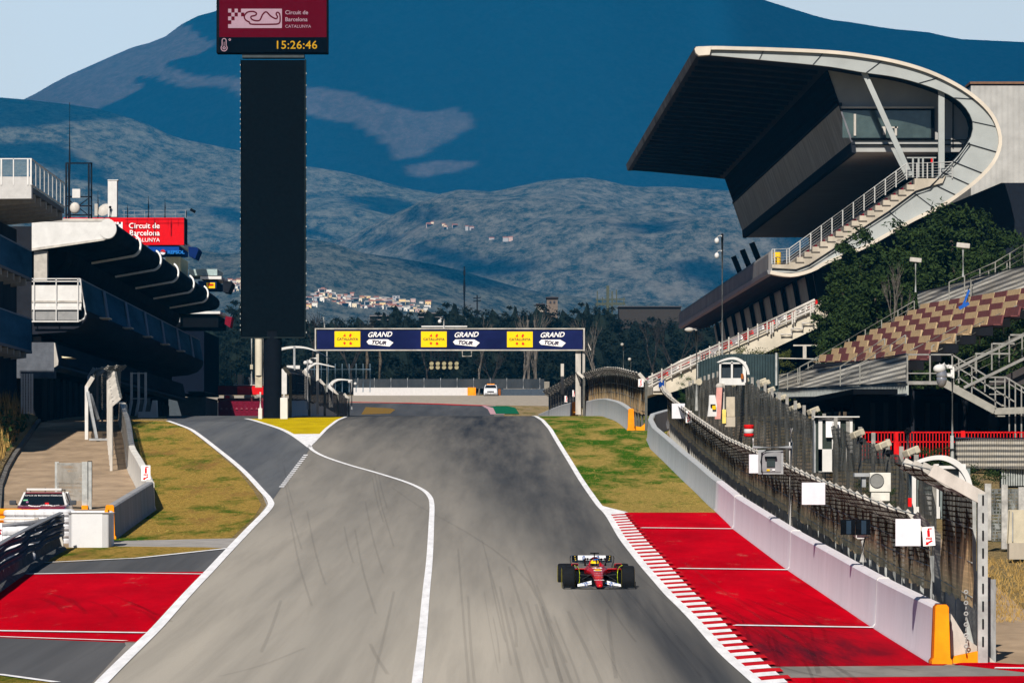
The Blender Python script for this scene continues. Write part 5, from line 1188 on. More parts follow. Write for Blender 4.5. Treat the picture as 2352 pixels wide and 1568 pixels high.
MB().prism([px(1893, 697, SD), px(1905, 697, SD), px(1905, 790, SD), px(1893, 745, SD)], dirv*2).bb(px(1884, 694, SD-.2), px(1908, 704, SD+2)).build('column', CONCR, lg)
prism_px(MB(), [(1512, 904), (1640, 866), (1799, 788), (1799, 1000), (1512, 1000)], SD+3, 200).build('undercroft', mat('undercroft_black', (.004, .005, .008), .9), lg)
# white ribbed hall behind on the right
hall = thing('white_hall', 'tall ribbed pale hall behind the curved grandstand at the right edge', 'building', px(2352, 900, 470))
MB().prism([px(2230, 197, 470), px(2700, 197, 470), px(2700, 1000, 470), px(2230, 1000, 470)], (0, 60, 0)).build('wall', CORR, hall); MB().bb(px(2228, 193, 469.8), px(2700, 197.5, 475)).build('roof_edge', mat('rusty_edge', (.18, .10, .06), .8), hall)

# ---------------------------------------------------------------- near metal grandstand
ms = thing('seat_stand', 'metal framed stand with cream and burgundy seat blocks on the right', 'grandstand', px(2100, 1000, 250))
def sp_(X, D): return 4.57+.5*(X-18.8)+.0185*(D-250)      # height of the sloping seat plane
CREAM = mat('cream_seat', (.42, .30, .175), .5, var=.2, scale=4); BURG = mat('burgundy_seat', (.145, .055, .055), .5, var=.15, scale=4)
def seat_block(X, D0, n, m):
    b = MB()
    for i in range(n):
        y = D0+i*.54; z = sp_(X, y)+.12
        b.box((X, y+.23, z+.26), (.09, .44, .46), Matrix.Rotation(R(12), 3, 'Y')); b.box((X-.20, y+.23, z+.04), (.42, .44, .06))
    return b.build('seat_block', m, ms)
nb = 0
b = MB()
for r_ in range(9):
    X = 19.5+.80*r_; 
    for D0 in (246, 275, 305):
        D1 = min(D0+31, 345); b.add([(X-.42, D0, sp_(X, D0)+.05), (X+.42, D0, sp_(X, D0)+.05), (X+.42, D1, sp_(X, D1)+.05), (X-.42, D1, sp_(X, D1)+.05), (X-.42, D0, sp_(X, D0)-.35), (X-.42, D1, sp_(X, D1)-.35)], [(0, 1, 2, 3), (0, 3, 5, 4)])
b.build('terrace_steps', mat('terrace_dark', (.05, .05, .055), .8), ms, recalc=False)
for r_ in range(9):
    X = 19.5+.80*r_; D = 250.0 if r_ < 4 else 247.0; k = 0
    near = D; D = 337.0
    while D > near+4:
        n_ = 13; seat_block(X, D-n_*.54, n_, BURG if k % 2 else CREAM); D -= n_*.54+.4; k += 1; nb += 1
        if k in (3, 7) and 1 <= r_ <= 5: D -= 1.2
# front banner fence, skirt, upper banner
def wall_y(X, D0, D1, zf0, zf1, m, nm, par, w=.06, nseg=20, sag=0):
    b = MB(); 
    for i in range(nseg):
        a = D0+(D1-D0)*i/nseg; c = D0+(D1-D0)*(i+1)/nseg; wv = .05*math.sin(i*1.7)
        b.add([(X, a, zf0(a)), (X, c, zf0(c)), (X, c, zf1(c)+wv*0), (X, a, zf1(a)), (X+w, a, zf0(a)), (X+w, c, zf0(c)), (X+w, c, zf1(c)), (X+w, a, zf1(a))], [(0, 1, 2, 3), (4, 7, 6, 5), (3, 2, 6, 7), (0, 4, 5, 1)])
    return b.build(nm, m, par, recalc=False)
def lz(D, a, b_): return a+(b_-a)*(D-250)/159
# wavy banner: real ripples so that it catches the light in rows
def banner(X, D0, D1, zf0, zf1, nm, par, m=None, dp=.035, pitch=.56):
    b = MB(); n_ = int((D1-D0)/(pitch/2)); rws = 6; V = []
    for i in range(n_+1):
        D = D0+(D1-D0)*i/n_; off = dp*(1 if i % 2 else -1)
        for j in range(rws+1): t = j/rws; V.append((X+off*(1+.3*math.sin(j*2+D*.3))+.05*math.sin(D*.11+j), D, zf0(D)+(zf1(D)-zf0(D))*t))
    b.v = V; b.f = [(i*(rws+1)+j, i*(rws+1)+j+1, (i+1)*(rws+1)+j+1, (i+1)*(rws+1)+j) for i in range(n_) for j in range(rws)]; b.mi = [0]*len(b.f)
    return b.build(nm, m or BANN, par, recalc=False)
def bannmat():
    m, n, b = node_mat('striped_grey_banner'); b.inputs['Roughness'].default_value = .7
    g = n.nodes.new('ShaderNodeNewGeometry'); w = n.nodes.new('ShaderNodeTexWave'); w.bands_direction = 'Z'; w.inputs['Scale'].default_value = 1.35; w.inputs['Distortion'].default_value = .4; n.links.new(g.outputs['Position'], w.inputs['Vector'])
    c = mix(n, mr(n, w.outputs['Fac'], .2, .8), (.15, .15, .15), (.58, .55, .49)); c = mix(n, mr(n, nz(n, 3, (1, 1, .4), 6, .7), .4, .7, 0, .5), c, (.30, .27, .21)); n.links.new(c, b.inputs['Base Color']); return m
BANN = bannmat()
banner(18.6, 250, 409, lambda D: lz(D, 4.0, 5.9), lambda D: lz(D, 5.29, 6.84), 'lower_banner', ms)
b = MB()
for i in range(150):
    D = 250.3+i*1.06; b.box((18.62, D, lz(D, 3.72, 5.55)), (.12, .22, .62))
b.build('skirt_slats', mat('slat_grey_green', (.30, .32, .31), .6, var=.2), ms)
wall_y(18.75, 250, 409, lambda D: lz(D, 3.4, 5.2), lambda D: lz(D, 4.1, 5.95), BLK, 'skirt_backing', ms)
b = MB(); b.tube([(18.55, D, lz(D, 5.33, 6.88)) for D in (250, 300, 350, 409)], .05, 5); b.tube([(18.55, D, lz(D, 4.02, 5.9)) for D in (250, 300, 350, 409)], .05, 5); b.tube([(18.55, D, lz(D, 3.42, 5.3)) for D in (250, 300, 350, 409)], .06, 5); b.build('banner_rail', mat('navy_rope', (.03, .04, .06), .6), ms)
uz = lambda D, a: a+(D-268.7)*.0135
banner(26.1, 262, 341, lambda D: uz(D, 8.9), lambda D: uz(D, 10.2), 'upper_banner', ms)
b = MB()
for i in range(72): D = 262+i*1.1; b.box((26.1, D, uz(D, 8.72)), (.1, .2, .42))
b.build('upper_skirt', MATS['slat_grey_green'], ms)
b = MB(); b.tube([(26.05, D, uz(D, 10.24)) for D in (262, 300, 341)], .05, 5); b.tube([(26.05, D, uz(D, 8.95)) for D in (262, 300, 341)], .05, 5); b.build('banner_rail', MATS['navy_rope'], ms)
# seats above the upper banner at the frame edge
b = MB()
for i in range(14): 
    for r_ in range(5): b.box((27.2+r_*.8, 262+i*1.1, uz(262, 9.6)+.45*r_+.2), (.1, .9, .45))
b.build('upper_seats', BURG, ms)
# side stairs rails on far edge and across
b = MB()
def rail_line(p, q, n_, hts=(0, -.35, -.7), r1=.035, post=True):
    for h_ in hts: b.tube([p+Vector((0, 0, h_)), q+Vector((0, 0, h_))], r1 if h_ == 0 else r1*.6, 5)
    if post:
        for i in range(n_+1): t = i/n_; a = p.lerp(q, t); b.bar(a, a-Vector((0, 0, 1.05)), .06)
rail_line(px(1837, 843, 340), px(2100, 691, 340), 7); rail_line(px(1785, 869, 342), px(1880, 822, 342), 4); rail_line(px(1860, 850, 341), px(1932, 797, 338), 3)
rail_line(px(1930, 842, 290), px(2032, 777, 290), 3); rail_line(px(1975, 836, 275), px(2080, 769, 275), 3)
rail_line(px(2090, 805, 262), px(2206, 746, 262), 3); rail_line(px(2140, 795, 255), px(2360, 690, 255), 4); rail_line(px(2190, 840, 246), px(2400, 742, 246), 4)
rail_line(px(2180, 648, 300), px(2286, 602, 300), 3); rail_line(px(2286, 602, 292), px(2420, 520, 292), 4); rail_line(px(2230, 640, 300), px(2400, 560, 285), 4, (0,))
b.build('stair_rail', mat('dull_steel_rail', (.24, .235, .21), .5, metal=.2), ms)
# landing, stair and steel frame at near end
b = MB(); N = 245.0
def L2(a, c, w=.07, D=N): b.bar(px(*a, D), px(*c, D), w, w)
for u in (2084, 2136, 2187): L2((u, 812), (u, 880))
L2((2084, 814), (2187, 814)); L2((2084, 857), (2187, 857), .05); L2((2084, 879), (2175, 879), .16); L2((2187, 814), (2270, 866)); L2((2190, 838), (2330, 922), .06); L2((2200, 866), (2300, 930), .06)
for u, a, c in ((2202, 825, 880), (2232, 842, 910), (2262, 860, 900), (2286, 865, 932), (2308, 866, 945), (2318, 868, 990), (2332, 878, 1010), (2346, 888, 1020)): L2((u, a), (u, c), .06)
L2((2270, 866), (2310, 866)); L2((2310, 866), (2400, 920)); L2((2316, 880), (2400, 930), .05); L2((2272, 876), (2308, 876), .05); L2((2272, 890), (2308, 890), .05); L2((2272, 905), (2308, 905), .05)
L2((2190, 850), (2352, 769), .13); L2((2214, 890), (2400, 800), .13); L2((2278, 788), (2278, 850), .06); L2((2240, 820), (2240, 853), .06); L2((2318, 772), (2318, 832), .06)
L2((2240, 812), (2320, 812), .08); L2((2280, 789), (2330, 789), .08); L2((2320, 769), (2360, 769), .08)
b.build('steel_frame', mat('galv_frame_steel', (.24, .235, .22), .5, metal=.2, var=.2), ms)
b = MB(); 
for i in range(12):
    t = i/12; u, v = 2176+(2352-2176)*t*.72, 880+(962-880)*t; b.box(px(u+5, v, N), (1.0*.35, 1.2, .06))
b.bar(px(2170, 880, N-.6), px(2285, 942, N-.6), .08, .35); b.bar(px(2285, 944, N-.6), px(2352, 930+12, N-.6), .08, .3); b.bar(px(2300, 930, N+2), px(2420, 985, N+2), .3, .1); b.build('stair_flight', mat('stair_galv', (.28, .27, .24), .6), ms)
b = MB(); b.prism([px(2262, 885, N+1), px(2400, 818, N+1), px(2400, 882, N+1)], (0, .1, 0)); b.build('dark_tarpaulin', mat('tarpaulin_grey', (.05, .045, .045), .9), ms)
# columns, beams and dark undercroft
b = MB()
for D in range(252, 400, 9): b.bar((19.0, D, zg(D)), (19.0, D, lz(D, 3.6, 5.4)), .16)
for u in (2217,): b.tube([px(u, 1010, 248), px(u, 905, 248)], .22, 10)
b.bb(px(2208, 898, 247.5), px(2228, 906, 248.5)); b.build('column', DKC, ms)
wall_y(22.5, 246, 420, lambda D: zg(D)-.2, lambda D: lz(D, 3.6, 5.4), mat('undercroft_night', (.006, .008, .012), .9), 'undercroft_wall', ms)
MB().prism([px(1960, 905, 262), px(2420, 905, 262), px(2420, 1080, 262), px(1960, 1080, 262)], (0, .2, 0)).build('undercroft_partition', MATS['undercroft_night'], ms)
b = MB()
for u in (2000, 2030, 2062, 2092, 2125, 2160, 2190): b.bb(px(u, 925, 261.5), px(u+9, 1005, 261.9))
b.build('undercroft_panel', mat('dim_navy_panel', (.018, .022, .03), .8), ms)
prism_px(MB(), [(1960, 893), (2500, 893), (2500, 905), (1960, 905)], 256, 80).build('floor_beam', BLK, ms)
b = MB(); b.add([px(2094, 690, 290)]*1+[px(2100, 700, 290), px(2080, 705, 290), px(2096, 698, 290)], [(0, 1, 2, 3)])
tp = MB(); tp.bar(px(2212, 702, 286), px(2226, 666, 286), .05, .12).box(px(2214, 702, 286), (.6, .1, .18), Matrix.Rotation(-.5, 3, 'Y')); tag(tp.build('tape_strip', mat('blue_tape', (.02, .10, .40), .6)), 'loose blue tape caught on the upper seat rows', 'tape')
for u, vt, vb, D, lab in ((2103, 595, 671, 341, 'left small floodlight on a thin post above the upper banner'), (2212, 562, 636, 300, 'right small floodlight on a thin post above the upper banner')):
    r = thing('floodlight_post', lab, 'floodlight', px(u, vb, D)); MB().tube([px(u, vb, D), px(u, vt+6, D)], .06, 6).build('pole_shaft', GALV, r)
    MB().box(px(u, vt+2, D), (.75, .4, .28), Matrix.Rotation(R(6), 3, 'Y')).build('lamp_head', WHW, r, bevel=.04)
# red steel fence, second banner fence
rf = thing('red_railing', 'bright red steel railing in front of the dark space under the stand', 'railing', px(2160, 1060, 240))
b = MB(); RDp = 240
b.bb(px(1975, 991, RDp), px(2420, 994, RDp+.06)); b.bb(px(1975, 1013, RDp), px(2420, 1015.5, RDp+.06)); b.build('top_rail', REDM, rf)
b = MB(); u = 1979
while u < 2400: b.bb(px(u, 992, RDp), px(u+1.6, 1052, RDp+.05)); u += 7.4
b.build('balusters', REDM, rf)
for a, c in ((1974, 1981), (2056, 2063), (2207, 2216)): MB().bb(px(a, 989 if a > 2200 else 992, RDp-.05), px(c, 1060, RDp+.08)).build('post', REDM, rf)
MB().bb(px(2054, 1014, RDp-.08), px(2066, 1048, RDp-.02)).build('gate_box', REDM, rf)
sb = thing('banner_fence', 'grey rippled banner fence with slatted base at the right edge behind the lamp post', 'fence', px(2300, 1110, 226))
b = MB(); rws = 7; V = []; n_ = 90
for i in range(n_+1):
    X = px(2193+i*2.6, 0, 226).x
    for j in range(rws+1): V.append((X, 226-.02*i*.3+.05*(1 if i % 2 else -1), px(0, 1007+ (1075-1007)*j/rws+ (i*.02), 226).z))
b.v = V; b.f = [(i*(rws+1)+j, i*(rws+1)+j+1, (i+1)*(rws+1)+j+1, (i+1)*(rws+1)+j) for i in range(n_) for j in range(rws)]; b.mi = [0]*len(b.f); b.build('banner', BANN, sb, recalc=False)
b = MB()
for i in range(26): b.bb(px(2300+i*5.5, 1074, 226), px(2303.2+i*5.5, 1115, 226.1))
b.build('slats', MATS['slat_grey_green'], sb); MB().bb(px(2296, 1074, 226.3), px(2420, 1120, 226.4)).build('backing', BLK, sb); MB().tube([px(2193, 1006, 225.9), px(2430, 1006, 225.9)], .05, 5).build('top_rope', MATS['navy_rope'], sb)

# ---------------------------------------------------------------- poles and cameras
def pole(name, label, cat, u, v0, v1, D, r0, m=GALV):
    t = thing(name, label, cat, px(u, v1, D)); MB().tube([px(u, v1+8, D), px(u, v0, D)], [r0, r0*.75], 10).build('pole_shaft', m, t, smooth=True); return t
t = pole('camera_pole', 'grey pole with white dome camera and silver dome camera by the stand stairs', 'camera pole', 2187.5, 842, 1050, 225, .085)
b = MB(); b.bar(px(2187, 842, 224.9), px(2176, 842, 224.9), .14).bar(px(2187, 862, 224.9), px(2170, 861, 224.9), .12).bb(px(2184, 842, 224.9), px(2191, 868, 225.1)); b.tube([px(2178, 842, 224.9), px(2168, 838, 224.9), px(2158, 839, 224.9)], .12, 8); b.build('bracket', WH, t)
MB().ball(px(2158, 847, 224.8), (.27, .27, .2)).build('dome_camera', WH, t, smooth='all'); MB().ball(px(2163, 872, 224.8), (.22, .22, .32)).ring([(.2, 0), (.24, .12), (.12, .5)], px(2163, 868, 224.8), 'z', 12).build('dome_camera', mat('silver_housing', (.30, .30, .32), .25, metal=.6), t, smooth=True)
MB().bb(px(2183, 1000, 224.8), px(2190, 1030, 224.85)).build('band', GALV, t)
t = pole('camera_pole', 'tallest thin pole with two hanging dome cameras against the hills', 'camera pole', 1659, 537, 880, 352, .11)
for v in (545, 579): MB().tube([px(1658, v-3, 351.9), px(1652, v-4, 351.9), px(1647, v, 351.9), px(1646.5, v+4, 351.9)], .05, 6).ball(px(1646.5, v+8, 351.9), (.16, .16, .2)).build('dome_camera', WH, t, smooth=True)
t = pole('street_lamp', 'grey street lamp with pale lamp head pointing left', 'street lamp', 1600, 759, 935, 322, .11)
MB().tube([px(1600, 759, 322), px(1599, 755.5, 322), px(1588, 755, 322)], .08, 6).ball(px(1583, 757, 322), (.28, .16, .14)).build('lamp_head', WHW, t, smooth=True)
t = pole('round_marker', 'thin post topped by a small round cream disc behind the brown fence', 'marker post', 1606, 878, 965, 262, .03, mat('striped_post', (.25, .25, .25), .6)); MB().ring([(0, 0), (.16, 0), (.16, .05), (0, .05)], px(1605.5, 876.5, 261.9), 'y', 16).build('disc', BEIGE, t)
t = pole('camera_pole', 'white slim pole with two small cameras on top in front of the red railing', 'camera pole', 2085, 986, 1180, 160, .055, WH)
MB().box(px(2086, 985, 160), (.12, .2, .1)).box(px(2081, 990, 160), (.1, .2, .1)).box(px(2089, 991, 160), (.1, .16, .08)).build('camera_head', BLK, t)
for u, v0, v1, D, lab in ((1432, 790, 835, 395, 'left small lamp post behind the middle fence top'), (1449, 824, 835, 385, 'right stubby lamp behind the middle fence top')):
    t = pole('lamp_post', lab, 'lamp post', u, v0, v1+30, D, .07); MB().tube([px(u, v0, D), px(u-3, v0-1, D)], .06, 5).ball(px(u-3, v0+1, D), .12).build('lamp_head', WHW, t, smooth=True)
tag(MB().bb(px(1288, 835, 404), px(1295, 905, 404.4)).build('white_post', WHW), 'lone thick white post left of the gantry right legs', 'post')

# ---------------------------------------------------------------- grey mesh fence line with floodlights on the right
GFP = [(11.5, 353, 5.4), (11.6, 300, 5.2), (11.5, 262, 4.25), (11.5, 253, 4.0), (11.5, 235, 3.2), (11.5, 205, 1.97), (11.6, 185, 1.35), (11.6, 165, .62), (11.5, 152, .1), (11.5, 145, -.3)]
gf = thing('grey_mesh_fence', 'long grey mesh fence with floodlights along its top behind the brown fence', 'fence', (11.5, 200, zg(200)))
b = MB(); V = []; yy_ = np.arange(145, 353.1, 1.3); P_ = GFP[::-1]; rn = random.Random(9)
for y in yy_:
    x = float(np.interp(y, [q[1] for q in P_], [q[0] for q in P_])); zt = float(np.interp(y, [q[1] for q in P_], [q[2] for q in P_]))
    for j in range(6): V.append((x+rn.uniform(-.06, .06), y, zg(y)+(zt-zg(y)-rn.uniform(0, .12)*(j == 5))*j/5))
b.v = V; b.f = [(i*6+j, i*6+j+1, (i+1)*6+j+1, (i+1)*6+j) for i in range(len(yy_)-1) for j in range(5)]; b.mi = [0]*len(b.f)
NET_G2 = net('grey_shade_netting', (.06, .06, .055), (.22, .21, .18), .74, pitch=.14); b.build('netting', NET_G2, gf, recalc=False)
for y in np.arange(146, 352, 6.5):
    x = float(np.interp(y, [q[1] for q in P_], [q[0] for q in P_])); zt = float(np.interp(y, [q[1] for q in P_], [q[2] for q in P_])); MB().bar((x+.1, y, zg(y)), (x+.1, y, zt+.25), .13).build('post', mat('weathered_post', (.25, .24, .22), .9, var=.25), gf)
def floodlight(u, v, D, lab, s=1.0):
    t = thing('floodlight', lab, 'floodlight', px(u, v+8, D), 'beige floodlights along the grey mesh fence'); c = px(u, v, D); Rm = Matrix.Rotation(R(-22), 3, 'Y') @ Matrix.Rotation(R(25), 3, 'Z')
    MB().box(c, (.62*s, .5*s, .32*s), Rm).build('housing', BEIGE, t, bevel=.04); MB().box(c+Rm @ Vector((-.1*s, -.27*s, 0)), (.3*s, .03, .2*s), Rm).build('glass', mat('dusty_glass', (.35, .32, .25), .3), t)
    MB().bar(c+Vector((.05, 0, -.1)), c+Vector((.0, 0, -.5*s)), .07).bar(c+Vector((.15, 0, -.2)), c+Vector((.22, .1, -.42*s)), .16).build('bracket', DKM, t)
FL = [(1681, 869, 276, 'beside the left foot of the small arched hut'), (1691, 881, 272, 'lowest, just under the small arched hut'), (1709.5, 875, 268, 'under the right side of the small arched hut'), (1749, 876, 252, 'rear one of a close pair at the end of the lower banner'), (1757, 880, 249, 'front one of a close pair at the end of the lower banner'), (1768, 896, 244, 'third below the end of the lower banner'), (1794.5, 914, 233, 'standing alone against the slatted skirt of the stand'), (1826, 935, 219, 'standing against the dark space under the stand'), (1868, 943, 206, 'touching the roof of the white booth')]
for u, v, D, l in FL: floodlight(u, v, D, 'beige floodlight '+l, .68)
for u, v, D, l in ((1969, 996, 176, 'at the left end of the red railing'), (2028.5, 1022, 163, 'against the middle of the red railing'), (2093, 1037, 153, 'beside the slim white camera pole')): floodlight(u, v, D, 'beige floodlight '+l, .68)
# wire fence right of the near end
wf_ = thing('wire_fence', 'grey wire fence on old concrete posts at the far right edge', 'fence', px(2290, 1240, 170)); 
for u, v0, v1 in ((2269, 1110, 1230), (2307, 1112, 1250), (2346, 1118, 1260)): MB().bar(px(u, v0, 170), px(u, v1+10, 170), .2).build('post', mat('weathered_concrete_post', (.38, .37, .35), .9, var=.3), wf_)
b = MB(); V = []
for i in range(14):
    for j in range(6): V.append((px(2262+i*9, 0, 170).x, 170+.1*math.sin(i*2+j), px(0, 1122+j*24, 170).z))
b.v = V; b.f = [(i*6+j, i*6+j+1, (i+1)*6+j+1, (i+1)*6+j) for i in range(13) for j in range(5)]; b.mi = [0]*len(b.f); b.build('wire_mesh', NET_GR, wf_, recalc=False)
cb = thing('utility_cabinet', 'cream utility cabinet on a concrete plinth at the right edge', 'cabinet', px(2340, 1281, 162))
MB().prism([px(2321, 1172, 162), px(2375, 1172, 162), px(2375, 1246, 162), px(2317, 1246, 162)], (0, .5, 0)).build('casing', BEIGE, cb, bevel=.02); MB().bb(px(2318, 1246, 161.95), px(2375, 1283, 162.6)).build('plinth', CONCR, cb)
MB().bb(px(2325, 1175, 161.93), px(2326.5, 1243, 161.99)).build('door_seam', GREYP, cb)

# ---------------------------------------------------------------- huts
def hut(name, label, u0, u1, vtop, vb, D, dark=True, inside_white=False):
    W_ = (u1-u0); t = thing(name, label, 'marshal hut', px((u0+u1)/2, vb, D)); sc = W_/152.0
    def q(a, c, dd=0): return px(u0+a*sc, vtop+c*sc, D+dd)
    oc2 = [(0, 24), (10, 18), (30, 9), (55, 2), (80, 0), (100, 4), (122, 16), (138, 34), (148, 58), (152, 80)]; ic2 = [(12, 25), (24, 20), (40, 15), (60, 11), (80, 11), (100, 18), (118, 30), (130, 46), (137, 62), (140, 80)]
    oc2 = smoothline(oc2, 3); ic2 = smoothline(ic2, 3); mb = MB(); mb.loft([[q(*a), q(*c), q(*c, 2.2), q(*a, 2.2)] for a, c in zip(oc2, ic2)]); mb.build('arched_roof', WH, t, smooth=True)
    H = (vb-vtop)/sc; b = MB()
    for a in (12, 66 if not inside_white else 64, 120): b.bb(q(a, 22 if a == 12 else 20, .1), q(a+(8 if a < 100 else 14), H, .3))
    b.bb(q(12, 24, .1), q(128, 31, .3)); b.bb(q(14, 100 if inside_white else 96, .12), q(134, H, .28)) if not inside_white else b.bb(q(14, 118, .12), q(75, H, .28)); b.build('frame', WH, t)
    MB().bb(q(14, 30, .35), q(134, H, 2.0)).build('interior', mat('hut_interior', (.03, .04, .05), .7) if not inside_white else mat('hut_glass', (.16, .19, .19), .15), t)
    return t, q
t, q = hut('marshal_hut', 'small white arched hut on a pinkish column behind the far fence', 1646, 1722, 820, 884, 262)
MB().bb(q(112, 76, -.1), q(122, 100, .1)).build('orange_jacket', mat('dull_orange_cloth', (.35, .10, .02), .9), t)
MB().bb(px(1657, 880, 261.9), px(1663, 960, 262.4)).build('white_column', WHW, t); MB().prism([px(1646, 890, 261.5), px(1659, 890, 261.5), px(1655, 962, 261.5), px(1642, 962, 261.5)], (0, .5, 0)).build('pink_column', mat('pinkish_paint', (.62, .30, .26), .7), t); MB().ball(px(1653, 887, 261.7), (.2, .2, .17)).build('column_cap', WHW, t, smooth='all')
t, q = hut('marshal_hut', 'large white arched hut behind the near end of the brown fence', 2083, 2235, 1045, 1190, 150, inside_white=True)
MB().bb(q(34, 88, .05), q(60, 140, .11)).build('white_door_panel', WH, t); b = MB().bb(q(26, 34, .05), q(46, 53, .1)); b.build('notice', TXW, t); MB().ring([(0, 0), (.10, 0)], q(36, 40, .02), 'y', 14).bb(q(27, 48, 0), q(45, 52, .03)).build('notice_mark', mat('notice_orange', (.75, .16, .05), .6), t)
MB().bb(q(3, 98, -.3), q(10, 118, -.1)).build('red_extinguisher', REDM, t)
bt = thing('white_booth', 'white glazed booth with paper notices behind the grey mesh fence', 'booth', px(1920, 1083, 192))
MB().bb(px(1874, 960, 192.1), px(1958, 1083, 193.3)).build('dark_interior', mat('booth_glass', (.035, .045, .04), .2), bt); b = MB()
for a, c in ((1880, 1888), (1911, 1918), (1950, 1957.5)): b.bb(px(a, 962, 192), px(c, 1040 if a == 1950 else 1082, 192.2))
b.bb(px(1870, 955.5, 191.8), px(1967, 959, 193.6)).bb(px(1880, 959, 192), px(1957, 964, 192.2)).bb(px(1880, 1031, 192), px(1922, 1083, 192.15)); b.build('frame', WH, bt)
MB().bb(px(1897, 967, 191.9), px(1912, 1004, 191.98)).bb(px(1914, 968, 191.9), px(1929.5, 1004, 191.98)).build('notice', TXW, bt); MB().bb(px(1870, 965, 192.2), px(1880, 1085, 193)).build('side_panel', GREYP, bt)
ac = thing('air_conditioner', 'white air conditioner unit with round fan grille behind the brown fence', 'air conditioner', px(2020, 1145, 147))
MB().bb(px(1998, 1085, 147), px(2044, 1129, 147.4)).bb(px(2001, 1131, 147), px(2042, 1150, 147.3)).build('casing', mat('off_white_casing', (.62, .60, .54), .5), ac, bevel=.02)
MB().ring([(0, 0), (.17, 0), (.19, -.02), (.2, 0)], px(2014, 1103, 146.97), 'y', 20).build('fan_grille', mat('grille_grey', (.20, .20, .19), .5), ac); MB().box(px(1984, 1090, 147.5), (.55, .6, .1)).bb(px(1980, 1090, 147.3), px(1986, 1118, 147.8)).build('side_duct', GREYP, ac)
for i in range(5): pass
c1 = thing('tall_cabinet', 'tall beige cabinet standing on a concrete base behind the far fence', 'cabinet', px(1677, 979, 250)); MB().bb(px(1668, 911, 250), px(1687, 957, 250.6)).build('casing', mat('tan_cabinet', (.46, .40, .31), .6), c1, bevel=.03); MB().bb(px(1665, 957, 249.9), px(1687, 980, 250.7)).build('plinth', CONCR, c1)
MB().bb(px(1659, 940, 249.8), px(1667, 972, 250)).build('yellow_box', mat('pale_yellow_box', (.75, .58, .15), .6), c1)
c2 = thing('white_machine', 'white tapering machine with a yellow label behind the far fence', 'machine', px(1637, 955, 256)); MB().prism([px(1631, 908, 256), px(1642, 908, 256), px(1646, 930, 256), px(1645, 955, 256), px(1627, 955, 256), px(1630, 930, 256)], (0, .7, 0)).build('casing', WH, c2, bevel=.02); MB().bb(px(1632, 928, 255.9), px(1643, 934, 255.98)).build('recess', BLK, c2); MB().bb(px(1636, 931, 255.85), px(1644, 940, 255.92)).build('label_plate', YELL, c2)
dr = thing('tyre_stack', 'red and white banded tyre stack standing behind the fence bend', 'tyre stack', px(1720, 1003, 232)); 
for v0, v1, m_ in ((975, 985, REDM), (985, 995.5, WH), (995.5, 1003, REDM)):
    zt, zb2 = px(0, v0, 232).z, px(0, v1, 232).z; MB().ring([(.1, 0), (.19, .02), (.22, .06), (.22, zt-zb2-.03), (.19, zt-zb2), (.1, zt-zb2)], (px(1720, 0, 232).x, 232, zb2), 'z', 16).build('tyre', m_, dr, smooth=True)
gsf = thing('sheet_fence', 'dark green ribbed metal fence behind the small arched hut', 'fence', px(1700, 900, 338)); b = MB()
for i in range(30):
    u = 1602+i*6.2; b.add([px(u, 832-20*math.sin(min(1, i/14)*1.57)+ (0 if i < 14 else (i-14)*.2), 338), px(u+5.2, 832-20*math.sin(min(1, (i+.8)/14)*1.57), 338), px(u+5.2, 900, 338), px(u, 900, 338)], [(0, 1, 2, 3)])
    b.box((px(u+5.6, 0, 338).x, 337.9, px(0, 855, 338).z), (.05, .1, 2.3))
b.build('sheet', mat('dark_green_sheet', (.035, .055, .06), .5, var=.2, scale=1), gsf, recalc=False); MB().bar(px(1783, 810, 337.8), px(1783, 885, 337.8), .12).build('post', GALV, gsf); MB().bar(px(1602, 902, 337.8), px(1602, 835, 337.8), .08).build('post', GALV, gsf)
t = thing('pipe_barrier', 'pale pipe railing beside the right end of the green fence', 'railing', px(1800, 870, 345)); MB().bar(px(1783, 822, 345), px(1880, 824, 345), .06).bar(px(1822, 793, 380), px(1880, 793, 380), .1).bar(px(1848, 793, 380), px(1848, 822, 380), .25).build('rail', WHW, t)
# ---------------------------------------------------------------- vegetation
def leaf_mat(name, c1, c2, scale=.5):
    m, n, b = node_mat(name); b.inputs['Roughness'].default_value = .8; b.inputs['Specular IOR Level'].default_value = .1
    c = mix(n, mr(n, nz(n, scale, (1, 1, 1), 4, .6), .38, .62), c1, c2); c = mix(n, mr(n, nz(n, 5, (1, 1, 1), 2), .4, .6, 0, .5), c, tuple(x*1.7 for x in c2)); n.links.new(c, b.inputs['Base Color']); return m
LF_P = leaf_mat('pine_foliage', (.006, .015, .004), (.022, .040, .010)); LF_D = leaf_mat('dark_evergreen_foliage', (.002, .005, .005), (.006, .011, .008)); LF_B = leaf_mat('olive_foliage', (.02, .03, .006), (.06, .07, .015))
LF_Y = leaf_mat('dry_grass_blades', (.14, .09, .025), (.30, .19, .06), 1.5); LF_G = leaf_mat('weed_leaves', (.01, .03, .008), (.04, .08, .02), 1)
BARK = mat('bark', (.10, .08, .06), .9, var=.3, scale=4); TWIG = mat('bare_twigs', (.035, .032, .03), .9, var=.3); PALEB = mat('pale_bark', (.13, .115, .10), .9, var=.3, scale=2)
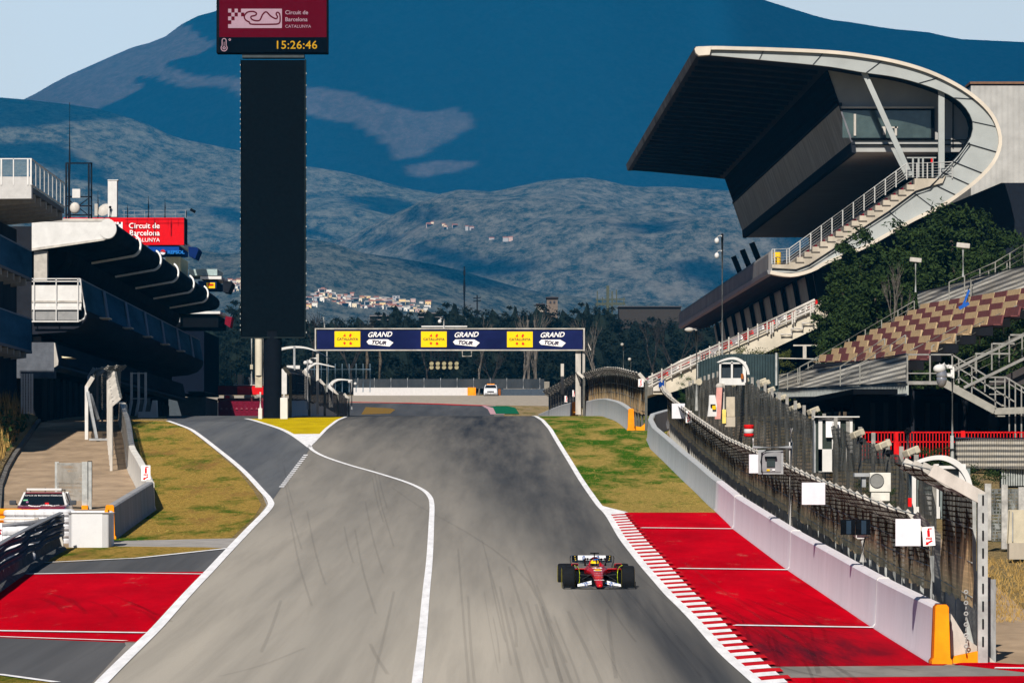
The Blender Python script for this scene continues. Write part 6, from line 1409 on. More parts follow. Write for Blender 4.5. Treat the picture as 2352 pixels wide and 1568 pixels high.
def crown_mesh(seed, n, clumps, leaf, shape='pine', asp=1.0):
    """leaf cards gathered in clumps inside a unit-ish volume (radius 1, height 0..1)"""
    rn = random.Random(seed); b = MB(); cl = []
    for i in range(clumps):
        while True:
            p = Vector((rn.uniform(-1, 1), rn.uniform(-1, 1), rn.uniform(0, 1)))
            t = p.z
            if shape == 'pine': R_ = (1-t)**.75*.95+.08 if t > .25 else .55+t*1.4
            elif shape == 'cone': R_ = (1-t)*.9+.08
            elif shape == 'column': R_ = math.sin(min(1, t*1.1+.1)*math.pi)**.5
            else: R_ = math.sin(min(.98, t*.9+.08)*math.pi)**.6
            r = math.hypot(p.x, p.y)
            if r < R_ and (r > R_*.45 or rn.random() < .35): break
        cl.append((p, rn.uniform(.10, .24)))
    # dense inner mass of the crown
    k_ = 14 if n == 6000 else 0
    for jj in range(9):
        for ii in range(k_):
            ph = math.pi*jj/8; t_ = 2*math.pi*ii/k_; rr_ = .62*(1+.35*noise.noise(Vector((math.cos(t_)*1.5+seed, math.sin(t_)*1.5, jj*.6)))); b.v.append((rr_*math.sin(ph)*math.cos(t_), rr_*math.sin(ph)*math.sin(t_), .5+.42*rr_/.62*math.cos(ph)))
    b.f += [(jj*k_+ii, jj*k_+(ii+1) % k_, (jj+1)*k_+(ii+1) % k_, (jj+1)*k_+ii) for jj in range(8) for ii in range(k_)] if k_ else []
    for i in range(n):
        p, r = cl[i % clumps]
        d = Vector((rn.gauss(0, 1), rn.gauss(0, 1), rn.gauss(0, .8)/asp))*r*.6; c = p+d
        a = Vector((rn.uniform(-1, 1), rn.uniform(-1, 1), rn.uniform(-.6, 1))).normalized()*leaf*rn.uniform(.5, 1.3); q = Vector((rn.uniform(-1, 1), rn.uniform(-1, 1), rn.uniform(-1, 1))).normalized()*leaf*rn.uniform(.3, .7)
        a.z /= asp; q.z /= asp; b.add([c-a*.5, c+q*.5, c+a*.5, c-q*.5], [(0, 1, 2, 3)])
    me = bpy.data.meshes.new('crown'); me.from_pydata(b.v, [], b.f); me.update(); return me
def branch_mesh(seed, depth=5, spread=.5, lean=.0):
    rn = random.Random(seed); b = MB()
    def grow(p, d, L, r, k):
        q = p+d*L; b.tube([p, p+d*L*.5+Vector((rn.uniform(-.03, .03), rn.uniform(-.03, .03), 0))*L, q], [r, r*.85, r*.68], 4, caps=False)
        if k == 0: return
        for i in range(rn.choice((2, 3, 3))):
            nd = (d+Vector((rn.uniform(-1, 1), rn.uniform(-1, 1), rn.uniform(-.1, .7)))*spread).normalized(); grow(p+d*L*rn.uniform(.6, 1), nd, L*rn.uniform(.6, .82), r*.6, k-1)
    grow(Vector((0, 0, 0)), Vector((lean, 0, 1)).normalized(), .30, .018, depth)
    me = bpy.data.meshes.new('branches'); me.from_pydata(b.v, [], b.f); me.update(); return me
CROWNS = {'pine': [(i, 15000, 130, .145, 'round') for i in (1, 2, 3)], 'dark': [(i, 6000, 70, .14, 'round') for i in (11, 12, 13)], 'cone': [(21, 2200, 60, .11, 'cone')], 'bush': [(31, 4500, 60, .09, 'round')]}
BARE = [branch_mesh(i) for i in (41, 42, 43)]; TALLB = [branch_mesh(i, 5, .28) for i in (51, 52)]
def tree(kind, u, vtop, D, w_px, vbase=None, label='', mat_=None, group=None, i=0, name='tree', trunk=.25, base=None):
    zb = zg(D) if base is None else base; c = px(u, vtop, D); H = c.z-zb; w = w_px*D/F/2
    t = thing(name, label, 'tree' if name != 'bush' else 'bush', (c.x, D, zb), group)
    ci = i % len(CROWNS[kind]); asp = max(1.0, round(H/max(.1, w)/1.0)); key = kind+str(ci)+mat_.name+str(asp)
    if key not in MATS: mm = crown_mesh(*CROWNS[kind][ci], asp=asp); mm.materials.append(mat_); MATS[key] = mm
    o = bpy.data.objects.new('crown', MATS[key]); scene.collection.objects.link(o); o.parent = t; o.location = (0, 0, H*trunk*.6); o.scale = (w, w, H*(1-trunk*.6)*.97); o.rotation_euler = (0, 0, i*2.1)
    if trunk > .05:
        b = MB().tube([(0, 0, -.1), (.03*H, 0, H*.4), (0, 0, H*.8)], [H*.028, H*.02, H*.008], 7); b.build('trunk', BARK, t, local=True)
    return t
def bare(u, vtop, D, label, group=None, i=0, tall=False, m=None, wide=1.0):
    zb = zg(D); c = px(u, vtop, D); H = (c.z-zb); t = thing('bare_tree', label, 'tree', (c.x, D, zb), group); m0 = (TALLB if tall else BARE)[i % 2]; key = m0.name+(m or TWIG).name
    if key not in MATS: mm = m0.copy(); mm.materials.append(m or TWIG); MATS[key] = mm
    zmax = max(v.co.z for v in m0.vertices); o = bpy.data.objects.new('branches', MATS[key]); scene.collection.objects.link(o); o.parent = t; o.scale = (H/zmax*wide, H/zmax*wide, H/zmax); o.rotation_euler = (0, 0, i*1.7); return t
# dark belt of trees beyond the last corner
TOPS = [(505, 735), (540, 700), (560, 690), (700, 725), (730, 718), (760, 722), (790, 708), (830, 716), (870, 718), (908, 686), (940, 712), (975, 708), (1010, 715), (1042, 690), (1075, 712), (1110, 705), (1150, 700), (1190, 692), (1230, 688), (1268, 704), (1300, 696), (1345, 690), (1390, 694), (1430, 712), (1480, 722), (1540, 730), (1600, 735), (1680, 742), (1760, 745)]
rn = random.Random(17); k = 0
lab3 = ['dark rounded evergreen in the belt of trees beyond the last corner', 'dark lower shrubby tree filling the belt beyond the last corner']
for row, (Dd, dv_, wpx) in enumerate(((900, -4, 75), (850, 18, 85), (805, 50, 90), (770, 90, 95))):
    u = 470+row*13
    while u < 1830:
        vt = float(np.interp(u, [a for a, _ in TOPS], [b_ for _, b_ in TOPS]))+dv_+rn.uniform(-9, 12)
        if not (row == 3 and False): tree('dark', u, vt, Dd+rn.uniform(-12, 12), wpx*rn.uniform(1.1, 1.7), label=lab3[1 if row > 1 else 0], mat_=LF_D, group='evergreens beyond the last corner' if row < 2 else 'low shrubby trees beyond the last corner', i=k, trunk=.12); k += 1
        u += rn.uniform(38, 60)
for u, vt, w, l in ((908, 688, 62, 'tallest round dark tree crown rising in front of the hillside town'), (1042, 692, 40, 'round dark tree just left of the tall radio mast'), (552, 688, 60, 'dark tree peeping out just left of the screen tower')):
    tree('dark', u, vt, 880, w, label=l, mat_=LF_D, i=k, trunk=.4); k += 1
for u, vt, w in ((838, 712, 20), (868, 716, 16)): tree('cone', u, vt, 745, w*1.3, label='slender dark cypress in the tree belt left of the gantry', mat_=LF_D, group='slender cypresses in the tree belt', i=0, trunk=.1)
for i, (u, vt, D, tall, l) in enumerate(((716, 712, 742, 0, 'bare branched tree right beside the screen tower'), (805, 722, 745, 0, 'wide bare tree above the left end of the gantry'), (1100, 722, 740, 1, 'left tall pale bare poplar behind the gantry'), (1205, 712, 735, 1, 'tallest pale bare poplar behind the right of the gantry banner'), (1228, 716, 738, 1, 'second pale bare poplar behind the right of the gantry banner'), (1365, 726, 742, 1, 'grey bare tree right of the gantry'), (1500, 730, 740, 0, 'wide bare tree below the long low hall'), (1548, 722, 730, 0, 'bare twiggy tree next to the grandstand gallery tip'), (980, 760, 738, 0, 'low bare tree under the gantry centre'), (1130, 800, 732, 0, 'low bare tree behind the far concrete walls'))):
    bare(u, vt, D, l, i=i, tall=bool(tall), m=PALEB if tall else TWIG)
for u, l in ((1213, 'left'), (1229, 'right')):
    tag(MB().tube([px(u, 900, 728), px(u+2, 800, 728), px(u-1, 735, 728)], [.42, .36, .2], 7).build('bare_tree', PALEB), 'bare pale trunk, the %s of the pair under the gantry banner' % l, 'tree trunk')
# pines beside the big grandstand
for i, (u, vt, D, w, l) in enumerate(((1975, 520, 372, 150, 'broad pine hiding the foot of the curved roof band'), (2075, 500, 366, 140, 'pine below the middle of the curved roof band'), (2185, 446, 380, 170, 'tallest pine at the right below the curved roof end'), (2255, 480, 372, 130, 'pine in front of the pale ribbed hall'), (2350, 540, 360, 130, 'pine cut by the right picture edge'), (2305, 505, 378, 130, 'pine between the tallest pine and the right edge'), (2140, 478, 384, 120, 'pine pressed against the curved band left of the tallest pine'), (1935, 590, 356, 110, 'lower pine at the left end of the pine group'), (2010, 610, 348, 150, 'mid sized pine above the cream seat rows'), (2110, 570, 350, 150, 'pine directly behind the left floodlight post'), (2230, 560, 352, 150, 'pine behind the right floodlight post'), (1960, 700, 346, 110, 'low scrubby pine at the top of the stand side stairs'), (2320, 600, 350, 120, 'low pine at the right edge above the upper banner'))):
    tree('pine', u, vt, D, w*1.2, label=l, mat_=LF_P, i=i, trunk=.18, name='pine_tree')
bare(2050, 600, 344, 'leafless pale sapling in front of the pines', i=0, m=PALEB, wide=.5)
for i, (u, vt, D, w, hb, l, mt) in enumerate(((1728, 768, 404, 110, None, 'round clipped shrub under the white stand rails', LF_B), (1790, 772, 400, 90, None, 'olive shrub beside the cream stand end wall', LF_B), (1690, 790, 408, 80, None, 'smaller olive shrub left of the clipped shrub', LF_B), (1576, 842, 352, 46, None, 'bright green bush behind the far end of the brown fence', LF_G), (1905, 800, 345, 120, None, 'dark bush at the foot of the stand side stairs', LF_P), (2003, 1045, 152, 90, None, 'leafy dark bush behind the white air conditioner', LF_P), (2262, 1040, 178, 130, None, 'feathery dark shrub beside the grey banner fence', LF_P), (2215, 1055, 172, 90, None, 'lower feathery shrub behind the large arched hut', LF_P), (2150, 1010, 232, 100, None, 'thin shrub growing through the red railing', LF_P), (1738, 1000, 226, 60, None, 'dark weedy bush right of the banded tyre stack', LF_P), (2040, 1080, 160, 60, None, 'small dark bush right of the air conditioner', LF_P))):
    tree('bush', u, vt, D, w, label=l, mat_=mt, i=i, trunk=.04, name='bush')
# grassy bank on the left with tall dry grass
bk = MB(); secs = []
for y, ur, vr in ((205, -5, 0), (232, 0, 0), (251, 14, 0), (268, 32, 0), (290, 58, 0), (311, 78, 0), (330, 90, 0)):
    xr = (ur-U0)*y/F; z = zg(y); secs.append([Vector((xr, y, z-.1)), Vector((xr-.1, y, z+.35)), Vector((xr-1.2, y, z+.9)), Vector((xr-3.0, y, z+1.5)), Vector((xr-9, y, z+1.9)), Vector((xr-9, y, z-.2))])
bk.loft(secs); o = bk.build('verge_bank', M_DIRT); structure(o)
kb2 = MB(); kb2.loft([[s[0]+Vector((.12, 0, 0)), s[0]+Vector((.12, 0, .3)), s[0]+Vector((-.15, 0, .36)), s[0]+Vector((-.15, 0, 0))] for s in secs]); structure(kb2.build('kerb', mat('old_kerb_stone', (.16, .15, .14), .9, var=.3)))
gb = MB(); rn = random.Random(4)
for i in range(9000):
    y = rn.uniform(232, 318); ur = float(np.interp(y, [232, 251, 268, 290, 318], [0, 14, 32, 58, 82])); t = rn.random()**.8*6; x = (ur-U0)*y/F-.3-t; z = zg(y)+float(np.interp(t, [0, 1.2, 3, 8], [.3, .9, 1.5, 1.9])); h = rn.uniform(.5, 1.35)*(1.35 if math.sin(y*.35+t)*.5+math.sin(y*.13) > 0 else .8)
    a = rn.uniform(-.35, .35); d = rn.uniform(-.4, .4); w = rn.uniform(.03, .07)
    gb.add([(x-w, y, z), (x+w, y, z), (x+a*.5+w*.6, y+d*.4, z+h*.6), (x+a, y+d, z+h)], [(0, 1, 2, 3)])
tag(gb.build('tall_grass', LF_Y, recalc=False), kind='stuff')
gb = MB()
for i in range(4500):
    y = rn.choice((rn.uniform(215, 240), rn.gauss(272, 7), rn.gauss(296, 5))); ur = float(np.interp(y, [205, 232, 251, 268, 290, 318], [-5, 0, 14, 32, 58, 82])); t = rn.random()*5; x = (ur-U0)*y/F-.2-t; z = zg(y)+float(np.interp(t, [0, 1.2, 3, 8], [.3, .9, 1.5, 1.9]))
    c = Vector((x, y, z+rn.uniform(0, 1.0))); a = Vector((rn.uniform(-1, 1), rn.uniform(-1, 1), rn.uniform(-.5, 1)))*.16; q = Vector((rn.uniform(-1, 1), rn.uniform(-1, 1), rn.uniform(-1, 1)))*.1
    gb.add([c-a, c+q, c+a, c-q], [(0, 1, 2, 3)])
tag(gb.build('weeds', LF_G, recalc=False), kind='stuff')
# weeds and straw on the right edge
gb = MB()
for i in range(1600):
    u = rn.uniform(2262, 2420); v = rn.uniform(1285, 1430); D = Dv(max(v, 1240)); x = (u-U0)*D/F; w = .012; h = rn.uniform(.05, .22)
    gb.add([(x-w, D, zg(D)), (x+w, D, zg(D)), (x+rn.uniform(-.12, .12), D+rn.uniform(-.1, .1), zg(D)+h)], [(0, 1, 2)])
tag(gb.build('straw_grass', LF_Y, recalc=False), kind='stuff')
# short grass blades on the verges, so that the turf edge is not a clean cut
gb = MB(); lgp = [G(*p) for p in [(290, 963.5), (384, 967), (430, 985), (492, 1033), (548, 1083), (582, 1126), (600, 1158), (585, 1186), (543, 1224), (530, 1237), (253, 1243), (345, 1171), (335, 1130), (312, 1085), (292, 1040), (286, 1000)]]
for i in range(9000):
    P_ = rg if i % 2 else lgp; y = rn.uniform(min(p[1] for p in P_), min(330, max(p[1] for p in P_))); x = rn.uniform(min(p[0] for p in P_), max(p[0] for p in P_))
    if inside(P_, x, y):
        h = rn.uniform(.02, .05); w = .02; gb.add([(x-w, y, zg(y)+.01), (x+w, y, zg(y)+.01), (x+rn.uniform(-.05, .05), y+.03, zg(y)+h)], [(0, 1, 2)])
tag(gb.build('short_grass', leaf_mat('turf_blades', (.07, .09, .01), (.28, .22, .05), .6), recalc=False), kind='stuff')

# ---------------------------------------------------------------- walls and buildings beyond the last corner
def fw(name, label, u0, v0, u1, v1, D, m, cat='concrete wall', th=.6):
    return tag(MB().bb(px(u0, v0, D), px(u1, v1, D+th)).build(name, m, bevel=.03), label, cat)
fw('far_wall', 'long white concrete wall across the gravel beyond the crest', 812, 890, 1074, 910, 712, mat('far_white_wall', (.55, .53, .52), .8, var=.05)); fw('wall_end', 'orange end block of the long white far wall', 1074, 889.5, 1093, 912, 711.6, ORNG, 'concrete block')
fw('far_wall', 'dark blue grey wall right of the distant white car', 1150, 893, 1252, 913, 712, mat('dull_blue_wall', (.055, .07, .09), .8)); fw('wall_end', 'rust coloured end of the dark far wall', 1144, 893, 1150, 913, 711.6, mat('rust_block', (.25, .08, .02), .8), 'concrete block')
fw('backdrop_wall', 'brown hoarding behind the far white wall', 1035, 873, 1122, 889, 730, mat('brown_hoarding', (.24, .09, .03), .8, var=.2), 'hoarding')
fw('backdrop_wall', 'dim grey block wall behind the left part of the far white wall', 850, 870, 1034, 890, 732, mat('dim_block_wall', (.11, .105, .10), .9, var=.3, scale=.4), 'wall'); fw('backdrop_wall', 'pale grey block wall behind the dark far wall', 1156, 876, 1262, 895, 732, mat('pale_block_wall', (.22, .20, .17), .9, var=.3, scale=.4), 'wall')
fw('backdrop_wall', 'low dull wall running behind the middle fence', 1350, 885, 1480, 905, 720, mat('dim_block_wall', (.11, .105, .10), .9), 'wall')
r = thing('far_catch_fence', 'thin see-through catch fence on top of the far white wall', 'fence', px(950, 890, 714))
for i in range(12): MB().tube([px(822+i*38, 892, 714), px(822+i*38, 868, 714)], .06, 5).build('post', GREYP, r)
b = MB(); b.add([px(812, 870, 714.1), px(1250, 870, 714.1), px(1250, 892, 714.1), px(812, 892, 714.1)], [(0, 1, 2, 3)]); b.build('mesh_panel', net('thin_far_mesh', (.03, .035, .04), (.05, .055, .06), .15, pitch=.5), r, recalc=False)
tag(MB().bar(px(1095, 890, 715), px(1124, 872, 715), .25).build('boom', BEIGE), 'slanting pale boom leaning against the brown hoarding', 'boom')
# town on the foot of the hills
TC = [mat('house_cream', (.9, .74, .50), .8, var=.1), mat('house_white', (.92, .84, .72), .8, var=.05), mat('house_ochre', (.9, .62, .28), .8, var=.1), mat('house_grey', (.45, .42, .40), .8, var=.1), mat('house_pink', (.62, .42, .34), .8, var=.1)]
RF = [mat('terracotta_roof', (.42, .16, .08), .8, var=.2), mat('flat_grey_roof', (.35, .33, .31), .8)]
rn = random.Random(23); WIN = mat('house_window', (.05, .05, .06), .5)
cn = ['cream', 'white', 'ochre', 'grey', 'pinkish']
def house(x, y, z, w, h, d, ci, ri, lab, grp, name='house', win=True):
    t = thing(name, lab, 'house', (x, y, z), grp); MB().bb((x-w/2, y, z-4), (x+w/2, y+d, z+h)).build('wall', TC[ci], t)
    if ri == 0: MB().prism([(x-w/2-.4, y-.4, z+h), (x+w/2+.4, y-.4, z+h), (x+w/2+.4, y+d/2, z+h+1.1), (x-w/2-.4, y+d/2, z+h+1.1)], (0, .1, -.3)).prism([(x-w/2-.4, y-.4, z+h-.1), (x-w/2-.4, y+d/2, z+h+1.1), (x-w/2-.4, y+d+.4, z+h-.1)], (w+.8, 0, 0)).build('roof', RF[0], t)
    else: MB().bb((x-w/2-.3, y-.3, z+h), (x+w/2+.3, y+d, z+h+.5)).build('roof', RF[1], t)
    if win:
        b = MB(); nx_ = max(2, int(w/3.5)); ny_ = max(1, int(h/3.2))
        for i in range(nx_):
            for j in range(ny_): b.bb((x-w/2+(i+.3)*w/nx_, y-.12, z+1+j*3.1), (x-w/2+(i+.62)*w/nx_, y-.02, z+2.6+j*3.1))
        b.build('windows', WIN, t)
for i in range(165):
    u = rn.uniform(704, 985) if i < 150 else rn.uniform(520, 552); u = u if u < 940 or rn.random() < .6 else rn.uniform(704, 900)
    vtop = float(np.interp(u, [520, 552, 704, 740, 760, 800, 860, 900, 960, 990], [650, 650, 690, 672, 676, 682, 686, 688, 692, 700])); v = rn.uniform(vtop, vtop+26); D = 5600-(v-670)*14+rn.uniform(-60, 60)
    if i >= 150: v = rn.uniform(648, 672)
    y = 4320
    while y < 6400 and (V0-v)*y/F > max(RIDGES[1].h((u-U0)*y/F, y), RIDGES[3].h((u-U0)*y/F, y)): y += 20
    p = px(u, v, y-4); ci = rn.choice((0, 1, 1, 2, 0, 3, 4)); ri = rn.choice((0, 1, 1)); house(p.x, p.y, p.z-1.5, rn.uniform(3, 7.5), rn.uniform(3.5, 6.5), 6, ci, ri, '%s house with %s roof in the sunlit town at the foot of the hills' % (cn[ci], ('terracotta', 'flat grey')[ri]), '%s houses with %s roofs in the hillside town' % (cn[ci], ('terracotta', 'flat grey')[ri]))
for i in range(16):
    u, v = rn.choice(((rn.uniform(1010, 1050), 522), (rn.uniform(1055, 1095), 524), (rn.uniform(980, 1010), 516), (rn.uniform(1120, 1180), 548))); v += rn.uniform(-4, 4); rr_1 = RIDGES[1]
    # drop the hamlet houses onto the foothill surface
    y = 7600
    while y < 10400:
        x = (u-U0)*y/F
        if (V0-v)*y/F < max(RIDGES[1].h(x, y), RIDGES[2].h(x, y), RIDGES[3].h(x, y)): break
        y += 40
    p = px(u, v, y-30); house(p.x, p.y, p.z, rn.uniform(4, 8), rn.uniform(2, 3.5), 5, rn.choice((0, 3, 3, 4)), 0, 'pale hamlet house high on the wooded foothill', 'hamlet houses on the foothill', win=False)
r = thing('apartment_block', 'dim apartment block with pale balcony lines left of centre in the tree belt', 'building', px(880, 760, 960)); MB().bb(px(850, 722, 960), px(918, 800, 975)).build('wall', mat('dim_flat_wall', (.05, .06, .075), .8), r)
for v in (724, 733, 741, 749): MB().bb(px(848, v, 958.5), px(920, v+2.6, 960)).build('balcony', mat('dim_balcony', (.16, .15, .15), .8), r)
r = thing('apartment_block', 'dim apartment block with pale balcony lines above the gantry banner centre', 'building', px(985, 760, 955)); MB().bb(px(962, 716, 955), px(1016, 800, 970)).build('wall', MATS['dim_flat_wall'], r)
for v in (718, 727, 736, 745): MB().bb(px(960, v, 953.5), px(1018, v+2.4, 955)).build('balcony', MATS['dim_balcony'], r)
for nm, u0_, v0_2, u1_, v1_, l, mm in (('stone_tower_house', 1256, 685, 1280, 710, 'square beige tower house rising over the dark trees', mat('tower_house_wall', (.15, .12, .10), .8)), ('long_hall', 1422, 706, 1560, 740, 'long low grey brown hall right of the pylon', mat('hall_wall', (.04, .036, .034), .8, var=.1)), ('small_house', 1232, 700, 1250, 712, 'small pale house left of the tower house', mat('small_house_wall', (.38, .33, .28), .8))):
    t = thing(nm, l, 'building', px((u0_+u1_)/2, v1_, 1000)); MB().bb(px(u0_, v0_2+1, 1000), px(u1_, v1_+60, 1010)).build('wall', mm, t); MB().bb(px(u0_-1.5, v0_2-1, 999.5), px(u1_+1.5, v0_2+1.2, 1011)).build('roof', mat('dark_eaves', (.06, .05, .05), .8), t)
    if nm == 'stone_tower_house': MB().bb(px(1262, 691, 999.8), px(1266, 696, 1000)).bb(px(1271, 691, 999.8), px(1275, 696, 1000)).build('windows', WIN, t)
t = thing('radio_mast', 'thin dark radio mast rising over the trees in the centre', 'mast', px(1066, 730, 980)); MB().tube([px(1066.5, 760, 980), px(1066.5, 660, 980), px(1066.5, 612, 980)], [.25, .22, .12], 6).build('mast_shaft', DKM, t); MB().bb(px(1064.5, 620, 979.8), px(1069, 632, 980.2)).build('aerial_block', DKM, t)
t = thing('small_pylon', 'small lattice pylon with two cross arms right of the radio mast', 'pylon', px(1096, 740, 940)); b = MB(); b.bar(px(1096, 760, 940), px(1096, 678, 940), .25)
for v in (683, 690, 714): b.bar(px(1087, v+2, 940), px(1105, v, 940), .18)
b.build('frame', DKM, t)
t = thing('antenna_pylon', 'wide antenna pylon with many uprights above the dark trees', 'pylon', px(1396, 740, 900)); b = MB(); b.bar(px(1396, 760, 900), px(1396, 656, 900), .5); b.bar(px(1406, 740, 900), px(1406, 668, 900), .25)
for u, a, c in ((1372, 668, 706), (1384, 682, 700), (1416, 665, 700), (1433, 682, 700)): b.bar(px(u, a, 900), px(u, c, 900), .18)
for v in (688, 697, 700): b.bar(px(1368, v, 900), px(1436, v-1, 900), .2)
b.build('frame', mat('olive_steel', (.07, .08, .06), .7), t)
# ---------------------------------------------------------------- racing car
CD = 145.2; cz0 = -(1359-V0)*CD/F; cx0 = (1373.6-U0)*CD/F
car = thing('racing_car', 'red single seater racing car with black wings coming down the track', 'racing car', (cx0, CD, cz0), rz=R(1.3))
CRED = mat('racing_red_paint', (.46, .003, .008), .3, var=.04, spec=.2, coat=.1); DRD = mat('deep_red_paint', (.26, .004, .010), .25, var=.04, coat=.5)
CARB = mat('carbon_black', (.006, .007, .008), .25, var=.3, scale=12, spec=.15); TYRE = mat('tyre_rubber', (.006, .007, .009), .85, var=.25, scale=9, spec=.15)
RIMM = mat('wheel_cover_black', (.012, .013, .015), .35); FLUO = mat('fluorescent_yellow', (.72, .85, .02), .5); WCAR = mat('car_white_paint', (.70, .70, .72), .3); HPB = mat('logo_blue', (.01, .09, .32), .5)
def sect(y, w, zb, zt, p=2.6, n=20, flat=0, cx=0):
    o = []
    for k in range(n):
        t = 2*math.pi*k/n; c, s_ = math.cos(t), math.sin(t); o.append(Vector((cx+w*abs(c)**(2/p)*(1 if c >= 0 else -1), y, (zb+zt)/2+(zt-zb)/2*abs(s_)**(2/p)*(1 if s_ >= 0 else -1))))
    return o
nose = [(-1.28, .03, .17, .20), (-1.25, .07, .15, .225), (-1.1, .085, .14, .27), (-.8, .10, .16, .35), (-.4, .118, .22, .45), (0, .14, .30, .55), (.35, .17, .36, .605), (.7, .21, .40, .645), (1.0, .28, .42, .665), (1.15, .32, .42, .665)]
MB().loft([sect(*s) for s in nose]).build('nose', CRED, car, local=True, smooth='all')
MB().loft([sect(*s) for s in [(.2, .12, .12, .36), (1.0, .24, .08, .44), (1.5, .33, .06, .5), (2.2, .3, .06, .45), (3.2, .16, .06, .4)]]).build('lower_chassis', CARB, car, local=True, smooth='all')
tub = [(1.15, .32, .42, .66), (1.4, .34, .42, .62), (1.75, .34, .42, .62), (2.0, .31, .40, .70), (2.1, .22, .06, .84), (2.3, .18, .06, .93), (2.6, .17, .06, .90), (3.0, .15, .06, .80), (3.5, .11, .08, .66), (4.1, .07, .15, .5)]
MB().loft([sect(*s) for s in tub]).build('body', CRED, car, local=True, smooth='all')
MB().loft([sect(2.02, .13, .72, .90, 2.2), sect(2.06, .13, .73, .90, 2.2)]).build('airbox_mouth', BLK, car, local=True)
MB().loft([sect(1.22, .19, .60, .672, 3), sect(1.85, .20, .60, .675, 3)]).build('cockpit_opening', BLK, car, local=True)
for s in (-1, 1):
    sp2 = [(1.25, .24, .20, .60), (1.5, .28, .12, .61), (2.2, .26, .10, .58), (2.9, .16, .08, .42), (3.4, .08, .08, .28)]
    MB().loft([sect(y, w, a, c, 3.2, cx=s*(.34+w*.75)) for y, w, a, c in sp2]).build('sidepod', CARB, car, local=True, smooth='all')
    MB().loft([sect(y, w*.98, c-.10*(y < 2.5)-.04, c+.008, 2.6, cx=s*(.34+w*.75)) for y, w, a, c in sp2[:-1]]).build('sidepod_cover', CRED, car, local=True, smooth='all')
    MB().loft([sect(1.235, .20, .33, .54, 3.2, cx=s*.53), sect(1.26, .20, .33, .54, 3.2, cx=s*.53)]).build('sidepod_inlet', BLK, car, local=True)
    MB().bb((s*.30, 1.16, .60), (s*.76, 1.34, .625)).build('sidepod_lip', CRED, car, local=True, bevel=.008)
    # mirrors
    mr_ = MB().bb((s*.50, 1.05, .695), (s*.69, 1.15, .765)).build('mirror', CRED, car, local=True, bevel=.02); b = MB().bar((s*.56, 1.1, .69), (s*.50, 1.2, .60), .015).bar((s*.62, 1.1, .69), (s*.60, 1.2, .60), .012); b.build('mirror_stay', CRED, mr_, local=True)
    MB().bb((s*.515, 1.045, .705), (s*.675, 1.052, .755)).build('mirror_glass', BLK, mr_, local=True)
MB().bb((-.72, .95, .04), (.72, 3.3, .075)).bb((-.42, .6, .035), (.42, 1.0, .06)).build('floor', CARB, car, local=True, bevel=.01)
def wheel(x, y, r, w, parent, nm='wheel'):
    t = bpy.data.objects.new(nm, None); scene.collection.objects.link(t); t.parent = parent; t.location = (x, y, r)
    h = w/2; pr = [(r*.62, -h*.86), (r*.70, -h*.98), (r*.86, -h), (r*.955, -h*.93), (r*.99, -h*.8), (r, -h*.5), (r, h*.5), (r*.99, h*.8), (r*.955, h*.93), (r*.86, h), (r*.70, h*.98), (r*.62, h*.86)]
    MB().ring(pr, (0, 0, 0), 'x', 44).build('tyre', TYRE, t, local=True, smooth=True)
    MB().ring([(0, -h*.80), (r*.3, -h*.82), (r*.63, -h*.88), (r*.63, h*.88), (r*.3, h*.82), (0, h*.80)], (0, 0, 0), 'x', 32).build('rim', RIMM, t, local=True, smooth=True)
    for s in (-1, 1):
        MB().ring([(r*.77, s*(h+.004)), (r*.80, s*(h+.007)), (r*.83, s*(h+.004))], (0, 0, 0), 'x', 40).build('sidewall_stripe', mat('tyre_yellow_mark', (.60, .50, .03), .6), t, local=True)
    return t
for s in (-1, 1):
    wheel(s*.815, 0, .36, .35, car); wheel(s*.785, 3.6, .36, .41, car)
    # winglet over the tyre: bright yellow trailing line
    arc = [(s*(.80-.15), -.20, .735), (s*(.80-.22), -.24, .70), (s*(.80-.265), -.28, .64), (s*(.80-.28), -.32, .55), (s*(.80-.285), -.34, .40), (s*(.80-.27), -.35, .24)]
    MB().tube(arc, .010, 6).build('winglet_edge', FLUO, car, local=True, smooth=True)
    b = MB(); b.loft([[Vector(p), Vector(p)+Vector((0, .26, 0)), Vector(p)+Vector((s*.012, .26, 0)), Vector(p)+Vector((s*.012, .0, 0))] for p in arc]); b.build('wheel_winglet', CARB, car, local=True)
    b = MB()
    for p, q, w in (((.20, .05, .46), (.66, .02, .50), .018), ((.20, .42, .45), (.66, .03, .50), .018), ((.18, -.12, .27), (.66, .0, .22), .018), ((.22, .40, .24), (.66, .02, .22), .018), ((.16, .0, .50), (.64, .05, .24), .014), ((.2, .2, .3), (.66, .1, .32), .014)):
        b.bar((s*p[0], p[1], p[2]), (s*q[0], q[1], q[2]), w*2.4, w)
    b.build('wishbone', mat('carbon_arm', (.02, .02, .022), .3, spec=.5), car, local=True)
    b = MB(); b.bar((s*.12, 3.2, .40), (s*.62, 3.58, .46), .05, .02).bar((s*.10, 3.9, .40), (s*.62, 3.62, .46), .05, .02).bar((s*.12, 3.3, .2), (s*.62, 3.6, .22), .05, .02).bar((s*.10, 3.9, .2), (s*.62, 3.62, .22), .05, .02); b.build('rear_wishbone', CARB, car, local=True)
    MB().ring([(0, -.09), (.21, -.09), (.23, 0), (.21, .09), (0, .09)], (s*.60, 0, .36), 'x', 20).build('brake_duct', BLK, car, local=True, smooth=True)
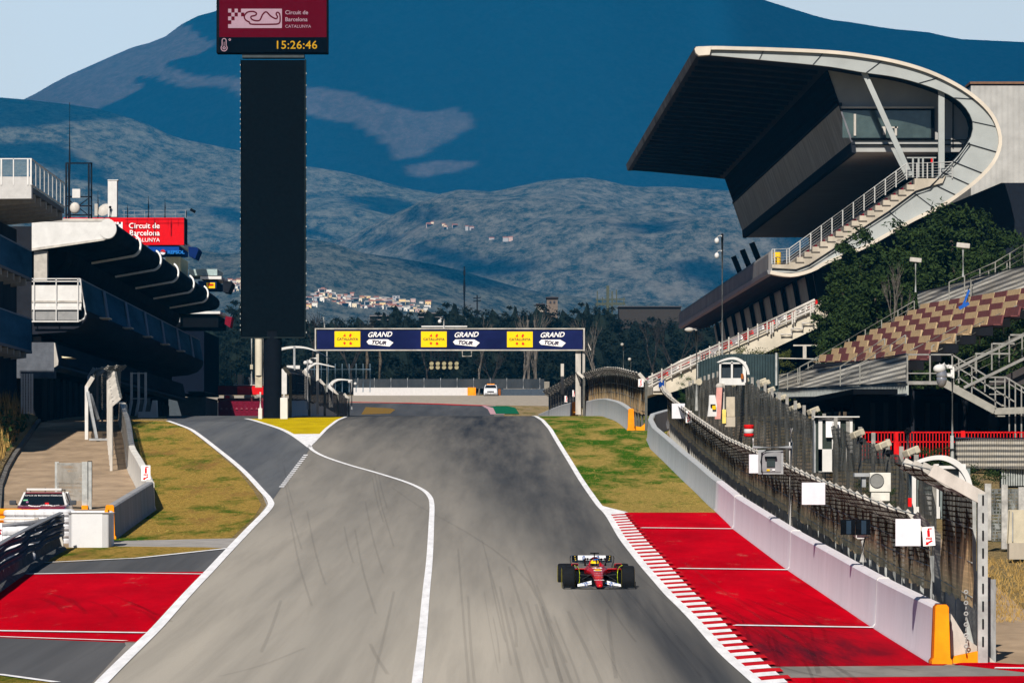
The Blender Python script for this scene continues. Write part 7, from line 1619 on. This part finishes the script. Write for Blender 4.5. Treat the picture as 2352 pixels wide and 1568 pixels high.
# front wing
def wingsec(x, y0, y1, z0, z1, th=.018): return [Vector((x, y0, z0)), Vector((x, (y0+y1)/2, (z0+z1)/2+th)), Vector((x, y1, z1)), Vector((x, (y0+y1)/2, (z0+z1)/2-th*.3))]
def wing(name, xs, f, m, par=car): return MB().loft([wingsec(x, *f(x)) for x in xs]).build(name, m, par, local=True, smooth=True)
XS = [i*.97/12 for i in range(-12, 13)]
fz = lambda x: .135+.035*math.cos(x*3.2)-.02*(abs(x) > .8)
wing('front_wing_main_plane', XS, lambda x: (-1.20+.14*abs(x), -.96+.12*abs(x), fz(x), fz(x)+.03), CARB)
for s in (-1, 1):
    X1 = [s*(.13+i*.62/8) for i in range(9)]; X2 = [s*(.21+i*.38/6) for i in range(7)]; X3 = [s*(.75+i*.2/3) for i in range(4)]
    wing('front_wing_flap', X2, lambda x: (-1.00+.12*abs(x), -.90+.1*abs(x), fz(x)+.070-.06*(abs(x)-.2), fz(x)+.112-.10*(abs(x)-.2)), WCAR)
    wing('front_wing_flap', X2, lambda x: (-.88+.1*abs(x), -.78+.08*abs(x), fz(x)+.122-.12*(abs(x)-.2), fz(x)+.170-.16*(abs(x)-.2)), WCAR)
    wing('front_wing_flap_outer', X3, lambda x: (-.98+.12*abs(x), -.76+.1*abs(x), fz(x)+.05, fz(x)+.10), CARB)
    MB().prism([(s*.955, -1.1, .07), (s*.97, -1.1, .16), (s*.985, -.75, .30), (s*.985, -.55, .30), (s*.985, -.5, .08)], (s*.012, 0, 0)).bb((s*.93, -1.1, .065), (s*1.0, -.52, .085)).build('endplate', CARB, car, local=True)
    # round blue logo with white letters on the flap
    c = Vector((s*.34-.02, -.965, .245)); b = MB(); b.ring([(0, 0), (.052, 0)], tuple(c), 'y', 20); b.build('round_logo', HPB, car, local=True)
    text('hp', c+Vector((0, -.006, 0)), .07, TXW, car, shear=.3, local=True, ext=.001, name='logo_letters')
for k, (x0, ww) in enumerate(((-.30, .2), (-.42, .12), (.22, .06), (.46, .14))): MB().bb((x0-.06, -.90, .255), (x0+.04, -.894, .270)).build('blue_dash', HPB, car, local=True)
MB().tube([(.06*s, -1.02, z) for s, z in ((-1, .20), (-1, .15))], .012, 6).tube([(.06, -1.02, .20), (.06, -1.02, .15)], .012, 6).build('wing_pylon', CARB, car, local=True)
# rear wing
XR = [i*.56/8 for i in range(-8, 9)]
wing('rear_wing_main', XR, lambda x: (4.30, 4.62, .715-.05*math.cos(x*2.6)+.03, .80), CARB)
wing('rear_wing_flap', [i*.30/5*1.3 for i in range(-5, 6)], lambda x: (4.46, 4.60, .80, .925), WCAR)
for s in (-1, 1):
    wing('rear_wing_flap_side', [s*(.40+i*.04) for i in range(5)], lambda x: (4.46, 4.62, .80, .925), CARB)
    ep = [(s*.545, .93), (s*.59, .915), (s*.61, .86), (s*.60, .76), (s*.565, .64), (s*.53, .45), (s*.50, .30)]
    b = MB(); b.loft([[Vector((x, 4.15+.1*(z < .7), z)), Vector((x, 4.75, z)), Vector((x+s*.012, 4.75, z)), Vector((x+s*.012, 4.15+.1*(z < .7), z))] for x, z in ep]); b.build('rear_endplate', CARB, car, local=True)
    for z, x in ((.905, .49), (.845, .485), (.80, .47)): MB().box((s*x, 4.14, z), (.022, .02, .018)).build('marker_light', mat('amber_marker', (.8, .55, .05), .5), car, local=True)
    c = Vector((s*.17-.06*(s < 0), 4.44, .865)); MB().ring([(0, 0), (.052, 0)], tuple(c), 'y', 18).build('round_logo', HPB, car, local=True); text('hp', c+Vector((0, -.008, 0)), .07, TXW, car, shear=.3, local=True, ext=.001, name='logo_letters')
MB().bar((0, 3.9, .35), (0, 4.5, .78), .03, .12).build('rear_wing_pylon', CARB, car, local=True)
b = MB(); b.bb((-.5, 4.4, .28), (.5, 4.6, .30)).bb((-.35, 4.0, .08), (.35, 4.5, .12)); b.build('beam_wing', CARB, car, local=True)
# halo
hp_ = [(0, 1.02, .70), (0, 1.10, .82), (-.10, 1.22, .875), (-.24, 1.45, .895), (-.30, 1.75, .87), (-.28, 2.02, .76)]
MB().tube([hp_[0], hp_[1], (0, 1.16, .87)], [.022, .026, .03], 8).build('halo_post', CARB, car, local=True, smooth=True)
ring_ = [(-.28, 2.02, .70), (-.30, 1.8, .845), (-.29, 1.6, .88), (-.24, 1.38, .885), (-.14, 1.22, .88), (0, 1.15, .88), (.14, 1.22, .88), (.24, 1.38, .885), (.29, 1.6, .88), (.30, 1.8, .845), (.28, 2.02, .70)]
MB().tube(smoothline(ring_, 3) if 0 else ring_, .032, 8).build('halo_ring', CARB, car, local=True, smooth=True)
MB().bb((-.055, 1.10, .862), (.055, 1.14, .888)).build('halo_badge', HPB, car, local=True)
b = MB(); b.bar((-.02, 2.15, .92), (-.02, 2.15, 1.03), .03).bb((-.13, 2.10, 1.015), (.11, 2.20, 1.045)); b.build('roll_hoop_camera', BLK, car, local=True)
MB().tube([(.1, 2.1, .9), (.1, 2.1, .98)], .004, 4).bb((.08, 2.0, .87), (.20, 2.02, .885)).build('aerial', BLK, car, local=True)
# lettering and marks down the nose (lying on the sloping top)
tilt = Matrix.Rotation(R(16), 3, 'X')
def nosetext(s, y, z, h, m=TXW, ws=1.0, bo=.0): text(s, (0, y, z), h, m, car, rot=tilt, local=True, ext=.0015, wscale=ws, bold=bo, name='nose_lettering')
def ztop(y): return float(np.interp(y, [q[0] for q in nose], [q[3] for q in nose]))
def on(y, e=.012): return ztop(y)+e
def slopetext(s, y, h, m=TXW, ws=1.0, bo=0, nm='nose_lettering', x=0):
    a = math.atan2(ztop(y+.15)-ztop(y-.15), .3); Rm = Matrix.Rotation(-(math.pi/2-a)+R(0), 3, 'X') if 0 else Matrix.Rotation(-(math.pi/2-a), 3, 'X')
    text(s, (x, y, on(y)), h, m, car, rot=Rm, local=True, ext=.0015, wscale=ws, bold=bo, name=nm)
slopetext('VGW', .95, .16, mat('soft_pink_lettering', (.45, .25, .28), .6), 1.5)
slopetext('44', .60, .24, TXW, .85, .02)
def frontmark(y0): pass
ym = .10; a = math.atan2(ztop(ym+.15)-ztop(ym-.15), .3); Rm = Matrix.Rotation(-(math.pi/2-a), 3, 'X')
def mark(pts, y, m, nm, e=.016):
    a = math.atan2(ztop(y+.12)-ztop(y-.12), .24); Rm = Matrix.Rotation(-(math.pi/2-a), 3, 'X'); b = MB(); b.add([Vector((0, y, on(y, e)))+Rm @ Vector((p[0], 0, p[1])) for p in pts], [tuple(range(len(pts)))]); return b.build(nm, m, car, local=True, recalc=False)
mark([(.115*math.cos(t), -.08+.20*math.sin(t)) for t in [R(q) for q in range(-10, 191, 20)]]+[(-.05, -.16), (.05, -.16)], .22, TXW, 'shell_mark'); mark([(.098*math.cos(t), -.07+.17*math.sin(t)) for t in [R(q) for q in range(-5, 186, 20)]]+[(-.04, -.14), (.04, -.14)], .22, mat('shell_yellow', (.80, .42, .01), .6), 'shell_mark', .022)
slopetext('AWS', -.02, .07, MATS['soft_pink_lettering'], 1.1); slopetext('IBM', -.20, .08, MATS['soft_pink_lettering'], 1.3); slopetext('PIRELLI', -.40, .075, MATS['soft_pink_lettering'], .75); slopetext('CEVA', -.58, .075, mat('orange_red_lettering', (.6, .12, .06), .6), .9); slopetext('UniCredit', -.85, .08, TXW, .6)
MB().box((0, -1.262, .197), (.028, .012, .045)).build('yellow_shield', YELL, car, local=True)
# driver
dv3 = thing('person', 'driver in yellow helmet and red suit seated in the racing car cockpit', 'person', (cx0, CD, cz0), rz=R(1.3))
sk_ = bpy.data.meshes.new('body'); bmv = [(0, 1.95, .30), (0, 1.85, .46), (0, 1.72, .58), (0, 1.66, .64), (-.17, 1.72, .55), (-.24, 1.50, .46), (-.13, 1.30, .52), (.17, 1.72, .55), (.24, 1.50, .46), (.13, 1.30, .52)]
sk_.from_pydata(bmv, [(0, 1), (1, 2), (2, 3), (2, 4), (4, 5), (5, 6), (2, 7), (7, 8), (8, 9)], []); ob = bpy.data.objects.new('body', sk_); scene.collection.objects.link(ob); ob.parent = dv3
sm_ = ob.modifiers.new('skin', 'SKIN'); rad = [.16, .16, .13, .06, .08, .055, .035, .08, .055, .035]
for v_, r_ in zip(sk_.skin_vertices[0].data, rad): v_.radius = (r_, r_)
sk_.skin_vertices[0].data[0].use_root = True; ob.modifiers.new('sub', 'SUBSURF').levels = 2; ob.modifiers['sub'].render_levels = 2; sk_.materials.append(CRED)
HY = mat('yellow_helmet_shell', (.82, .56, .01), .25, coat=.6)
MB().ball((-.03, 1.58, .735), (.128, .155, .145), 20, 14).build('helmet', HY, dv3, local=True, smooth='all')
vz = MB(); secs = []
for k in range(13):
    t = R(-75+k*12.5)-math.pi/2; secs.append([Vector((-.03+.134*math.cos(t), 1.58+.161*math.sin(t), z)) for z in (.690, .755)])
vz.v = [tuple(p) for s_ in secs for p in s_]; vz.f = [(2*i, 2*i+2, 2*i+3, 2*i+1) for i in range(12)]; vz.mi = [0]*12; vz.build('visor', mat('dark_visor', (.02, .02, .03), .1, spec=.8), dv3, local=True, smooth='all', recalc=False)
MB().bb((-.09, 1.42, .845), (.03, 1.50, .862)).build('helmet_flash', mat('lilac_flash', (.35, .25, .45), .4), dv3, local=True)
for s in (-1, 1): MB().loft([sect(1.5, .03, .58, .66, cx=s*.17-.0), sect(1.9, .06, .58, .72, cx=s*.19)]).build('headrest_side', CRED, car, local=True)

# ---------------------------------------------------------------- road cars
def suv(name, label, cat, loc, bodym, roofm, pillar, rz=0, W=1.86, extra='', Hs=1.0):
    t = thing(name, label, cat, loc, rz=rz); hw = W/2
    def sec(y, w, zb, zt, wt): return [Vector(p) for p in ((-w, y, zb), (-w*1.0, y, (zb+zt)*.5), (-wt, y, zt-.04), (-wt+.06, y, zt), (wt-.06, y, zt), (wt, y, zt-.04), (w, y, (zb+zt)*.5), (w, y, zb))]
    body = [(-.02, hw*.80, .36, .70, hw*.74), (.05, hw*.90, .30, .88, hw*.82), (.25, hw*.97, .26, 1.09, hw*.88), (.9, hw, .25, 1.18, hw*.92), (1.35, hw, .25, 1.21, hw*.95), (3.6, hw, .25, 1.21, hw*.95), (4.35, hw*.96, .28, 1.18, hw*.92), (4.5, hw*.9, .35, 1.0, hw*.85)]
    MB().loft([sec(*s) for s in body]).build('body', bodym, t, local=True, smooth=True)
    def g4(y, w, z): return [Vector((-w, y, z)), Vector((w, y, z))]
    gh = MB(); A = [(1.22, hw*.88, 1.19), (1.95, hw*.72, 1.60), (3.9, hw*.70, 1.60), (4.38, hw*.86, 1.17)]
    gh.loft([[Vector((-A[0][1], A[0][0], A[0][2])), Vector((-A[1][1], A[1][0], A[1][2])), Vector((-A[2][1], A[2][0], A[2][2])), Vector((-A[3][1], A[3][0], A[3][2]))], [Vector((A[0][1], A[0][0], A[0][2])), Vector((A[1][1], A[1][0], A[1][2])), Vector((A[2][1], A[2][0], A[2][2])), Vector((A[3][1], A[3][0], A[3][2]))]])
    gh.build('windscreen', mat('car_glass', (.006, .008, .010), .08, spec=.6), t, local=True)
    MB().bb((-hw*.72, 1.93, 1.595), (hw*.72, 3.95, 1.65)).build('roof', roofm, t, local=True, bevel=.04)
    b = MB()
    for s in (-1, 1):
        b.bar((s*hw*.885, 1.20, 1.18), (s*hw*.725, 1.95, 1.62), .07, .06); b.bar((s*hw*.86, 4.4, 1.05), (s*hw*.71, 3.92, 1.62), .14, .1); b.bar((s*hw*.87, 2.75, 1.06), (s*hw*.725, 2.75, 1.60), .08, .06)
    b.build('pillars', pillar, t, local=True)
    for s in (-1, 1):
        m_ = MB().box((s*(hw+.13), 1.42, 1.28), (.24, .14, .17)).build('mirror', mat('mirror_grey', (.06, .065, .075), .3), t, local=True, bevel=.04); MB().bar((s*(hw-.02), 1.45, 1.22), (s*(hw+.08), 1.42, 1.25), .06).build('arm', BLK, m_, local=True)
        MB().tube([(s*hw*.66, 1.95, 1.63), (s*hw*.67, 2.1, 1.72), (s*hw*.67, 3.7, 1.72), (s*hw*.66, 3.85, 1.64)], .025, 6).build('roof_rail', mat('grey_rail', (.10, .10, .11), .4), t, local=True, smooth=True)
        MB().prism([(s*hw*.55, -.03, .74), (s*hw*.86, .10, .80), (s*hw*.86, .12, .88), (s*hw*.52, .0, .85)], (0, .1, 0)).build('headlight', mat('headlight_glass', (.75, .75, .72), .15), t, local=True)
        for y in (.85, 3.65):
            w_ = bpy.data.objects.new('wheel', None); scene.collection.objects.link(w_); w_.parent = t; w_.location = (s*(hw-.10), y, .35)
            MB().ring([(.2, -.1), (.3, -.11), (.35, -.08), (.35, .08), (.3, .11), (.2, .1)], (0, 0, 0), 'x', 22).build('tyre', TYRE, w_, local=True, smooth=True); MB().ring([(0, -.07), (.2, -.09), (.2, .09), (0, .07)], (0, 0, 0), 'x', 16).build('rim', GALV, w_, local=True)
    MB().bb((-hw*.5, -.05, .62), (hw*.5, .02, .80)).build('grille', BLK, t, local=True, bevel=.02); MB().bb((-hw*.85, -.08, .34), (hw*.85, .05, .55)).build('bumper', bodym if extra != 'white' else mat('bumper_grey', (.25, .25, .25), .5), t, local=True, bevel=.04); MB().bb((-.26, -.1, .42), (.26, -.075, .52)).build('number_plate', WH, t, local=True)
    return t
sc_ = px(90, 1130, 186)
t = suv('safety_car', 'dark red circuit service car with light bar parked behind the tyre wall', 'car', (px(92, 0, 186).x, 186, sc_.z-1.65), mat('burgundy_car_paint', (.18, .003, .016), .2, coat=.8, spec=.5, var=.04), MATS['burgundy_car_paint'], WH)
t.rotation_euler = (0, 0, R(1))
MB().bb((-.62, 2.0, 1.70), (.62, 2.28, 1.78)).build('light_bar', WH, t, local=True, bevel=.02); MB().tube([(0, 2.6, 1.65), (0, 2.6, 1.8)], .02, 5).build('aerial', BLK, t, local=True)
Rw_ = Matrix.Rotation(-math.atan2(.73, .41), 3, 'X')
text('Circuit de Barcelona-Catalunya', (0, 1.80, 1.53), .075, TXW, t, local=True, rot=Rw_, ext=.002, name='windscreen_banner', wscale=1.0)
MB().box((-.62, 1.50, 1.365), (.16, .02, .07), Rw_).build('green_sticker', mat('green_sticker', (.15, .45, .25), .5), t, local=True); MB().box((-.55, 1.38, 1.30), (.08, .02, .08), Rw_).build('lilac_sticker', mat('lilac_sticker', (.35, .15, .3), .5), t, local=True)
MB().tube(smoothline([(-.45, .75, 1.19), (-.30, .55, 1.16), (-.05, .52, 1.16), (.0, .80, 1.19), (.25, .85, 1.195), (.40, .60, 1.17), (.60, .85, 1.19)], 3), .022, 5).build('bonnet_emblem', TXW, t, local=True)
MB().box((.15, 1.30, 1.24), (.14, .05, .08)).build('dashboard_item', REDM, t, local=True)
sz = px(1127, 911.5, 706); t = suv('safety_car', 'distant white off-road car facing the camera by the far wall', 'car', (sz.x, 706, sz.z), WCAR, WCAR, WCAR, extra='white')
MB().bb((-.5, 2.0, 1.68), (.5, 2.25, 1.80)).build('light_bar', ORNG, t, local=True); MB().bb((-.1, -.1, .45), (.1, -.09, .5)).build('red_plate', REDM, t, local=True)

# ---------------------------------------------------------------- tyre barrier and steel rail at bottom left
TWH = mat('white_painted_tyre', (.62, .62, .64), .7, var=.10, scale=6); TOR = mat('orange_painted_tyre', (.80, .26, .01), .7, var=.12, scale=6)
tb = thing('tyre_wall', 'wall of white and orange painted tyres ending in a smooth white wrapped block', 'tyre wall', px(205, 1258, 173))
def stack(u, vtop, D, n, m, r=.33, h=.235, nm='tyre_stack'):
    p = px(u, vtop, D); b = MB()
    for i in range(n):
        z = p.z-h*(i+1); b.ring([(r*.5, .0), (r*.85, .01), (r, h*.28), (r, h*.72), (r*.85, h-.01), (r*.5, h)], (p.x, D, z), 'z', 18)
    return b.build(nm, m, tb, smooth=True)
for i in range(6): stack(141-i*22.0, 1190-20+i*.0+0, 176.5+i*.15, 6, TWH)
for i in range(9): stack(30-i*23.0 if i else 32, 1167, 177.5+i*.2, 6, TOR)
for i in range(7): stack(150-i*24, 1168.5, 178.3, 6, TWH if i < 3 else TOR)
q0, q1 = px(155, 1178, 173), px(252.5, 1178, 173); zt = px(0, 1177, 173).z; zb = zg(173)-.05
sh = []
for s_ in ((q0.x+.0, 174.6), (q0.x, 173.5), (q0.x+.12, 173.1), (q0.x+.4, 172.95), (q1.x-.25, 172.95), (q1.x-.05, 173.1), (q1.x, 173.5), (q1.x, 174.8)): sh.append(Vector((s_[0], s_[1], zb)))
MB().prism(sh, (0, 0, zt-zb)).build('wrapped_block', mat('white_conveyor_wrap', (.60, .60, .61), .65, var=.06, scale=.8), tb, bevel=.05)
for i in range(4): stack(238-i*24, 1172, 177.0, 6, TWH)
MB().bb(px(240, 1170, 176.0), px(251.5, 1182, 176.6)).build('orange_pad', ORNG, tb, bevel=.03)
fs = thing('tyre_pile', 'short pile of white tyres at the left edge in front of the tyre wall', 'tyre pile', px(25, 1275, 160)); tb2 = tb; tb = fs
for i in range(3): stack(58-i*26, 1207.5+i*1, 160.2, 5, TWH, .32, .26)
tb = tb2
r = thing('warning_board', 'small white board with red print at the left picture edge', 'sign', px(3, 1240, 158.5)); MB().bb(px(-20, 1201, 158.5), px(5.5, 1240, 158.6)).build('board', TXW, r); MB().prism([px(-5, 1225, 158.45), px(3, 1225, 158.45), px(0, 1219, 158.45), px(-4, 1219, 158.45)], (0, .03, 0)).bb(px(-6, 1215, 158.45), px(3, 1216.5, 158.48)).build('red_print', SIGNR, r)
gr = thing('steel_barrier', 'dark triple steel rail on stepped concrete feet curving out at bottom left', 'guardrail', px(100, 1290, 163))
gp = smoothline([G(155, 1262), G(130, 1276), G(100, 1294), G(61, 1318), G(0, 1362), G(-80, 1425), G(-170, 1500)], 5)
def offp(P, d):
    out = []
    for i, p in enumerate(P):
        a = P[max(0, i-1)]; c = P[min(len(P)-1, i+1)]; t_ = Vector((c[0]-a[0], c[1]-a[1])).normalized(); out.append((p[0]-(-t_.y)*d*-1*-1, p[1]-t_.x*d))
    return out
STEELD = mat('dull_dark_steel', (.09, .10, .12), .6, metal=.0, var=.3, scale=3); FOOT = mat('dirty_barrier_concrete', (.10, .105, .11), .9, var=.25, scale=2)
def railprof(z, s_=1): return [(0, z-.10), (.07, z-.07), (.0, z-.015), (.0, z+.015), (.07, z+.07), (0, z+.10), (-.03, z+.10), (-.03, z-.10)]
rnw = random.Random(2)
for z in (.56, .80, 1.04):
    secs = []
    for i, (x, y) in enumerate(gp):
        dz_ = .03*math.sin(i*.9+z*4); dx_ = .04*math.sin(i*1.3+z); secs.append([Vector((x-.18+q+dx_, y, zg(y)+w+dz_)) for q, w in railprof(z)])
    MB().loft(secs).build('steel_rail', STEELD, gr, smooth=True)
MB().loft([[Vector((x-.18+q, y, zg(y)+w)) for q, w in ((-.05, 1.17), (.04, 1.17), (.05, 1.21), (-.08, 1.23))] for x, y in gp]).build('top_edge', mat('worn_rail_top', (.22, .23, .25), .5, metal=.2), gr)
k = len(gp)-1
for i in range(k):
    (x, y), (x2, y2) = gp[i], gp[i+1]; t_ = .96; x2 = x+(x2-x)*t_; y2 = y+(y2-y)*t_
    pr = [(.02, 0), (-.06, .10), (-.20, .20), (-.24, .46), (-.5, .46), (-.5, 0)]
    MB().loft([[Vector((x+q, y, zg(y)-.02+w)) for q, w in pr], [Vector((x2+q, y2, zg(y2)-.02+w)) for q, w in pr]]).build('concrete_foot', FOOT, gr)
# second white rail going left behind
r2_ = thing('white_guardrail', 'white double steel rail on posts running behind the dark barrier', 'guardrail', px(70, 1230, 172))
for v0, v1 in ((1196, 1186), (1228, 1205)):
    pass
P4 = [px(148, 1190, 171), px(80, 1204, 168.5), px(0, 1214, 166.5), px(-60, 1220, 165)]
for h_ in (0, -.42): MB().loft([[p+Vector((0, 0, h_+q)) for q in (0, .0)] if 0 else [p+Vector((0, -.05, h_-.14)), p+Vector((0, -.12, h_-.07)), p+Vector((0, -.05, h_)), p+Vector((0, -.12, h_+.07)), p+Vector((0, -.05, h_+.14)), p+Vector((0, 0, h_))] for p in P4]).build('steel_rail', mat('white_rail_paint', (.50, .50, .52), .5, var=.1), r2_, smooth=True)
for u, v, D in ((140, 1192, 171.2), (60, 1207, 168.2), (10, 1212, 166.9)): p = px(u, v, D); MB().bar(p+Vector((0, .1, .1)), Vector((p.x, D+.1, zg(D)-.1)), .14).build('post', WHW, r2_)
r3_ = thing('white_guardrail', 'straight white rail fixed in front of the orange tyres', 'guardrail', px(60, 1200, 175.6))
b = MB(); b.bb(px(-60, 1190.5, 175.4), px(128, 1193.5, 175.6)).bb(px(-60, 1200, 175.4), px(120, 1207, 175.6)).bb(px(-60, 1213, 175.4), px(90, 1218, 175.6)); b.build('steel_rail', mat('cream_rail_paint', (.50, .46, .40), .6, var=.15), r3_)
for u in (-10, 84): MB().bb(px(u-5, 1188, 175.2), px(u+5, 1230, 175.4)).build('post', WHW, r3_)
